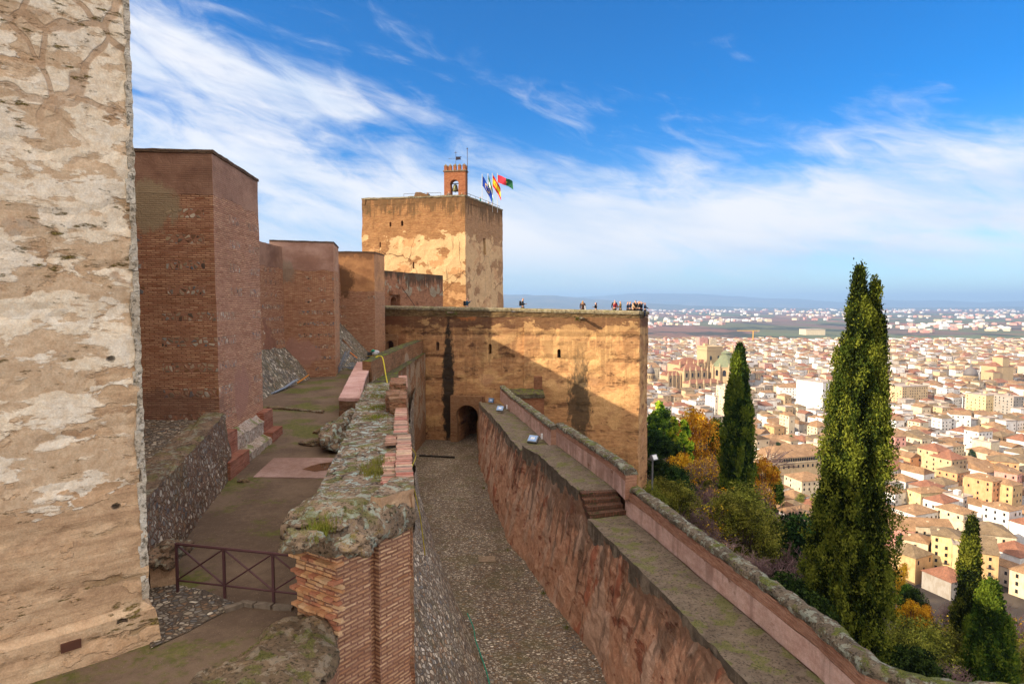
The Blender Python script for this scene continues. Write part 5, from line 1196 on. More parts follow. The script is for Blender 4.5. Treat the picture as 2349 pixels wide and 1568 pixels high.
town = m.mix(m.mr(m.noise(P, .08, 4), .4, .6), c(84, 74, 64), c(62, 54, 48))
inn = m.mr(m.m('ADD', y, m.m('MULTIPLY', m.noise(m.vm(P, (.004, .004, 0)), 1, 3), 400)), 2150, 2190)
col = m.mix(inn, town, fc)
plain_m = m.out(col, .95)
mb = MB(); mb.patch((-30000, -3000, ZT - .3), (30000, -3000, ZT - .3), (30000, 31000, ZT - .3), (-30000, 31000, ZT - .3), 1200, uv='top'); mb.build('plain', plain_m, kind='structure')
mh = Mat('far_hills'); hill_m = mh.out(mh.ramp(mh.noise(mh.vm(mh.P, (.0008, .0008, .004)), 1.5, 7, .65), [(.35, c(52, 58, 40)), (.55, c(92, 84, 62)), (.7, c(120, 104, 80))]), .95)
def ridge(name, dist, prof, seed, depth):
    """prof: list of (px, py) of the skyline"""
    mb = MB(); NX, NY = 260, 14; xs0, xs1 = -9000, dist * 1.15
    for j in range(NY + 1):
        t = j / NY
        for i in range(NX + 1):
            x = xs0 + (xs1 - xs0) * i / NX; px = CX + F * x / dist; q = prof[0][1]
            for (a, ya), (b, yb) in zip(prof, prof[1:]):
                if a <= px <= b: q = ya + (yb - ya) * (px - a) / (b - a)
            if px > prof[-1][0]: q = prof[-1][1]
            top = W(px, q, dist).z; s_ = math.sin(math.pi * min(1, t * 1.0) * .5 if t < 1 else math.pi / 2)
            y = dist - depth + depth * t
            z = ZT - 1 + (top - ZT) * (t ** 1.3) * (1 + .35 * fbm((x * .00045, y * .0006, seed), 1, 5) * (1 - .75 * t) ) + 22 * fbm((x * .002, seed, 0), 1, 4) * t
            mb.V.append((x, y, z))
    for i in range(NX + 1): x = mb.V[NY * (NX + 1) + i][0]; mb.V.append((x, dist + depth * .5, ZT - 1))
    for j in range(NY + 1):
        for i in range(NX):
            k = j * (NX + 1) + i; f = (k, k + 1, k + NX + 2, k + NX + 1); mb.F.append(f); mb.U.append([(0, 0)] * 4); mb.M.append(0)
    return mb.build(name, hill_m, kind='structure', smooth=True)
ridge('hills', 17000, [(900, 690), (1100, 677), (1180, 676), (1250, 677), (1320, 683), (1420, 690), (1520, 697), (1640, 702), (1760, 705), (1900, 707), (2100, 705), (2349, 703)], 1, 4500)
ridge('mountains', 26000, [(1000, 690), (1250, 682), (1400, 676), (1480, 674), (1600, 674), (1680, 678), (1760, 683), (1830, 684), (1900, 690), (1960, 694), (2010, 687), (2080, 690), (2160, 688), (2240, 692), (2349, 690), (3000, 690)], 5, 4500)
# the air itself
hz = Mat('air'); hz.t.nodes.clear(); pv = hz.n('VolumePrincipled', {'Color': (.40, .64, 1.0, 1), 'Density': 8.0e-5, 'Anisotropy': .15}); oo = hz.n('OutputMaterial'); hz.t.links.new(pv.outputs[0], oo.inputs['Volume'])
mb = MB(); mb.box(0, 14000, 170, 62000, 36000, 590); hzo = mb.build('haze', hz.mat, kind='stuff')
# ---------------------------------------------------------------- town
def housewall(name, col, var=.16):
    m = Mat(name); n1 = m.noise(m.P, .35, 5, .6); n2 = m.noise(m.vm(m.P, (1, 1, .25)), 1.1, 5, .65)
    cc = m.mix(m.mr(m.m('ADD', m.m('MULTIPLY', n1, .5), m.m('MULTIPLY', n2, .5)), .4, .62, 0, 1), col, m.mix(1.0, col, (1 - var * 1.2, 1 - var * 1.5, 1 - var * 1.9, 1), 'MULTIPLY'))
    return m.out(cc, .85)
WC = {'white': c(230, 227, 223), 'cream': c(218, 202, 172), 'pale yellow': c(222, 200, 150), 'ochre': c(212, 174, 124), 'orange': c(216, 164, 118), 'pink': c(210, 156, 142), 'grey': c(168, 160, 150), 'sandstone': c(208, 182, 142)}
WM = {k: housewall('house_wall_' + k.replace(' ', '_'), v) for k, v in WC.items()}
def roofmat(name, a, b, d_):
    m = Mat(name); n1 = m.noise(m.P, .30, 6, .65); n2 = m.noise(m.P, 2.2, 5, .7); u = m.sep(m.uv)[0]
    w_ = m.m('SINE', m.m('MULTIPLY', u, 6.2832 / .42)); cc = m.mix(m.mr(n1, .35, .65), a, b); cc = m.mix(m.mr(n2, .45, .68, 0, .8), cc, d_)
    cc = m.mix(m.mr(w_, -1, 1, .0, .35), cc, m.mix(1.0, cc, (.5, .45, .4, 1), 'MULTIPLY'))
    return m.out(cc, .9, w_, .6, .06)
RM = {'tiled': roofmat('roof_tiles', c(172, 136, 100), c(144, 112, 80), c(100, 78, 58)), 'red': roofmat('roof_tiles_red', c(162, 112, 86), c(138, 92, 70), c(98, 72, 56)), 'old': roofmat('roof_tiles_old', c(150, 128, 98), c(124, 104, 78), c(90, 76, 58)),
      'flat': flat('flat_roof', c(176, 160, 146), .9, var=.3, sc=1), 'green': roofmat('glazed_green_tiles', c(138, 142, 108), c(120, 128, 98), c(110, 106, 82))}
glassd = flat('window_dark', c(40, 37, 38), .25, var=.3, sc=2)
def roof_mesh(kind, w, d_, h, oh=.5, sl=.42):
    """roof over a w x d_ box whose walls end at h"""
    mb = MB(); x, y = w / 2 + oh, d_ / 2 + oh; z0 = h - .12; th = .16
    if kind == 'flat':
        mb.box(0, 0, h + .06, w + .16, d_ + .16, .12)
        for sx, sy, lx, ly in ((0, -1, w + .3, .25), (0, 1, w + .3, .25), (-1, 0, .25, d_ - .2), (1, 0, .25, d_ - .2)): mb.box(sx * w / 2, sy * d_ / 2, h + .5, lx, ly, .76)
        return mb
    if kind == 'pyramid': pk = [(0, 0, z0 + th + min(x, y) * .62)]
    elif kind == 'hip':
        r = max(0.01, (x - y)) if x > y else max(0.01, (y - x)); ht = z0 + th + min(x, y) * sl
        pk = [(-r, 0, ht), (r, 0, ht)] if x >= y else [(0, -r, ht), (0, r, ht)]
    else: pk = None
    B = [(-x, -y, z0), (x, -y, z0), (x, y, z0), (-x, y, z0)]; T_ = [(a, b, z0 + th) for a, b, _ in B]
    for i in range(4): mb.patch(B[i], B[(i + 1) % 4], T_[(i + 1) % 4], T_[i], 99)
    mb.face(B[::-1])
    fu = lambda pts: [((q[0] if abs(pts[0][1] - pts[1][1]) < 1e-6 else q[1]), q[2]) for q in pts]
    if kind == 'pyramid':
        for i in range(4): p = [T_[i], T_[(i + 1) % 4], pk[0]]; mb.face(p, fu(p))
    elif kind == 'hip':
        if x >= y: fs = ([T_[0], T_[1], pk[1], pk[0]], [T_[1], T_[2], pk[1]], [T_[2], T_[3], pk[0], pk[1]], [T_[3], T_[0], pk[0]])
        else: fs = ([T_[0], T_[1], pk[0]], [T_[1], T_[2], pk[1], pk[0]], [T_[2], T_[3], pk[1]], [T_[3], T_[0], pk[0], pk[1]])
        for p in fs: mb.face(p, fu(p))
    elif kind == 'gable':
        ht = z0 + th + y * sl; a, b = (-x, 0, ht), (x, 0, ht)
        for p in ([T_[0], T_[1], b, a], [T_[2], T_[3], a, b]): mb.face(p, fu(p))
        mb.face([T_[1], T_[2], b]); mb.face([T_[3], T_[0], a])
    elif kind == 'shed':
        hb_ = z0 + th + 2 * y * .3; a, b = (x, y, hb_), (-x, y, hb_)
        p = [T_[0], T_[1], a, b]; mb.face(p, fu(p)); mb.face([T_[1], T_[2], a]); mb.face([T_[3], T_[0], b]); mb.face([T_[2], T_[3], b, a])
    return mb
def body_mesh(w, d_, h, windows=0, rng=None):
    mb = MB(); x, y = w / 2, d_ / 2; B = [(-x, -y, -1.5), (x, -y, -1.5), (x, y, -1.5), (-x, y, -1.5)]
    for i in range(4):
        a, b = B[i], B[(i + 1) % 4]; mb.patch(a, b, (b[0], b[1], h), (a[0], a[1], h), 99)
    mb.face([(p[0], p[1], h) for p in B])
    if windows:                                              # far off: openings as part of the wall
        for zc_ in [1.8 + 3.1 * k for k in range(int((h - .5) / 3.1))]:
            n = max(1, int(w / 3.4))
            for k in range(n):
                if rng.random() < .25: continue
                cx = -x + (k + .5) * w / n
                mb.face([(cx - .55, -y - .04, zc_ - .7), (cx + .55, -y - .04, zc_ - .7), (cx + .55, -y - .04, zc_ + .7), (cx - .55, -y - .04, zc_ + .7)], None, 1)
            n = max(1, int(d_ / 3.8))
            for k in range(n):
                if rng.random() < .35: continue
                cy = -y + (k + .5) * d_ / n
                for s_ in (-1, 1):
                    f = [(s_ * (x + .04), cy - .55, zc_ - .7), (s_ * (x + .04), cy + .55, zc_ - .7), (s_ * (x + .04), cy + .55, zc_ + .7), (s_ * (x + .04), cy - .55, zc_ + .7)]
                    mb.face(f if s_ > 0 else f[::-1], None, 1)
    return mb
def link_child(name, me, parent, loc=(0, 0, 0), rz=0, sc=None):
    o = bpy.data.objects.new(name, me); SC.collection.objects.link(o); o.parent = parent; o.location = loc; o.rotation_euler = (0, 0, rz)
    if sc: o.scale = sc
    return o
_wb = MB(); _wb.box(0, 0, 0, 1, .10, 1); _wf = MB()
for a_, b_, s1, s2 in ((0, .54, 1.16, .08), (0, -.54, 1.16, .08), (.54, 0, .08, 1.0), (-.54, 0, .08, 1.0)): _wf.box(a_, 0, b_, s1, .16, s2)
_t = _wb.build('window', glassd, local=True); WIN = _t.data; bpy.data.objects.remove(_t); _t = _wf.build('frame', WM['sandstone'], local=True); WFR = _t.data; bpy.data.objects.remove(_t)
_t = MB(); _t.box(0, 0, .6, .8, .6, 1.5); _t.box(0, 0, 1.42, 1.0, .8, .14); _o = _t.build('chimney', WM['cream'], local=True); CHM = _o.data; bpy.data.objects.remove(_o)
_t = MB(); _t.box(0, 0, 0, 2.4, .7, .12); _t.box(0, -.33, .95, 2.4, .05, .05); _t.box(0, -.33, .5, 2.4, .03, .03)
for q_ in range(9): _t.box(-1.18 + q_ * .295, -.33, .5, .04, .04, .9)
_o = _t.build('balcony', flat('balcony_iron', c(70, 66, 64), .6), local=True); BAL = _o.data; bpy.data.objects.remove(_o)
def make_house(name, w, d_, h, roof, wc, rk, win=True, rng=None, chim=True, oh=.45, wsz=(1.0, 1.5), frames=False, parent_loc=(0, 0, 0)):
    o = empty(name, parent_loc)
    body_mesh(w, d_, h, 0 if win else 1, rng).build('wall', [WM[wc], glassd], o, local=True)
    r_ = roof_mesh(roof, w, d_, h, oh).build('roof', RM[rk] if roof != 'flat' else RM['flat'], o, local=True)
    if roof == 'flat':
        link_child('roof_hut', (lambda q: (q.box(0, 0, h + 1.3, 3.2, 2.6, 2.4), q.build('roof_hut', WM[wc], local=True))[1])(MB()).data, o, (w * .15, d_ * .1, 0))
        bpy.data.objects.remove([q for q in SC.objects if q.name.startswith('roof_hut') and q.parent is None][0])
    if chim: link_child('chimney', CHM, o, (w * rng.uniform(-.3, .3), d_ * rng.uniform(-.25, .1), h + (.3 if roof != 'flat' else .1)))
    if win:
        if frames:
            for f in range(1, max(1, int((h - .4) / 3.0))):
                for k in range(max(1, int(w / 6))):
                    if rng.random() < .6: link_child('balcony', BAL, o, (-w / 2 + (k + .5) * w / max(1, int(w / 6)), -d_ / 2 - .35, .9 + f * (h - .6) / max(1, int((h - .4) / 3.0))))
        fl = max(1, int((h - .4) / 3.0))
        for f in range(fl):
            zc_ = 1.7 + f * (h - .6) / fl
            n = max(1, int(w / 3.2))
            for k in range(n):
                if rng.random() < .18: continue
                q = link_child('window', WIN, o, (-w / 2 + (k + .5) * w / n, -d_ / 2, zc_), 0, (wsz[0], 1, wsz[1]))
                if frames: link_child('frame', WFR, q)
            n = max(1, int(d_ / 3.8))
            for k in range(n):
                for s_ in (-1, 1):
                    if rng.random() < .3: continue
                    link_child('window', WIN, o, (s_ * w / 2, -d_ / 2 + (k + .5) * d_ / n, zc_), math.pi / 2, (wsz[0], 1, wsz[1]))
    return o
occ = []                                                     # footprints already taken
def hb(px0, px1, pye, pyb, dep, roof, wc, rk, label, rot=0.0, name='house', cat='house', zb=ZT, **k):
    """a building whose front fills px0..px1, eaves at pye, foot at pyb"""
    p = G((px0 + px1) / 2, pyb, zb); w_ = (px1 - px0) / F * p.y; h_ = (pyb - pye) / F * p.y
    w_ = w_ / (abs(math.cos(rot)) + abs(math.sin(rot)) * dep / max(w_, 1)) if rot else w_
    rng_ = random.Random(int(px0 * 7 + pye)); o = make_house(name, w_, dep, h_, roof, wc, rk, k.pop('win', True), rng_, **k)
    o.location = (p.x, p.y + dep / 2, zb); o.rotation_euler[2] = rot - math.atan2(p.x, p.y) * .0
    tag(o, label, cat); occ.append((p.x, p.y + dep / 2, max(w_, dep) * .62)); return o
LM = [
 (2129, 2185, 1033, 1090, 15, 'pyramid', 'sandstone', 'red', 'square stone tower house with a steep reddish pyramid roof, the farther of two', .35),
 (2160, 2222, 1052, 1100, 15, 'pyramid', 'sandstone', 'red', 'nearer of the two stone buildings with steep reddish pyramid roofs', .35),
 (2077, 2131, 1030, 1064, 9, 'hip', 'cream', 'old', 'long cream house with dark shuttered windows left of the pyramid roofs', .1),
 (2048, 2078, 1000, 1052, 10, 'shed', 'pink', 'tiled', 'narrow pinkish cream house with balconies behind the big cypress', .1),
 (2229, 2280, 988, 1040, 12, 'pyramid', 'white', 'tiled', 'white church tower with an arched belfry opening and a tiled pyramid roof', .3),
 (2186, 2234, 950, 995, 14, 'gable', 'white', 'tiled', 'big white gabled house behind the white belfry', -.4),
 (2072, 2160, 1176, 1212, 14, 'hip', 'white', 'tiled', 'white house with a broad hipped tile roof just beyond the pink house', .35),
 (2046, 2118, 1212, 1284, 13, 'gable', 'pink', 'tiled', 'old pink house with a tiled roof right behind the big cypress', -.5),
 (2085, 2150, 1240, 1312, 10, 'hip', 'cream', 'tiled', 'cream corner house with green awnings past the pink house', -.7),
 (2150, 2225, 1228, 1330, 12, 'hip', 'pale yellow', 'old', 'tall pale yellow house with shuttered windows at the edge of the wood', -.55),
 (2196, 2262, 1250, 1350, 11, 'flat', 'pale yellow', 'flat', 'pale yellow flat roofed building behind the slim cypress', -.5),
 (2285, 2349, 1300, 1345, 14, 'hip', 'white', 'tiled', 'white house with arched windows at the right edge beyond the slim cypresses', .5),
 (2262, 2312, 1268, 1360, 12, 'shed', 'ochre', 'old', 'ochre house squeezed between the slim cypress and the white arched house', -.5),
 (2246, 2304, 1100, 1180, 15, 'hip', 'orange', 'tiled', 'tall orange block with scattered small windows and a tiled roof', .45),
 (2292, 2349, 1110, 1185, 15, 'hip', 'ochre', 'tiled', 'ochre orange block standing right next to the tall orange one', .45),
 (2170, 2232, 1082, 1120, 13, 'hip', 'orange', 'old', 'orange house with a low tiled roof below the pyramid roofs', .45),
 (2186, 2236, 1140, 1182, 11, 'flat', 'white', 'flat', 'bright white house with a roof terrace left of the tall orange block', .45),
 (2098, 2182, 1128, 1162, 10, 'hip', 'pale yellow', 'tiled', 'long low pale yellow house with a white loggia', .2),
 (2282, 2349, 1058, 1110, 14, 'hip', 'orange', 'old', 'gabled orange house near the right edge above the pink balconies', -.5),
 (2306, 2349, 1085, 1140, 12, 'shed', 'pink', 'tiled', 'pink house with red shutters at the right edge', .6),
 (2180, 2246, 1176, 1222, 15, 'hip', 'cream', 'tiled', 'cream house with a wide tiled roof above the slim cypress tip', .4),
 (2286, 2349, 1168, 1232, 13, 'hip', 'white', 'tiled', 'white stepped house at the right edge below the ochre block', .4),
 (2248, 2349, 1226, 1280, 18, 'hip', 'cream', 'old', 'wide house with a grey brown hipped roof above the white arched house', -.35),
 (2080, 2190, 1206, 1250, 12, 'gable', 'cream', 'tiled', 'long tiled roof house between the white hipped house and the cream corner house', -.2),
 (2241, 2308, 906, 958, 22, 'flat', 'pale yellow', 'flat', 'bright yellow apartment block in the middle distance', .3),
 (2308, 2349, 910, 965, 20, 'flat', 'grey', 'flat', 'grey white apartment block next to the bright yellow one', .3),
 (2164, 2188, 890, 928, 14, 'flat', 'white', 'flat', 'tall narrow white tower of flats left of the yellow block', .2),
 (2051, 2133, 886, 936, 26, 'flat', 'sandstone', 'flat', 'long beige apartment building with rows of balconies right of the big cypress', .25),
 (1855, 1928, 876, 958, 34, 'flat', 'white', 'flat', 'huge plain white block with two dark slots beside the big cypress', .42),
 (1790, 1848, 888, 925, 18, 'hip', 'white', 'tiled', 'white building with a tiled roof in front of the dome', -.2),
 (1660, 1684, 888, 972, 22, 'flat', 'cream', 'flat', 'white and cream apartment block with balconies beside the middle cypress', .35),
 (1628, 1658, 908, 965, 16, 'flat', 'white', 'flat', 'stepped white block with balconies left of the cream apartment block', .35),
 (1586, 1624, 920, 952, 14, 'flat', 'white', 'flat', 'low white house behind the bare trees below the cathedral', .3),
 (1601, 1624, 774, 812, 20, 'flat', 'pink', 'flat', 'left slab of the tall pinkish high rise behind the cathedral tower', .15),
 (1625, 1644, 778, 812, 20, 'flat', 'cream', 'flat', 'right slab of the tall high rise behind the cathedral tower', .15),
 (1800, 1822, 952, 1010, 12, 'gable', 'cream', 'tiled', 'cream gabled house between the cypresses', .3),
 (1764, 1800, 1040 - 62, 1010, 14, 'hip', 'ochre', 'tiled', 'ochre tower house with a pyramid of tiles above the long gallery building', .3),
 (1860, 1906, 1000 - 22, 1012, 16, 'pyramid', 'cream', 'tiled', 'cream house with a tiled pyramid roof above the long gallery building', .3),
 (1820, 1900, 1100, 1150, 16, 'hip', 'cream', 'tiled', 'cream house with a pinkish tiled roof below the long gallery building', .25),
 (1762, 1812, 1090, 1112, 12, 'hip', 'cream', 'old', 'small low roofed house at the edge of the trees below the long gallery building', .2),
]
for a in LM: hb(*a[:9], rot=a[9], frames=a[2] > 1150, **({'wsz': (.01, .01)} if 'huge plain' in a[8] else {}))
# long building with an arcaded gallery under its eaves
g0 = G(1735, 1100, ZT); g1 = G(1912, 1085, ZT); Lg = (g1 - g0).length; gd = (g1 - g0).normalized()
pal = empty('gallery_palace', g0, 'long ochre palace with an arcaded gallery below the eaves and pinnacles at its corner', 'palace'); Mg_ = frame((g0.x, g0.y, ZT), gd)
hgt = (1085 - 1040) / F * g1.y
mb = MB(); extrude(mb, [(0, -1), (Lg, -1), (Lg, hgt), (0, hgt)], Mg_, 0, 22); mb.build('wall', WM['sandstone'], pal)
ro = roof_mesh('hip', Lg - 12, 22, 0, .8, .5); ro.V = [tuple(Mg_ @ Vector((v[0] + Lg / 2 + 6, v[1] + 11, v[2] + hgt + .1))) for v in ro.V]; ro.build('roof', RM['tiled'], pal)
for k in range(26):
    x = 13 + k * (Lg - 15) / 26; mb = MB(); extrude(mb, [(xx + x, zz + hgt - 3.0) for xx, zz in arch_pts(1.5, 2.3, 0, 8)], Mg_, -.12, .2); mb.build('gallery_arch', glassd, pal)
for k in range(12):
    x = 14 + k * (Lg - 16) / 12; mb = MB(); mb.box(x, -.05, hgt - 6.6, 1.3, .2, 2.0, M=Mg_); mb.build('window', glassd, pal)
for k in range(7):
    x = k * 2.6; mb = MB(); mb.lathe(Mg_ @ Vector((x, 0, hgt)), [(.5, 0), (.5, .8), (.25, 1.0), (.45, 1.6), (.2, 2.2), (.3, 2.6), (.02, 3.6)], 8); mb.build('pinnacle', WM['cream'], pal)
mb = MB(); extrude(mb, [(-.4, hgt - 3.9), (Lg, hgt - 3.9), (Lg, hgt - 3.4), (-.4, hgt - 3.4)], Mg_, -.5, 0); mb.build('cornice', WM['cream'], pal)
occ.append(((g0.x + g1.x) / 2, g0.y + 12, Lg * .5)); occ.append((g0.x + 15, g0.y + 12, 22)); occ.append((g1.x - 10, g1.y + 8, 22))
MT['cath'] = wall_mat('cathedral_stone', earth=(c(156, 130, 94), c(198, 170, 128), c(220, 194, 152)), dark=.4, seed=90, bump=.3)
# cathedral
dC = 900.0; cth = empty('cathedral', W(1600, 885, dC), 'sandstone cathedral with a square bell tower and a green tiled polygonal dome', 'cathedral')
def X_(px, dd=dC): return (px - CX) / F * dd
def Z_(py, dd=dC): return W(CX, py, dd).z
def cbox(name, px0, px1, py0, dep, dd=dC, mat=None, z1=None, par=cth, rz=.28, off=0):
    w_ = X_(px1, dd) - X_(px0, dd); mb = MB(); zt = Z_(py0, dd); cx = (X_(px0, dd) + X_(px1, dd)) / 2
    M = Matrix.Translation((cx, dd + dep / 2 + off, 0)) @ Matrix.Rotation(rz, 4, 'Z'); zb_ = ZT - 1 if z1 is None else Z_(z1, dd); w_ = w_ / (math.cos(rz) + abs(math.sin(rz)) * dep / w_)
    mb.box(0, 0, (zt + zb_) / 2, w_, dep, zt - zb_, M=M); return mb.build(name, mat or MT['cath'], par), M, w_, zt
def croof(kind, M, w_, dep, zt, sl=.5, mat='red'):
    ro = roof_mesh(kind, w_, dep, 0, .6, sl); ro.V = [tuple(M @ Vector((v[0], v[1], v[2] + zt + .1))) for v in ro.V]; return ro.build('roof', RM[mat], cth)
def arches(M, w_, dep, z, n, aw, ah, side='front', name='arched_window'):
    for k in range(n):
        q = -.5 + (k + .5) / n; A = M @ (Matrix.Translation((q * w_, -dep / 2, z)) if side == 'front' else Matrix.Translation((w_ / 2, q * dep, z)) @ Matrix.Rotation(math.pi / 2, 4, 'Z')) 
        mb = MB(); extrude(mb, arch_pts(aw, ah, 0, 8), A, -.25, .3); mb.build(name, glassd, cth)
_, M, w_, zt = cbox('bell_tower', 1611, 1660, 795, 26, dC + 18, z1=880)
arches(M, w_, 26, zt - 25, 2, 3.2, 12); arches(M, w_, 26, zt - 25, 2, 3.2, 12, 'side'); 
for zz in (0.0, -4.5, -28): mb = MB(); mb.box(0, 0, zt + zz, w_ + 2.2, 28.2, 1.0, M=M); mb.build('cornice', MT['cath'], cth)
mb = MB(); mb.box(-w_ * .28, 0, zt + 2.2, 5, 6, 4, M=M); mb.build('tower_turret', MT['cath'], cth)
for (a, b, y, dp, dd, kind, sl) in ((1544, 1626, 836, 34, dC + 14, 'hip', .5), (1556, 1626, 850, 30, dC - 4, 'hip', .6), (1524, 1562, 862, 22, dC - 6, 'gable', .5), (1572, 1668, 879, 18, dC - 44, 'hip', .5), (1594, 1648, 832, 16, dC + 16, 'hip', .5)):
    _, M, w_, zt = cbox('nave_block', a, b, y, dp, dd); croof(kind, M, w_, dp, zt, sl); arches(M, w_, dp, zt - 9, max(2, int(w_ / 9)), 2.4, 6)
    for k in range(max(3, int(w_ / 9)) + 1):
        pp = M @ Vector((-w_ / 2 + k * w_ / max(3, int(w_ / 9)), -dp / 2 - .8, 0)); mb = MB(); mb.lathe((pp.x, pp.y, ZT), [(1.5, 0), (1.4, zt - ZT), (1.7, zt - ZT + .6), (1.0, zt - ZT + 1.6), (1.1, zt - ZT + 3.5), (.5, zt - ZT + 4.2), (.08, zt - ZT + 7.5)], 6); mb.build('buttress_pinnacle', MT['cath'], cth)
cx, cy = X_(1667, dC + 4), dC + 4; R0 = (X_(1697) - X_(1637)) / 2
zb_, ze, zr = ZT, Z_(842), Z_(815)
mb = MB(); mb.lathe((cx, cy, 0), [(R0, zb_), (R0, ze), (R0 + 1, ze + .2), (R0 + 1, ze + 1.2)], 10, a0=.2); mb.build('dome_drum', MT['cath'], cth)
mb = MB(); mb.lathe((cx, cy, 0), [(R0 + .8, ze + 1.2), (R0 * .62, ze + (zr - ze) * .62), (R0 * .42, zr), (.3, zr + .3)], 10, a0=.2); mb.build('dome_roof', RM['green'], cth)
mb = MB(); mb.lathe((cx, cy, 0), [(R0 * .36, zr), (R0 * .36, zr + 3), (R0 * .42, zr + 3.2), (.3, zr + 7), (.05, zr + 10)], 10); mb.build('dome_lantern', RM['green'], cth)
for k in range(10):
    a = .2 + (k + .5) * 2 * math.pi / 10; A = frame((cx + R0 * .955 * math.cos(a), cy + R0 * .955 * math.sin(a), ze - 11.5), (-math.sin(a), math.cos(a)))
    mb = MB(); extrude(mb, arch_pts(4.2, 8.5, 0, 10), A, -.3, .5); mb.build('arched_window', glassd, cth)
    mb = MB(); extrude(mb, arch_pts(3.6, 8.5, 0, 10), Matrix.Translation((0, 0, -16)) @ A, -.3, .5); mb.build('arched_window', glassd, cth)
    a = .2 + k * 2 * math.pi / 10; mb = MB(); mb.lathe((cx + R0 * 1.08 * math.cos(a), cy + R0 * 1.08 * math.sin(a), 0), [(2.1, zb_), (1.9, ze - 4), (1.2, ze), (1.3, ze + 2.5), (.6, ze + 3.4), (.1, ze + 7.5)], 7); mb.build('buttress_pinnacle', MT['cath'], cth)
tx = X_(1681, dC + 40); mb = MB(); mb.lathe((tx, dC + 40, 0), [(3.2, ZT), (3.2, Z_(806, dC + 40)), (3.8, Z_(805, dC + 40)), (3.4, Z_(803, dC + 40)), (.2, Z_(790, dC + 40))], 8); mb.build('slim_turret', MT['cath'], cth)
for px in (1497, 1530, 1590, 1630, 1705): occ.append((X_(px), dC + 5, 36))
for px in (1570, 1620, 1660): occ.append((X_(px), dC - 45, 28)); occ.append((X_(px), dC + 40, 26))
# domed church and monastery to the right
def dchurch(px, pyt, pyb, rpx, label):
    p = G(px, pyb, ZT); o = empty('domed_church', p, label, 'church'); r_ = rpx / F * p.y; H_ = (pyb - pyt) / F * p.y
    mb = MB(); mb.lathe((p.x, p.y + r_, ZT), [(r_, 0), (r_, H_ * .5), (r_ * 1.06, H_ * .52), (r_ * 1.06, H_ * .55)], 16); mb.build('drum', MT['cath'], o)
    mb = MB(); mb.lathe((p.x, p.y + r_, ZT), [(r_ * 1.0, H_ * .55), (r_ * .96, H_ * .66), (r_ * .8, H_ * .77), (r_ * .5, H_ * .86), (r_ * .18, H_ * .9), (r_ * .18, H_ * .97), (.1, H_ * 1.06)], 16); mb.build('dome', flat('slate_dome', c(112, 104, 100), .6), o, smooth=True)
    for k in range(12):
        a = k * math.pi / 6; mb = MB(); extrude(mb, arch_pts(r_ * .22, H_ * .2, 0, 6), frame((p.x + r_ * math.cos(a), p.y + r_ + r_ * math.sin(a), ZT + H_ * .27), (-math.sin(a), math.cos(a))), -.3, .3); mb.build('window', glassd, o)
    occ.append((p.x, p.y + r_, r_ * 1.3))
dchurch(2236, 838, 892, 15, 'church with a large grey ribbed dome in the middle of the town'); dchurch(1495, 838, 880, 9, 'small domed lantern church just past the terrace corner'); dchurch(1757, 905, 940, 9, 'small white dome among the roofs between the two tall cypresses')
p = G(2326, 890, ZT); mo = empty('monastery_church', p, 'sandstone monastery church with a stubby crossing tower near the right edge', 'church')
for nm, a, b, y, dp in (('nave', 2300, 2349, 842, 24), ('crossing_tower', 2318, 2336, 821, 16), ('apse', 2292, 2312, 855, 14)):
    w_ = (b - a) / F * p.y; h_ = (890 - y) / F * p.y; mb = MB(); cx_2 = ((a + b) / 2 - CX) / F * p.y; mb.box(cx_2, p.y + 14 + dp / 2 - (4 if nm == 'apse' else 0), ZT + h_ / 2, w_, dp, h_, rz=.2); mb.build(nm, MT['cath'], mo)
    ro = roof_mesh('hip', w_, dp, 0, .5, .5); ro.V = [tuple(Matrix.Translation((cx_2, p.y + 14 + dp / 2 - (4 if nm == 'apse' else 0), ZT + h_ + .1)) @ Matrix.Rotation(.2, 4, 'Z') @ Vector(v)) for v in ro.V]; ro.build('roof', RM['red'], mo)
occ.append((p.x, p.y + 20, 36))
# crane and long shed on the plain
p = G(1727, 792, ZT); cr = empty('tower_crane', p, 'yellow tower crane standing at the far edge of the town', 'crane'); ym = flat('crane_yellow', c(222, 170, 60), .5)
H_ = 34 / F * p.y; mb = MB(); mb.box(p.x, p.y, ZT + H_ / 2, 2.2, 2.2, H_); mb.build('mast', ym, cr); mb = MB(); mb.box(p.x - 14, p.y, ZT + H_, 66, 1.6, 1.6); mb.build('jib', ym, cr); mb = MB(); mb.box(p.x + 15, p.y, ZT + H_ - 2, 5, 3, 3); mb.build('counterweight', flat('concrete_grey', c(150, 148, 144)), cr)
p = G(1871, 768, ZT); mb = MB(); w_ = 44 / F * p.y; mb.box(p.x, p.y + 30, ZT + 10, w_, 60, 22); sh = mb.build('warehouse', WM['cream'], label='long windowless pale warehouse out on the fields', cat='warehouse'); mb = MB(); mb.box(p.x, p.y + 30, ZT + 21.6, w_ + 2, 62, 1.2); mb.build('roof', RM['flat'], sh)

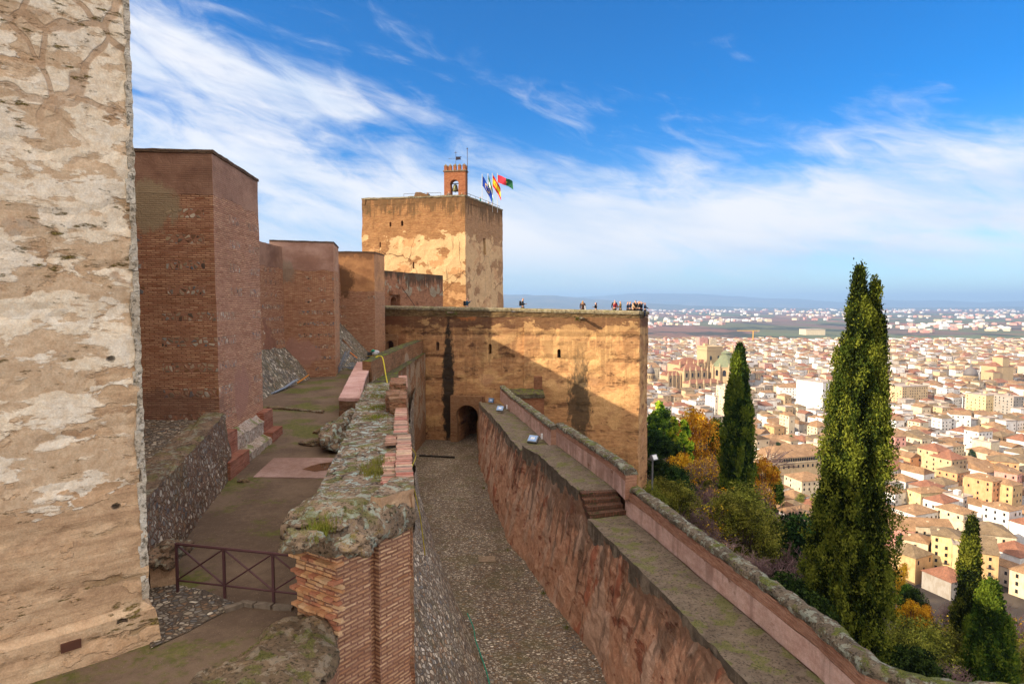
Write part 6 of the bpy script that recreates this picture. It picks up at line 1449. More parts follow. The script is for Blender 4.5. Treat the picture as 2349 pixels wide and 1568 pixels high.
# ---- the rest of the roofs: rows of houses filling a turned grid; the nearest are things of their own
rng = random.Random(77)
def in_view(x, y):
    px = CX + F * x / y
    return 1380 < px < 2440
cells = []
def town_grid(d0, d1, pitx, pity, ang, jit):
    ca, sa = math.cos(ang), math.sin(ang); n = int(2400 / pitx)
    for i in range(-n, n):
        for j in range(-n, n):
            u, v = i * pitx, j * pity
            x, y = u * ca - v * sa + 500, u * sa + v * ca + 900
            if not (d0 <= y < d1) or not in_view(x, y): continue
            if gz(x, y) > ZT - .3 or gz(x - 9, y - 9) > ZT - .3: continue
            if (i % 6 == 0 and rng.random() < .6) or (j % 7 == 0 and rng.random() < .6): continue
            x += rng.uniform(-jit, jit); y += rng.uniform(-jit, jit)
            if any((x - a) ** 2 + (y - b) ** 2 < (r_ + 6) ** 2 for a, b, r_ in occ): continue
            cells.append((y, x, ang + rng.choice((0, math.pi / 2)) + rng.uniform(-.12, .12), pitx, pity))
town_grid(250, 560, 15.5, 15.5, .40, 1.2); town_grid(560, 980, 13.5, 13.5, .30, 1.3); town_grid(980, 1980, 16, 16, .2, 2.2)
cells.sort()
protos = []
kinds = [('white', 'hip', 'tiled'), ('white', 'gable', 'tiled'), ('cream', 'hip', 'tiled'), ('white', 'flat', 'flat'), ('cream', 'gable', 'old'), ('pale yellow', 'hip', 'tiled'), ('ochre', 'hip', 'old'), ('white', 'shed', 'tiled'),
         ('orange', 'gable', 'tiled'), ('pink', 'hip', 'tiled'), ('white', 'hip', 'old'), ('cream', 'flat', 'flat'), ('grey', 'hip', 'red'), ('white', 'pyramid', 'red'), ('cream', 'shed', 'old'), ('white', 'hip', 'red')]
for k, (wc, rf, rk) in enumerate(kinds):
    r_ = random.Random(k + 400); w_, dp, h_ = r_.uniform(12.5, 15.5), r_.uniform(11, 14), r_.choice((6.2, 7, 8.5, 9.5, 11))
    protos.append([make_house('house', w_, dp, h_, rf, wc, rk, True, r_), wc, rf, h_, False])
NI = 258; ordn = ['first', 'second', 'third', 'fourth', 'fifth', 'sixth', 'seventh', 'eighth', 'ninth', 'tenth', 'eleventh', 'twelfth', 'thirteenth', 'fourteenth', 'fifteenth', 'sixteenth', 'seventeenth', 'eighteenth', 'nineteenth', 'twentieth']
marks = [('the two pyramid roofs', 2175, 1060), ('the tall orange block', 2275, 1140), ('the white belfry', 2255, 1010), ('the pink house', 2080, 1250), ('the slim cypress', 2228, 1260), ('the gallery palace', 1840, 1060), ('the huge white block', 1892, 920), ('the yellow apartment block', 2275, 935), ('the cathedral', 1640, 870), ('the white hipped house', 2115, 1190)]
roofw = {'hip': 'hipped roof', 'gable': 'gabled roof', 'flat': 'flat roof', 'shed': 'leaning roof', 'pyramid': 'pointed roof'}
used_l = {}
for y, x, a, pw_, pd_ in cells[:NI]:
    k = rng.choice((0, 0, 0, 1, 1, 2, 2, 3, 3, 4, 5, 6, 7, 7, 8, 9, 10, 10, 11, 12, 13, 14, 15)); pr = protos[k]
    o = pr[0] if not pr[4] else copy_tree(pr[0]); pr[4] = True
    o.location = (x, y, ZT); o.rotation_euler[2] = a; s_ = rng.uniform(.88, 1.12); o.scale = (s_, rng.uniform(.9, 1.08), rng.uniform(.85, 1.25))
    px, py = CX + F * x / y, 697 + F * 118 / y
    mk = min(marks, key=lambda q: (q[1] - px) ** 2 + ((q[2] - py) * 1.6) ** 2); dx_, dy_ = px - mk[1], py - mk[2]
    side = ('right of' if dx_ > 0 else 'left of') if abs(dx_) > abs(dy_) * 1.6 else ('in front of' if dy_ > 0 else 'behind')
    ht = 'tall ' if pr[3] > 9 else ('low ' if pr[3] < 6.5 else '')
    key = (pr[1], pr[2], side, mk[0]); used_l[key] = used_l.get(key, 0) + 1; q = ordn[min(19, used_l[key] - 1)]
    o['label'] = f'{ht}{pr[1]} house, {roofw[pr[2]]}, {q} {side} {mk[0]}'
    if len(o['label'].split()) > 16: print('LONG', o['label'])
    o['category'] = 'house'; o['group'] = 'houses packed together in the old town'
for pr in protos:
    if not pr[4]:
        for ch in list(pr[0].children): bpy.data.objects.remove(ch)
        bpy.data.objects.remove(pr[0])
# distant houses, too many to count: one object
mats_ = [WM['white'], WM['cream'], WM['sandstone'], WM['pink'], WM['pale yellow'], RM['tiled'], RM['red'], RM['old'], RM['flat'], glassd, WM['grey']]
mb = MB()
def far_house(x, y, a, w_, dp, h_, rf, wi, ri, win=True):
    M = Matrix.Translation((x, y, ZT)) @ Matrix.Rotation(a, 4, 'Z'); b_ = body_mesh(w_, dp, h_, 1 if win else 0, rng)
    r_ = roof_mesh(rf, w_, dp, h_, .4) if win or rf != 'flat' else None
    for src, base_mi in ((b_, wi), (r_, ri)):
        if src is None: continue
        off = len(mb.V); mb.V += [tuple(M @ Vector(v)) for v in src.V]; mb.F += [tuple(q + off for q in f) for f in src.F]; mb.U += src.U
        mb.M += [(9 if (src is b_ and m_ == 1) else base_mi) for m_ in src.M]
for y, x, a, pw_, pd_ in cells[NI:]:
    far = y > 980
    rf = rng.choice(('hip', 'flat', 'gable', 'flat', 'shed') if not far else ('flat', 'flat', 'hip', 'gable')); ri = 8 if rf == 'flat' else rng.choice((5, 5, 7, 6))
    wi = rng.choice((0, 0, 0, 0, 0, 1, 1, 2, 10) if y < 980 else (0, 0, 0, 0, 1, 1, 2, 3, 10)); h_ = rng.choice((5, 7, 9, 11, 13, 15)) if not far else rng.choice((9, 11, 13, 15, 18, 22)) * (.8 if y > 1500 else 1)
    far_house(x, y, a, pw_ * rng.uniform(.7, .95), pd_ * rng.uniform(.7, .95), h_, rf, wi, ri, y < 1500)
mb.build('distant_houses', mats_, local=True, kind='stuff')
# scattered villages and farms out on the plain
mb = MB()
for k in range(1700):
    t = rng.random(); y = rng.choice((2300 + 1500 * t, 4200 + 2600 * t, 7000 + 5000 * t, 8500 + 5000 * t)); x = y * rng.uniform(.18, .86)
    if fbm((x * .0011, y * .0006, 3), 1, 3) < (.02 if y > 4000 else .16): continue
    s_ = rng.uniform(11, 30) * (1 + y / 14000); far_house(x, y, rng.uniform(0, 3), s_, s_ * rng.uniform(.5, 1), rng.uniform(6, 12) * (1 + y / 9000), rng.choice(('hip', 'flat')), rng.choice((0, 0, 1, 3)), rng.choice((6, 8, 0)), False)
mb.build('village_houses', mats_, local=True, kind='stuff')
# ---------------------------------------------------------------- trees
def leafmat(name, a, b, trans=.25):
    m = Mat(name); oi = m.n('ObjectInfo').outputs['Random']; n_ = m.noise(m.P, .9, 3)
    col = m.mix(m.mr(n_, .35, .65), a, b); hs = m.n('HueSaturation', {'Hue': m.mr(oi, 0, 1, .485, .515, False), 'Saturation': 1.0, 'Value': m.mr(oi, 0, 1, .85, 1.15, False), 'Color': col}).outputs[0]
    d_ = m.n('BsdfDiffuse', {0: hs}); t_ = m.n('BsdfTranslucent', {0: hs}); mx = m.n('MixShader', {0: trans, 1: d_.outputs[0], 2: t_.outputs[0]}); o = m.n('OutputMaterial'); m.t.links.new(mx.outputs[0], o.inputs[0]); return m.mat
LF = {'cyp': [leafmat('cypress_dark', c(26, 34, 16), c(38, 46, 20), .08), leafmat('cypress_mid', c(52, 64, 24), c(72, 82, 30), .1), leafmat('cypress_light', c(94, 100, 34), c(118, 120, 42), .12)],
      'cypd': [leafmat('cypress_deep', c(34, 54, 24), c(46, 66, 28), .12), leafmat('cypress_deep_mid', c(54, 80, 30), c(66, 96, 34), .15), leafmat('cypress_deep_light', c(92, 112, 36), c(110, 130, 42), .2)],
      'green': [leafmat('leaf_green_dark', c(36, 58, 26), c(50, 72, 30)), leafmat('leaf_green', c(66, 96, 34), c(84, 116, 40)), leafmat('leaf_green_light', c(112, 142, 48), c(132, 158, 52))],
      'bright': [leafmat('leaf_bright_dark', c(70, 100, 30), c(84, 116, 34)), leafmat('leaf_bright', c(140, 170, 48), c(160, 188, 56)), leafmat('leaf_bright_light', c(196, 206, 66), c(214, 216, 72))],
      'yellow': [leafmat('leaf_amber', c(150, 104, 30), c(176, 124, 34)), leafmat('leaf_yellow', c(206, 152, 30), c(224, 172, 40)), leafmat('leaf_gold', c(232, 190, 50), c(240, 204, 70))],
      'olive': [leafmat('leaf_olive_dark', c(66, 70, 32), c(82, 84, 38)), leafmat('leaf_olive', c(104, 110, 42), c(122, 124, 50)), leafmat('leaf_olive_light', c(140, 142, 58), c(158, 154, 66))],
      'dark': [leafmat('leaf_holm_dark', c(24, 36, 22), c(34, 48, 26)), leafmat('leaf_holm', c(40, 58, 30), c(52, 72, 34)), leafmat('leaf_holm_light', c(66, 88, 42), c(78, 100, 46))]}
bark = flat('bark', c(92, 76, 64), .9, var=.5, sc=4); twig = flat('twig', c(150, 124, 116), .9, var=.4, sc=.6); twigd = flat('twig_dark', c(122, 96, 94), .9, var=.4, sc=.6)
def leaf(mb, p, s_, rr, mi, up=0.0, asp=1.0):
    a = Vector((rr.gauss(0, 1), rr.gauss(0, 1), rr.gauss(0, 1) + up)).normalized(); b = a.orthogonal().normalized(); b.rotate(Matrix.Rotation(rr.uniform(0, 6.28), 3, a)); b = b
    a2 = a * s_ * asp; b2 = b * s_ * .5
    mb.V += [tuple(p - b2 * .6), tuple(p + a2 * .5 - b2), tuple(p + a2), tuple(p + a2 * .45 + b2)]; k = len(mb.V); mb.F.append((k - 4, k - 3, k - 2, k - 1)); mb.U.append([(0, 0)] * 4); mb.M.append(mi)
def cypress_tree(name, base, H_, rad, spires, n, pal, label, ls=.16, seed=0, prof=None, tuft=18):
    """rad: widest half width; spires: [(dx, dy, top share, start share, width share)]"""
    rr = random.Random(seed); o = empty(name, base, label, 'cypress'); base = Vector(base)
    mb = MB(); mb.tube([base + Vector((0, 0, -.5)), base + Vector((0, 0, H_ * .5)), base + Vector((0, 0, H_ * .9))], [rad * .14, rad * .09, .04], 8); mb.build('trunk', bark, o)
    mb = MB(); tot = 0
    while tot < n:
        sp = rr.choice(spires); ox = sp[5] if len(sp) > 5 else 0; t = rr.random() ** .85; zs = sp[3] + (sp[2] - sp[3]) * t
        w_ = rad * sp[4] * (prof(t) if prof else (math.sin(math.pi * min(1, (t * .92 + .10)) ** .62) ** .75 if t < .98 else .08))
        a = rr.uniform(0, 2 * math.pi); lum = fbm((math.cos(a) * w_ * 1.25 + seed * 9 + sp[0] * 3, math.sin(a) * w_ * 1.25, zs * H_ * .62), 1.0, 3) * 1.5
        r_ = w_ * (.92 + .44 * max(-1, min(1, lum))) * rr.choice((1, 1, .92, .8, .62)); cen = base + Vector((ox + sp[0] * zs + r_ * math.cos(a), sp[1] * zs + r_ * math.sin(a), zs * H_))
        mi = 2 if lum + rr.gauss(0, .16) > .30 else (1 if lum + rr.gauss(0, .18) > -.05 else 0); outd = Vector((math.cos(a), math.sin(a), 0))  # shade put into the leaf colour: recesses darker, jutting clumps lighter
        for _ in range(tuft):
            p = cen + Vector((rr.gauss(0, .12), rr.gauss(0, .12), rr.gauss(0, .30))) * (.35 + ls * 4) + outd * rr.uniform(-.15, .2)
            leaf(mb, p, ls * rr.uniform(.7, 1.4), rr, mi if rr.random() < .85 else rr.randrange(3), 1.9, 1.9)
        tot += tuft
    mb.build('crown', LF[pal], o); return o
pb = W(1975, 650, 34); gb_ = gz(pb.x, 34)
BPF = [.70, .84, .95, 1.0, .96, .86, .74, .60, .42, .20, .01, .01]
def big_prof(t): return BPF[min(10, int(t * 10))] * (1 - (t * 10 % 1)) + BPF[min(10, int(t * 10) + 1)] * (t * 10 % 1)
Hc = W(1972, 622, 34).z - gb_
cypress_tree('cypress', (pb.x + .05, 34, gb_), Hc, 2.15, [(-.15, 0, 1.0, .03, .92), (-.15, 0, 1.0, .03, .92), (-.15, 0, 1.0, .03, .92), (.85, .2, .972, .30, .40), (1.25, .1, .89, .30, .42), (-.7, 0, .84, .1, .70), (-.2, -.3, .56, .05, .52, -1.35), (.1, 0, .5, .03, .6, .5)], 300000, 'cyp', 'largest and nearest cypress, forked at its tip, rising over the town', .072, 3, big_prof, 26)
p2 = W(1697, 800, 80); g2 = gz(p2.x, 80); H2 = W(1699, 800, 80).z - g2
cypress_tree('cypress', (p2.x, 80, g2), H2, 2.05, [(0, 0, 1, .12, .88)], 80000, 'cypd', 'slender dark cypress standing alone below the cathedral', .17, 5, lambda t: [.75, .95, 1, 1, .95, .86, .78, .66, .5, .3, .05][int(t * 10)] * (1 - t * 10 % 1) + [.75, .95, 1, 1, .95, .86, .78, .66, .5, .3, .05, 0][int(t * 10) + 1] * (t * 10 % 1))
p3 = W(2227, 1200, 52); g3 = gz(p3.x, 52); H3 = W(2228, 1198, 52).z - g3
cypress_tree('cypress', (p3.x, 52, g3), H3, 1.4, [(.1, 0, 1, .05, 1.0)], 80000, 'cyp', 'slim sunlit cypress near the bottom right corner', .11, 7, lambda t: (1 - t) ** .75 * 1.05 + .04)
p4 = W(2275, 1345, 44); g4 = gz(p4.x, 44); H4 = W(2276, 1345, 44).z - g4
cypress_tree('cypress', (p4.x, 44, g4), H4, 2.1, [(0, 0, 1, .02, 1.0)], 90000, 'cypd', 'broad dark green cypress in front of the slim sunlit one', .11, 9, lambda t: (1 - t) ** .7 * 1.05 + .04)
def leafy(name, h_, r_, pal, n, ls, seed, trunk=.35, cl=14, conic=False, mixy=0):
    """a tree standing at the origin: trunk, limbs, crown of leaf clumps"""
    rr = random.Random(seed); o = empty(name, (0, 0, 0)); mb = MB(); th = h_ * trunk
    mb.tube([(0, 0, -1), (0, 0, th * .5), (rr.uniform(-.2, .2), 0, th * 1.3)], [h_ * .028, h_ * .022, h_ * .015], 7)
    cs_ = []
    for k in range(cl):
        a = rr.uniform(0, 6.28); t = (k + .5) / cl; zz = th + (h_ - th) * (t * .88 + .05); er = r_ * (1 - t * .92 if conic else math.sin(math.pi * (t * .8 + .17)) ** .7) * rr.uniform(.35, .85)
        cpos = Vector((er * math.cos(a), er * math.sin(a), zz)); cs_.append((cpos, (r_ * rr.uniform(.28, .46)) * (1 - .5 * t if conic else 1)))
        mb.tube([(0, 0, th * rr.uniform(.6, 1.1)), cpos * .55 + Vector((0, 0, zz * .25)), cpos], [h_ * .012, h_ * .008, h_ * .003], 4)
    mb.build('trunk', bark, o, local=True); mb = MB()
    for k in range(n):
        cen, cr_ = cs_[rr.randrange(len(cs_))]; v = Vector((rr.gauss(0, 1), rr.gauss(0, 1), rr.gauss(0, 1))).normalized(); q = cen + Vector((v.x, v.y, v.z * .85)) * cr_ * (rr.random() ** .35) * (1 + .5 * fbm(cen + v * 1.5, 1.0, 2))
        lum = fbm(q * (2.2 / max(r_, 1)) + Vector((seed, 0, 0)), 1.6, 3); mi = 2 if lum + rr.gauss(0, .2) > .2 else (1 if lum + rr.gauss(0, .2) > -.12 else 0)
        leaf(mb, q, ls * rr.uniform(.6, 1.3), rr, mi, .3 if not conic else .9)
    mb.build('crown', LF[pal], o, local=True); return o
def bare(name, h_, r_, seed, mat, n0=5, leaves=None, nl=0):
    rr = random.Random(seed); o = empty(name, (0, 0, 0)); mb = MB(); tips = []; m2 = MB()
    def grow(p, d_, L, r0, dep):
        q = p + d_ * L; mid_ = p + d_ * L * .5 + Vector((rr.gauss(0, .05), rr.gauss(0, .05), 0)) * L
        (mb if dep < 3 else m2).tube([p, mid_, q], [r0, r0 * .8, r0 * .6], 5 if dep < 2 else 3, caps=False)
        if dep >= 6: tips.append(q); return
        for _ in range(rr.choice((2, 3, 3) if dep < 5 else (3, 4)) if dep else n0):
            nd = (d_ + Vector((rr.gauss(0, .55), rr.gauss(0, .55), rr.gauss(.12, .3)))).normalized(); grow(p + d_ * L * rr.uniform(.6, 1), nd, L * rr.uniform(.66, .86), r0 * .64, dep + 1)
    grow(Vector((0, 0, -.5)), Vector((0, 0, 1)), h_ * .27, h_ * .030, 0)
    mb.build('trunk', bark if mat is twig else twigd, o, local=True); m2.build('twigs', mat, o, local=True)
    if leaves:
        mb = MB()
        for k in range(nl): q = tips[rr.randrange(len(tips))] + Vector((rr.gauss(0, .3), rr.gauss(0, .3), rr.gauss(0, .3))); leaf(mb, q, .22 * rr.uniform(.6, 1.3), rr, rr.randrange(3))
        mb.build('leaves', LF[leaves], o, local=True)
    return o
TP = {
 'green': [leafy('broadleaf_tree', 10, 3.6, 'green', 14000, .26, 1), leafy('broadleaf_tree', 10, 3.2, 'green', 14000, .26, 2)],
 'bright': [leafy('young_evergreen', 10, 2.4, 'bright', 8000, .30, 3, .12, 16, True), leafy('young_evergreen', 10, 2.7, 'bright', 8000, .30, 4, .12, 16, True)],
 'yellow': [leafy('autumn_tree', 10, 3.4, 'yellow', 5600, .22, 5), leafy('autumn_tree', 10, 3.8, 'yellow', 4400, .22, 6)],
 'olive': [leafy('olive_green_tree', 10, 4.4, 'olive', 17000, .19, 7, .2, 26), leafy('olive_green_tree', 10, 4.8, 'olive', 17000, .19, 8, .2, 26)],
 'dark': [leafy('holm_oak', 10, 4.4, 'dark', 17000, .25, 9, .15, 26), leafy('holm_oak', 10, 4.0, 'dark', 17000, .25, 10, .15, 26)],
 'bare': [bare('bare_tree', 10, 4, 11, twig), bare('bare_tree', 10, 4, 12, twigd), bare('bare_tree', 10, 4, 13, twig)],
 'bareyellow': [bare('half_bare_tree', 10, 4, 14, twig, 5, 'yellow', 1500), bare('half_bare_tree', 10, 4, 15, twigd, 5, 'yellow', 900)],
}
used_p = set(); DESC = {'green': 'green leafy tree', 'bright': 'bright yellow green evergreen', 'yellow': 'golden yellow autumn tree', 'olive': 'olive green feathery tree', 'dark': 'dark evergreen oak', 'bare': 'bare greyish brown tree', 'bareyellow': 'bare tree flecked with yellow'}
cntr = {}
def plant(px, py, dist, kind, wfac=1.0, label=None, hmax=None, v=None):
    top = W(px, py, dist); g_ = gz(top.x, top.y); h_ = max(2.5, top.z - g_)
    if hmax and h_ > hmax: h_ = hmax
    k = (v if v is not None else rng.randrange(len(TP[kind]))); pr = TP[kind][k]
    o = pr if (kind, k) not in used_p else copy_tree(pr); used_p.add((kind, k))
    o.location = (top.x, top.y, g_ - .2); s_ = h_ / 10; o.scale = (s_ * wfac, s_ * wfac, s_ * (1.0 if kind not in ('bare', 'bareyellow') else 1.0)); o.rotation_euler[2] = rng.uniform(0, 6.28)
    if not label:
        where = 'past the terrace' if px < 1560 else ('left of the slender cypress' if px < 1660 else ('around the slender cypress' if px < 1740 else ('between the tall cypresses' if px < 1880 else ('right of the largest cypress' if px < 2190 else 'by the slim corner cypresses'))))
        dep = 'near the rampart' if dist < 45 else ('halfway down the hill' if dist < 95 else 'far down the hill')
        key = (kind, where, dep); cntr[key] = cntr.get(key, 0) + 1; label = f'{ordn[min(19, cntr[key] - 1)]} {DESC[kind]} {dep}, {where}'
    if len(label.split()) > 16: print('LONG', label)
    tag(o, label, 'tree', 'trees on the slope below the rampart'); return o
for t in [
 (1540, 884, 150, 'bare', 1.3), (1575, 898, 150, 'bare', 1.3), (1500, 896, 150, 'bare', 1.2), (1605, 925, 140, 'bare', 1.2), (1520, 905, 130, 'bare', 1.2), (1560, 905, 120, 'bare', 1.1), (1630, 955, 120, 'bare', 1.2), (1650, 990, 115, 'bare', 1.1),
 (1514, 912, 105, 'bright', .8), (1500, 935, 100, 'bright', .8), (1546, 948, 95, 'bright', .8), (1572, 955, 92, 'bright', .9), (1530, 940, 104, 'green', .9), (1492, 950, 96, 'green', 1.0), (1590, 935, 110, 'yellow', .8), (1612, 955, 108, 'yellow', .8), (1640, 965, 112, 'green', .55),
 (1500, 985, 84, 'dark', 1.0), (1532, 1010, 80, 'dark', 1.0), (1508, 1050, 66, 'dark', 1.0), (1548, 1065, 64, 'dark', .9), (1640, 1005, 98, 'bareyellow', 1.1), (1615, 1020, 88, 'bareyellow', 1.1), (1662, 1035, 95, 'bareyellow', 1.0),
 (1562, 1035, 68, 'yellow', .85), (1600, 1065, 66, 'bare', 1.2), (1625, 1080, 62, 'bare', 1.2), (1655, 1075, 66, 'bareyellow', 1.2), (1520, 1095, 48, 'olive', 1.1), (1555, 1105, 47, 'olive', 1.1), (1498, 1110, 46, 'olive', .9), (1590, 1130, 46, 'bare', 1.2), (1620, 1150, 46, 'bare', 1.2),
 (1700, 1112, 50, 'olive', 1.0), (1672, 1130, 48, 'olive', .8), (1640, 1120, 48, 'bareyellow', 1.2), (1716, 1150, 46, 'olive', .9), (1752, 1045, 100, 'yellow', .7), (1742, 1065, 90, 'bareyellow', .9), (1772, 1072, 105, 'green', .5), (1730, 1100, 78, 'bare', 1.2),
 (1770, 1120, 74, 'bare', 1.2), (1800, 1125, 84, 'bare', 1.2), (1760, 1150, 60, 'bare', 1.2), (1840, 1140, 95, 'bare', 1.1), (1800, 1165, 62, 'bareyellow', 1.1), (1860, 1185, 80, 'bare', 1.1), (1880, 1215, 80, 'bareyellow', 1.1),
 (1832, 1182, 50, 'dark', 1.1), (1815, 1205, 46, 'bare', 1.2), (1870, 1290, 42, 'dark', 1.0), (1740, 1235, 40, 'bare', 1.1), (1770, 1230, 40, 'bare', 1.2), (1795, 1190, 55, 'bare', 1.2), (1830, 1160, 72, 'bare', 1.2), (1745, 1180, 48, 'bare', 1.2), (1720, 1240, 39, 'bare', 1.2), (1800, 1310, 34, 'dark', .8), (1850, 1350, 33, 'dark', .9), (1690, 1215, 42, 'bare', 1.2),
 (2072, 1290, 100, 'yellow', .6), (2085, 1340, 80, 'green', .8), (2100, 1352, 78, 'dark', .8), (2092, 1372, 66, 'yellow', .8), (2122, 1385, 66, 'yellow', .8), (2050, 1360, 70, 'green', .8), (2105, 1425, 44, 'olive', 1.1), (2135, 1432, 42, 'bare', 1.3), (2090, 1450, 40, 'olive', 1.0), (2165, 1400, 60, 'bareyellow', 1.0), (2150, 1440, 44, 'bare', 1.2),
 (2180, 1440, 46, 'olive', .8), (2060, 1480, 34, 'dark', .9), (2120, 1490, 34, 'dark', .9), (2320, 1345, 110, 'bare', 1.1), (2340, 1362, 95, 'bare', 1.1), (2300, 1385, 80, 'bareyellow', 1.1), (2335, 1420, 66, 'bare', 1.2), (2345, 1480, 50, 'olive', 1.1), (2200, 1360, 100, 'bare', .9), (2170, 1345, 110, 'bare', .9)]: plant(*t)
BD = [(1482, 930), (1600, 945), (1650, 1000), (1700, 1060), (1760, 1100), (1830, 1150), (1880, 1240), (1960, 1330), (2060, 1370), (2130, 1400), (2200, 1420), (2400, 1460)]
n_ = 0; tries = 0
while n_ < 110 and tries < 6000:                             # undergrowth filling the slope
    tries += 1; x, y = rng.uniform(12, 150), rng.uniform(24, 240); g_ = gz(x, y)
    if g_ <= ZT + 2 or (y < 70 and x < 17): continue
    h_ = rng.uniform(3.0, 6.5); top = Vector((x, y, g_ + h_)); px = CX + F * x / y; 
    if px < 1470 or px > 2400 or (abs(px - 1699) < 28 and y < 84) or (1860 < px < 2070 and y < 40) or (2190 < px < 2310 and y < 60): continue
    fy = (top.z * CT + y * ST) / (y * CT - top.z * ST); py = CY - F * fy
    lim = [ya + (yb - ya) * (px - a) / (b - a) for (a, ya), (b, yb) in zip(BD, BD[1:]) if a <= px <= b]
    if not lim or py < lim[0] + 10: continue
    plant(px, py, y, rng.choice(('dark', 'bare', 'bare', 'bare', 'bare', 'bareyellow', 'olive', 'bare', 'bareyellow')), rng.uniform(1.0, 1.4)); n_ += 1
k_ = 0
for y, x, a, pw_, pd_ in cells[::9]:                         # trees in the courtyards and streets of the town
    if not 330 < y < 900 or k_ >= 34: continue
    x2, y2 = x + pw_ * .52, y + pd_ * .52; px = CX + F * x2 / y2; py = 697 + F * 112 / y2
    if px > 2349 or px < 1480: continue
    kd = rng.choice(('dark', 'green', 'dark', 'olive', 'bareyellow')); pr = TP[kd][0]; o = copy_tree(pr) if (kd, 0) in used_p else pr; used_p.add((kd, 0)); s_ = rng.uniform(.7, 1.25); o.location = (x2, y2, ZT); o.scale = (s_ * .7, s_ * .7, s_)
    mk = min(marks, key=lambda q: (q[1] - px) ** 2 + ((q[2] - py) * 1.6) ** 2); dx_, dy_ = px - mk[1], py - mk[2]; side = ('right of' if dx_ > 0 else 'left of') if abs(dx_) > abs(dy_) * 1.6 else ('in front of' if dy_ > 0 else 'behind')
    key = ('t', kd, side, mk[0]); used_l[key] = used_l.get(key, 0) + 1; tag(o, f'{DESC[kd]} among the roofs, {ordn[used_l[key] - 1]} {side} {mk[0]}', 'tree', 'trees between the houses of the town'); k_ += 1
sc_ = G(2065, 1290, ZT); cypress_tree('cypress', (sc_.x, sc_.y, ZT), (1290 - 1238) / F * sc_.y, 1.6, [(0, 0, 1, .03, 1)], 3000, 'cypd', 'tiny cypress beside the pink house', .8, 12, lambda t: (1 - t) ** .8 + .05)

# ---------------------------------------------------------------- people
def skin(name, V, E, Rr, mat, root=0, sub=1):
    me = bpy.data.meshes.new(name); me.from_pydata(V, E, []); o = bpy.data.objects.new(name, me); SC.collection.objects.link(o)
    md = o.modifiers.new('s', 'SKIN'); md.use_smooth_shade = True
    for i, r_ in enumerate(Rr): me.skin_vertices[0].data[i].radius = (r_, r_) if not isinstance(r_, tuple) else r_
    me.skin_vertices[0].data[root].use_root = True
    s2 = o.modifiers.new('d', 'SUBSURF'); s2.levels = sub; s2.render_levels = sub
    bpy.context.view_layer.update(); r2 = bpy.data.meshes.new_from_object(o.evaluated_get(bpy.context.evaluated_depsgraph_get())); bpy.data.objects.remove(o)
    r2.materials.clear(); r2.materials.append(mat); r2.name = name; return r2
PM = {}
def pmat(k, col): 
    if k not in PM: PM[k] = flat('cloth_' + k, col, .85, var=.3, sc=14)
    return PM[k]
skinm = flat('skin', c(206, 158, 130), .6, var=.08)
POSE = {'photo': ((.26, .14, 1.22), (.09, .34, 1.44)), 'phone': ((.27, .04, 1.16), (.10, .26, 1.16)), 'down': ((.27, -.04, 1.14), (.27, .04, .88)), 'lean': ((.28, .12, 1.16), (.18, .34, 1.06))}
_pc = {}
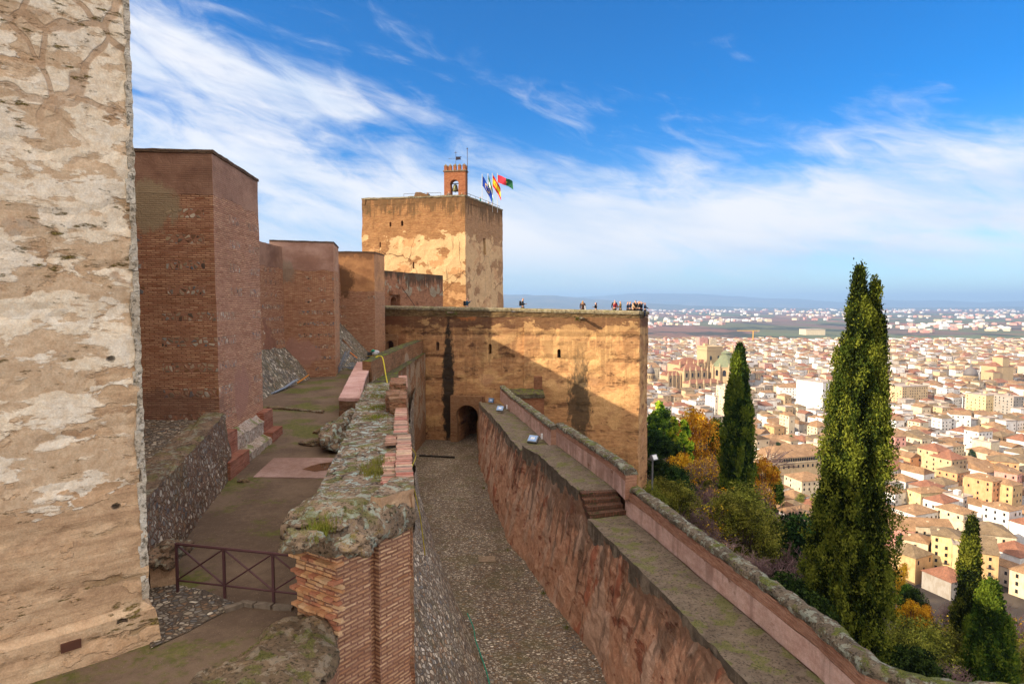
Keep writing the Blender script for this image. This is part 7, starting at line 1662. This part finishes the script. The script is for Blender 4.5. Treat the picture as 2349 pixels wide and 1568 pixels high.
def person(loc, rz, pose, jk, tr, hr, label, height=1.72, long_hair=False, coat=False, bag=None, group=None):
    o = empty('person', loc, label, 'person', group, rz); (ex, ey, ez), (wx, wy, wz) = POSE[pose]
    if pose not in _pc:
        V = [(0, 0, .95), (0, 0, 1.12), (0, -.01, 1.34), (0, 0, 1.48), (0, .02, 1.60), (0, .02, 1.69)]; Rr = [(.15, .11), (.13, .10), (.16, .11), .055, (.078, .095), (.06, .075)]; E = [(0, 1), (1, 2), (2, 3), (3, 4), (4, 5)]
        for s_ in (-1, 1):
            b = len(V); V += [(.19 * s_, 0, 1.40), (ex * s_, ey, ez), (wx * s_, wy, wz)]; Rr += [.058, .042, .030]; E += [(2, b), (b, b + 1), (b + 1, b + 2)]
            dv = (Vector((wx * s_, wy, wz)) - Vector((ex * s_, ey, ez))).normalized(); sd = dv.cross(Vector((0, 0, 1))) if abs(dv.z) < .9 else Vector((0, 1, 0)); sd.normalize(); pw = Vector((wx * s_, wy, wz)) + dv * .08; V.append(tuple(pw)); Rr.append((.036, .018)); E.append((b + 2, b + 3))
            for f in range(4): q = pw + dv * (.075 + .01 * (f in (1, 2))) + sd * (f - 1.5) * .02; V.append(tuple(q)); Rr.append(.009); E.append((b + 3, len(V) - 1))
            q = Vector((wx * s_, wy, wz)) + dv * .06 - sd * .055 * s_; V.append(tuple(q)); Rr.append(.01); E.append((b + 3, len(V) - 1))
            h0 = len(V); V += [(.09 * s_, 0, .90), (.10 * s_, .01, .50), (.10 * s_, -.01, .10), (.11 * s_, .10, .04)]; Rr += [.092, .062, .042, (.045, .03)]; E += [(0, h0), (h0, h0 + 1), (h0 + 1, h0 + 2), (h0 + 2, h0 + 3)]
        body = skin('body', V, E, Rr, skinm, 0)
        bmh = bmesh.new(); bmh.from_mesh(body)
        for v in bmh.verts:                                  # nose, brow and sockets
            x, y, z = v.co
            if y > .07 and 1.56 < z < 1.64 and abs(x) < .03: v.co.y += .022
            elif y > .06 and 1.61 < z < 1.66 and .015 < abs(x) < .06: v.co.y -= .008
        bmh.to_mesh(body); bmh.free(); _pc[pose] = body
    link_child('body', _pc[pose], o)
    key = ('j', pose, jk[0], coat)
    if key not in _pc:
        V = [(0, 0, .80 if coat else .92), (0, 0, 1.12), (0, -.01, 1.34), (0, 0, 1.45), (.19, 0, 1.40), (ex, ey, ez), (wx * .97, wy * .97, wz), (-.19, 0, 1.40), (-ex, ey, ez), (-wx * .97, wy * .97, wz)]
        _pc[key] = skin('jacket', V, [(0, 1), (1, 2), (2, 3), (2, 4), (4, 5), (5, 6), (2, 7), (7, 8), (8, 9)], [(.19, .145), (.165, .13), (.19, .14), .075, .082, .062, .046, .082, .062, .046], pmat(*jk))
    link_child('jacket', _pc[key], o)
    key = ('t', tr[0])
    if key not in _pc:
        V = [(0, 0, .93)]; E = []; Rr = [(.165, .125)]
        for s_ in (-1, 1): b = len(V); V += [(.09 * s_, 0, .84), (.10 * s_, .012, .50), (.10 * s_, -.01, .09)]; Rr += [.10, .075, .062]; E += [(0, b), (b, b + 1), (b + 1, b + 2)]
        _pc[key] = skin('trousers', V, E, Rr, pmat(*tr))
    link_child('trousers', _pc[key], o)
    key = ('h', hr[0], long_hair)
    if key not in _pc:
        V = [(0, -.005, 1.655), (0, -.03, 1.60)] + ([(0, -.07, 1.48), (0, -.09, 1.36)] if long_hair else []); Rr = [(.088, .098), (.09, .088)] + ([(.10, .06), (.07, .035)] if long_hair else [])
        _pc[key] = skin('hair', V, [(i, i + 1) for i in range(len(V) - 1)], Rr, pmat(*hr))
    link_child('hair', _pc[key], o)
    if bag == 'backpack':
        mb = MB(); mb.box(0, -.22, 1.22, .30, .18, .44, res=.08); bq = mb.build('backpack', pmat('black', c(38, 38, 42)), local=True, amp=.02, freq=6, smooth=True); bq.parent = o
    if bag == 'tote':
        mb = MB(); mb.box(.26, -.02, .95, .06, .30, .42, res=.08); mb.tube([(.22, .05, 1.15), (.18, .02, 1.42), (.22, -.08, 1.15)], .012, 5); bq = mb.build('tote_bag', white, local=True, amp=.02, freq=6); bq.parent = o
    if pose in ('photo', 'phone'):
        mb = MB(); mb.box(0, wy + .09, wz + .03, .15 if pose == 'photo' else .08, .02, .08 if pose == 'photo' else .15); bq = mb.build('phone', pmat('black', c(38, 38, 42)), local=True); bq.parent = o
    s_ = height / 1.72; o.scale = (s_, s_, s_); return o
BK, NV, BR_, BL, GR = ('black', c(38, 38, 42)), ('navy', c(40, 48, 72)), ('brown', c(72, 50, 38)), ('blond', c(178, 132, 76)), ('grey', c(96, 96, 98))
MR, OL, TL, BG, DN = ('maroon', c(132, 34, 46)), ('olive', c(112, 88, 48)), ('teal', c(36, 78, 104)), ('beige', c(200, 162, 124)), ('denim', c(62, 74, 98))
def on_terr(px, py, off, *a, **k):
    base = wp(px, 710); n_ = -fn_; t = off / max(.2, n_.y); v = ray(px, py); y = (base + n_ * off).y; p = v * (y / v.y); p = Vector((p.x, p.y, 0)); head = W(px, py, y).z
    g = 'people lined up along the terrace parapet'; kk = dict(k); kk['height'] = max(1.35, min(1.92, head + 1.3)); return person((p.x, p.y, -1.3), *a, group=g, **kk)
RT, LT, BKW, FW = -math.pi / 2, math.pi / 2, 0, math.pi
on_terr(1071, 682, 1.2, RT, 'photo', TL, DN, BK, 'person in a teal jacket with a backpack taking a photo, nearest the great tower', bag='backpack')
on_terr(1199, 683, 1.2, RT, 'phone', BK, BK, BK, 'person in a black hooded jacket with a backpack walking while looking at a phone', bag='backpack')
on_terr(1337, 688.5, 1.2, BKW - .3, 'down', BR_, BK, BL, 'person with long blond hair, dark coat and a white tote bag, back to us', long_hair=True, coat=True, bag='tote')
on_terr(1367, 693, 1.0, LT * .7, 'phone', BK, NV, BR_, 'shorter person with long brown hair bent over a phone', long_hair=True)
on_terr(1410, 689, 1.1, RT * .8, 'lean', MR, BK, BK, 'person in a maroon jacket at the parapet')
on_terr(1410, 687.5, 1.9, FW, 'down', BK, BK, BK, 'dark haired person standing right behind the one in maroon')
on_terr(1423.5, 690, 1.1, LT, 'phone', OL, BR_, BR_, 'person in an olive brown coat next to the one in maroon', coat=True)
for px, py, of_, rz_, po, jk, tr, hr, lb in ((1440, 691, 1.6, RT, 'phone', NV, DN, BK, 'person in navy at the left end of the crowded group'), (1445.5, 690.5, 1.2, RT, 'photo', NV, BK, BK, 'person in navy holding up a camera in the crowded group'), (1452, 693, 1.0, RT, 'lean', BG, BK, BR_, 'person in a beige coat in the crowded group'),
    (1458, 688, 1.1, .4, 'lean', BK, BK, BK, 'tall person in a black jacket, back to us, in the crowded group'), (1464, 690, 2.0, FW, 'down', GR, DN, BK, 'person in grey half hidden in the crowded group'), (1467, 689.5, 1.1, RT, 'photo', BK, NV, BR_, 'person in black taking a photo in the crowded group'),
    (1472, 691, 1.4, LT, 'phone', NV, BK, BK, 'person in navy turned left in the crowded group'), (1479.5, 693.5, 1.2, RT, 'lean', NV, NV, NV, 'person in a dark blue hood alone at the terrace corner')):
    on_terr(px, py, of_, rz_, po, jk, tr, hr, lb)
def on_vela(px, py, base, dirv, off, *a, **k):
    q = onl(px, py, base, dirv); n_ = Vector((-dirv.y, dirv.x, 0)); y = (q + n_ * off).y; h_ = W(px, py, y); hh = max(1.5, min(1.85, h_.z - (zv - .95))); return person((h_.x, y, zv - .95), *a, group='people on top of the great tower', height=hh, **k)
on_vela(961.5, 446, V1, vl, 1.3, BKW, 'down', ('rust', c(110, 62, 58)), BK, BR_, 'person at the left corner of the great tower roof, brown hair', long_hair=True)
on_vela(981.5, 440.5, V1, vl, 1.2, FW, 'photo', BK, BK, BK, 'person in black taking a photo over the great tower parapet')
on_vela(1030, 432, V1, vl, 1.0, FW, 'down', ('taupe', c(128, 108, 92)), BR_, BR_, 'person in a light coat below the bell arch', coat=True)
on_vela(1059.5, 441, V1, vl, 1.0, FW, 'lean', OL, BK, BK, 'person in olive at the right foot of the bell gable')
on_vela(1102, 451, V1, vr, 1.0, LT, 'down', ('turquoise', c(40, 140, 130)), BK, ('turquoise', c(40, 140, 130)), 'person in a turquoise hooded coat by the flags', coat=True)
on_vela(1121.5, 465, V1, vr, 1.1, LT, 'down', MR, BK, BR_, 'person in maroon below the red and yellow flag', long_hair=True)
on_vela(1129.5, 464, V1, vr, 1.1, LT, 'lean', BG, BK, ('fair', c(206, 170, 120)), 'fair haired person in beige at the far end by the flags', long_hair=True)
for kd, L_ in TP.items():                                    # kinds that were not planted
    for k, pr in enumerate(L_):
        if (kd, k) not in used_p:
            for ch in list(pr.children): bpy.data.objects.remove(ch)
            bpy.data.objects.remove(pr)
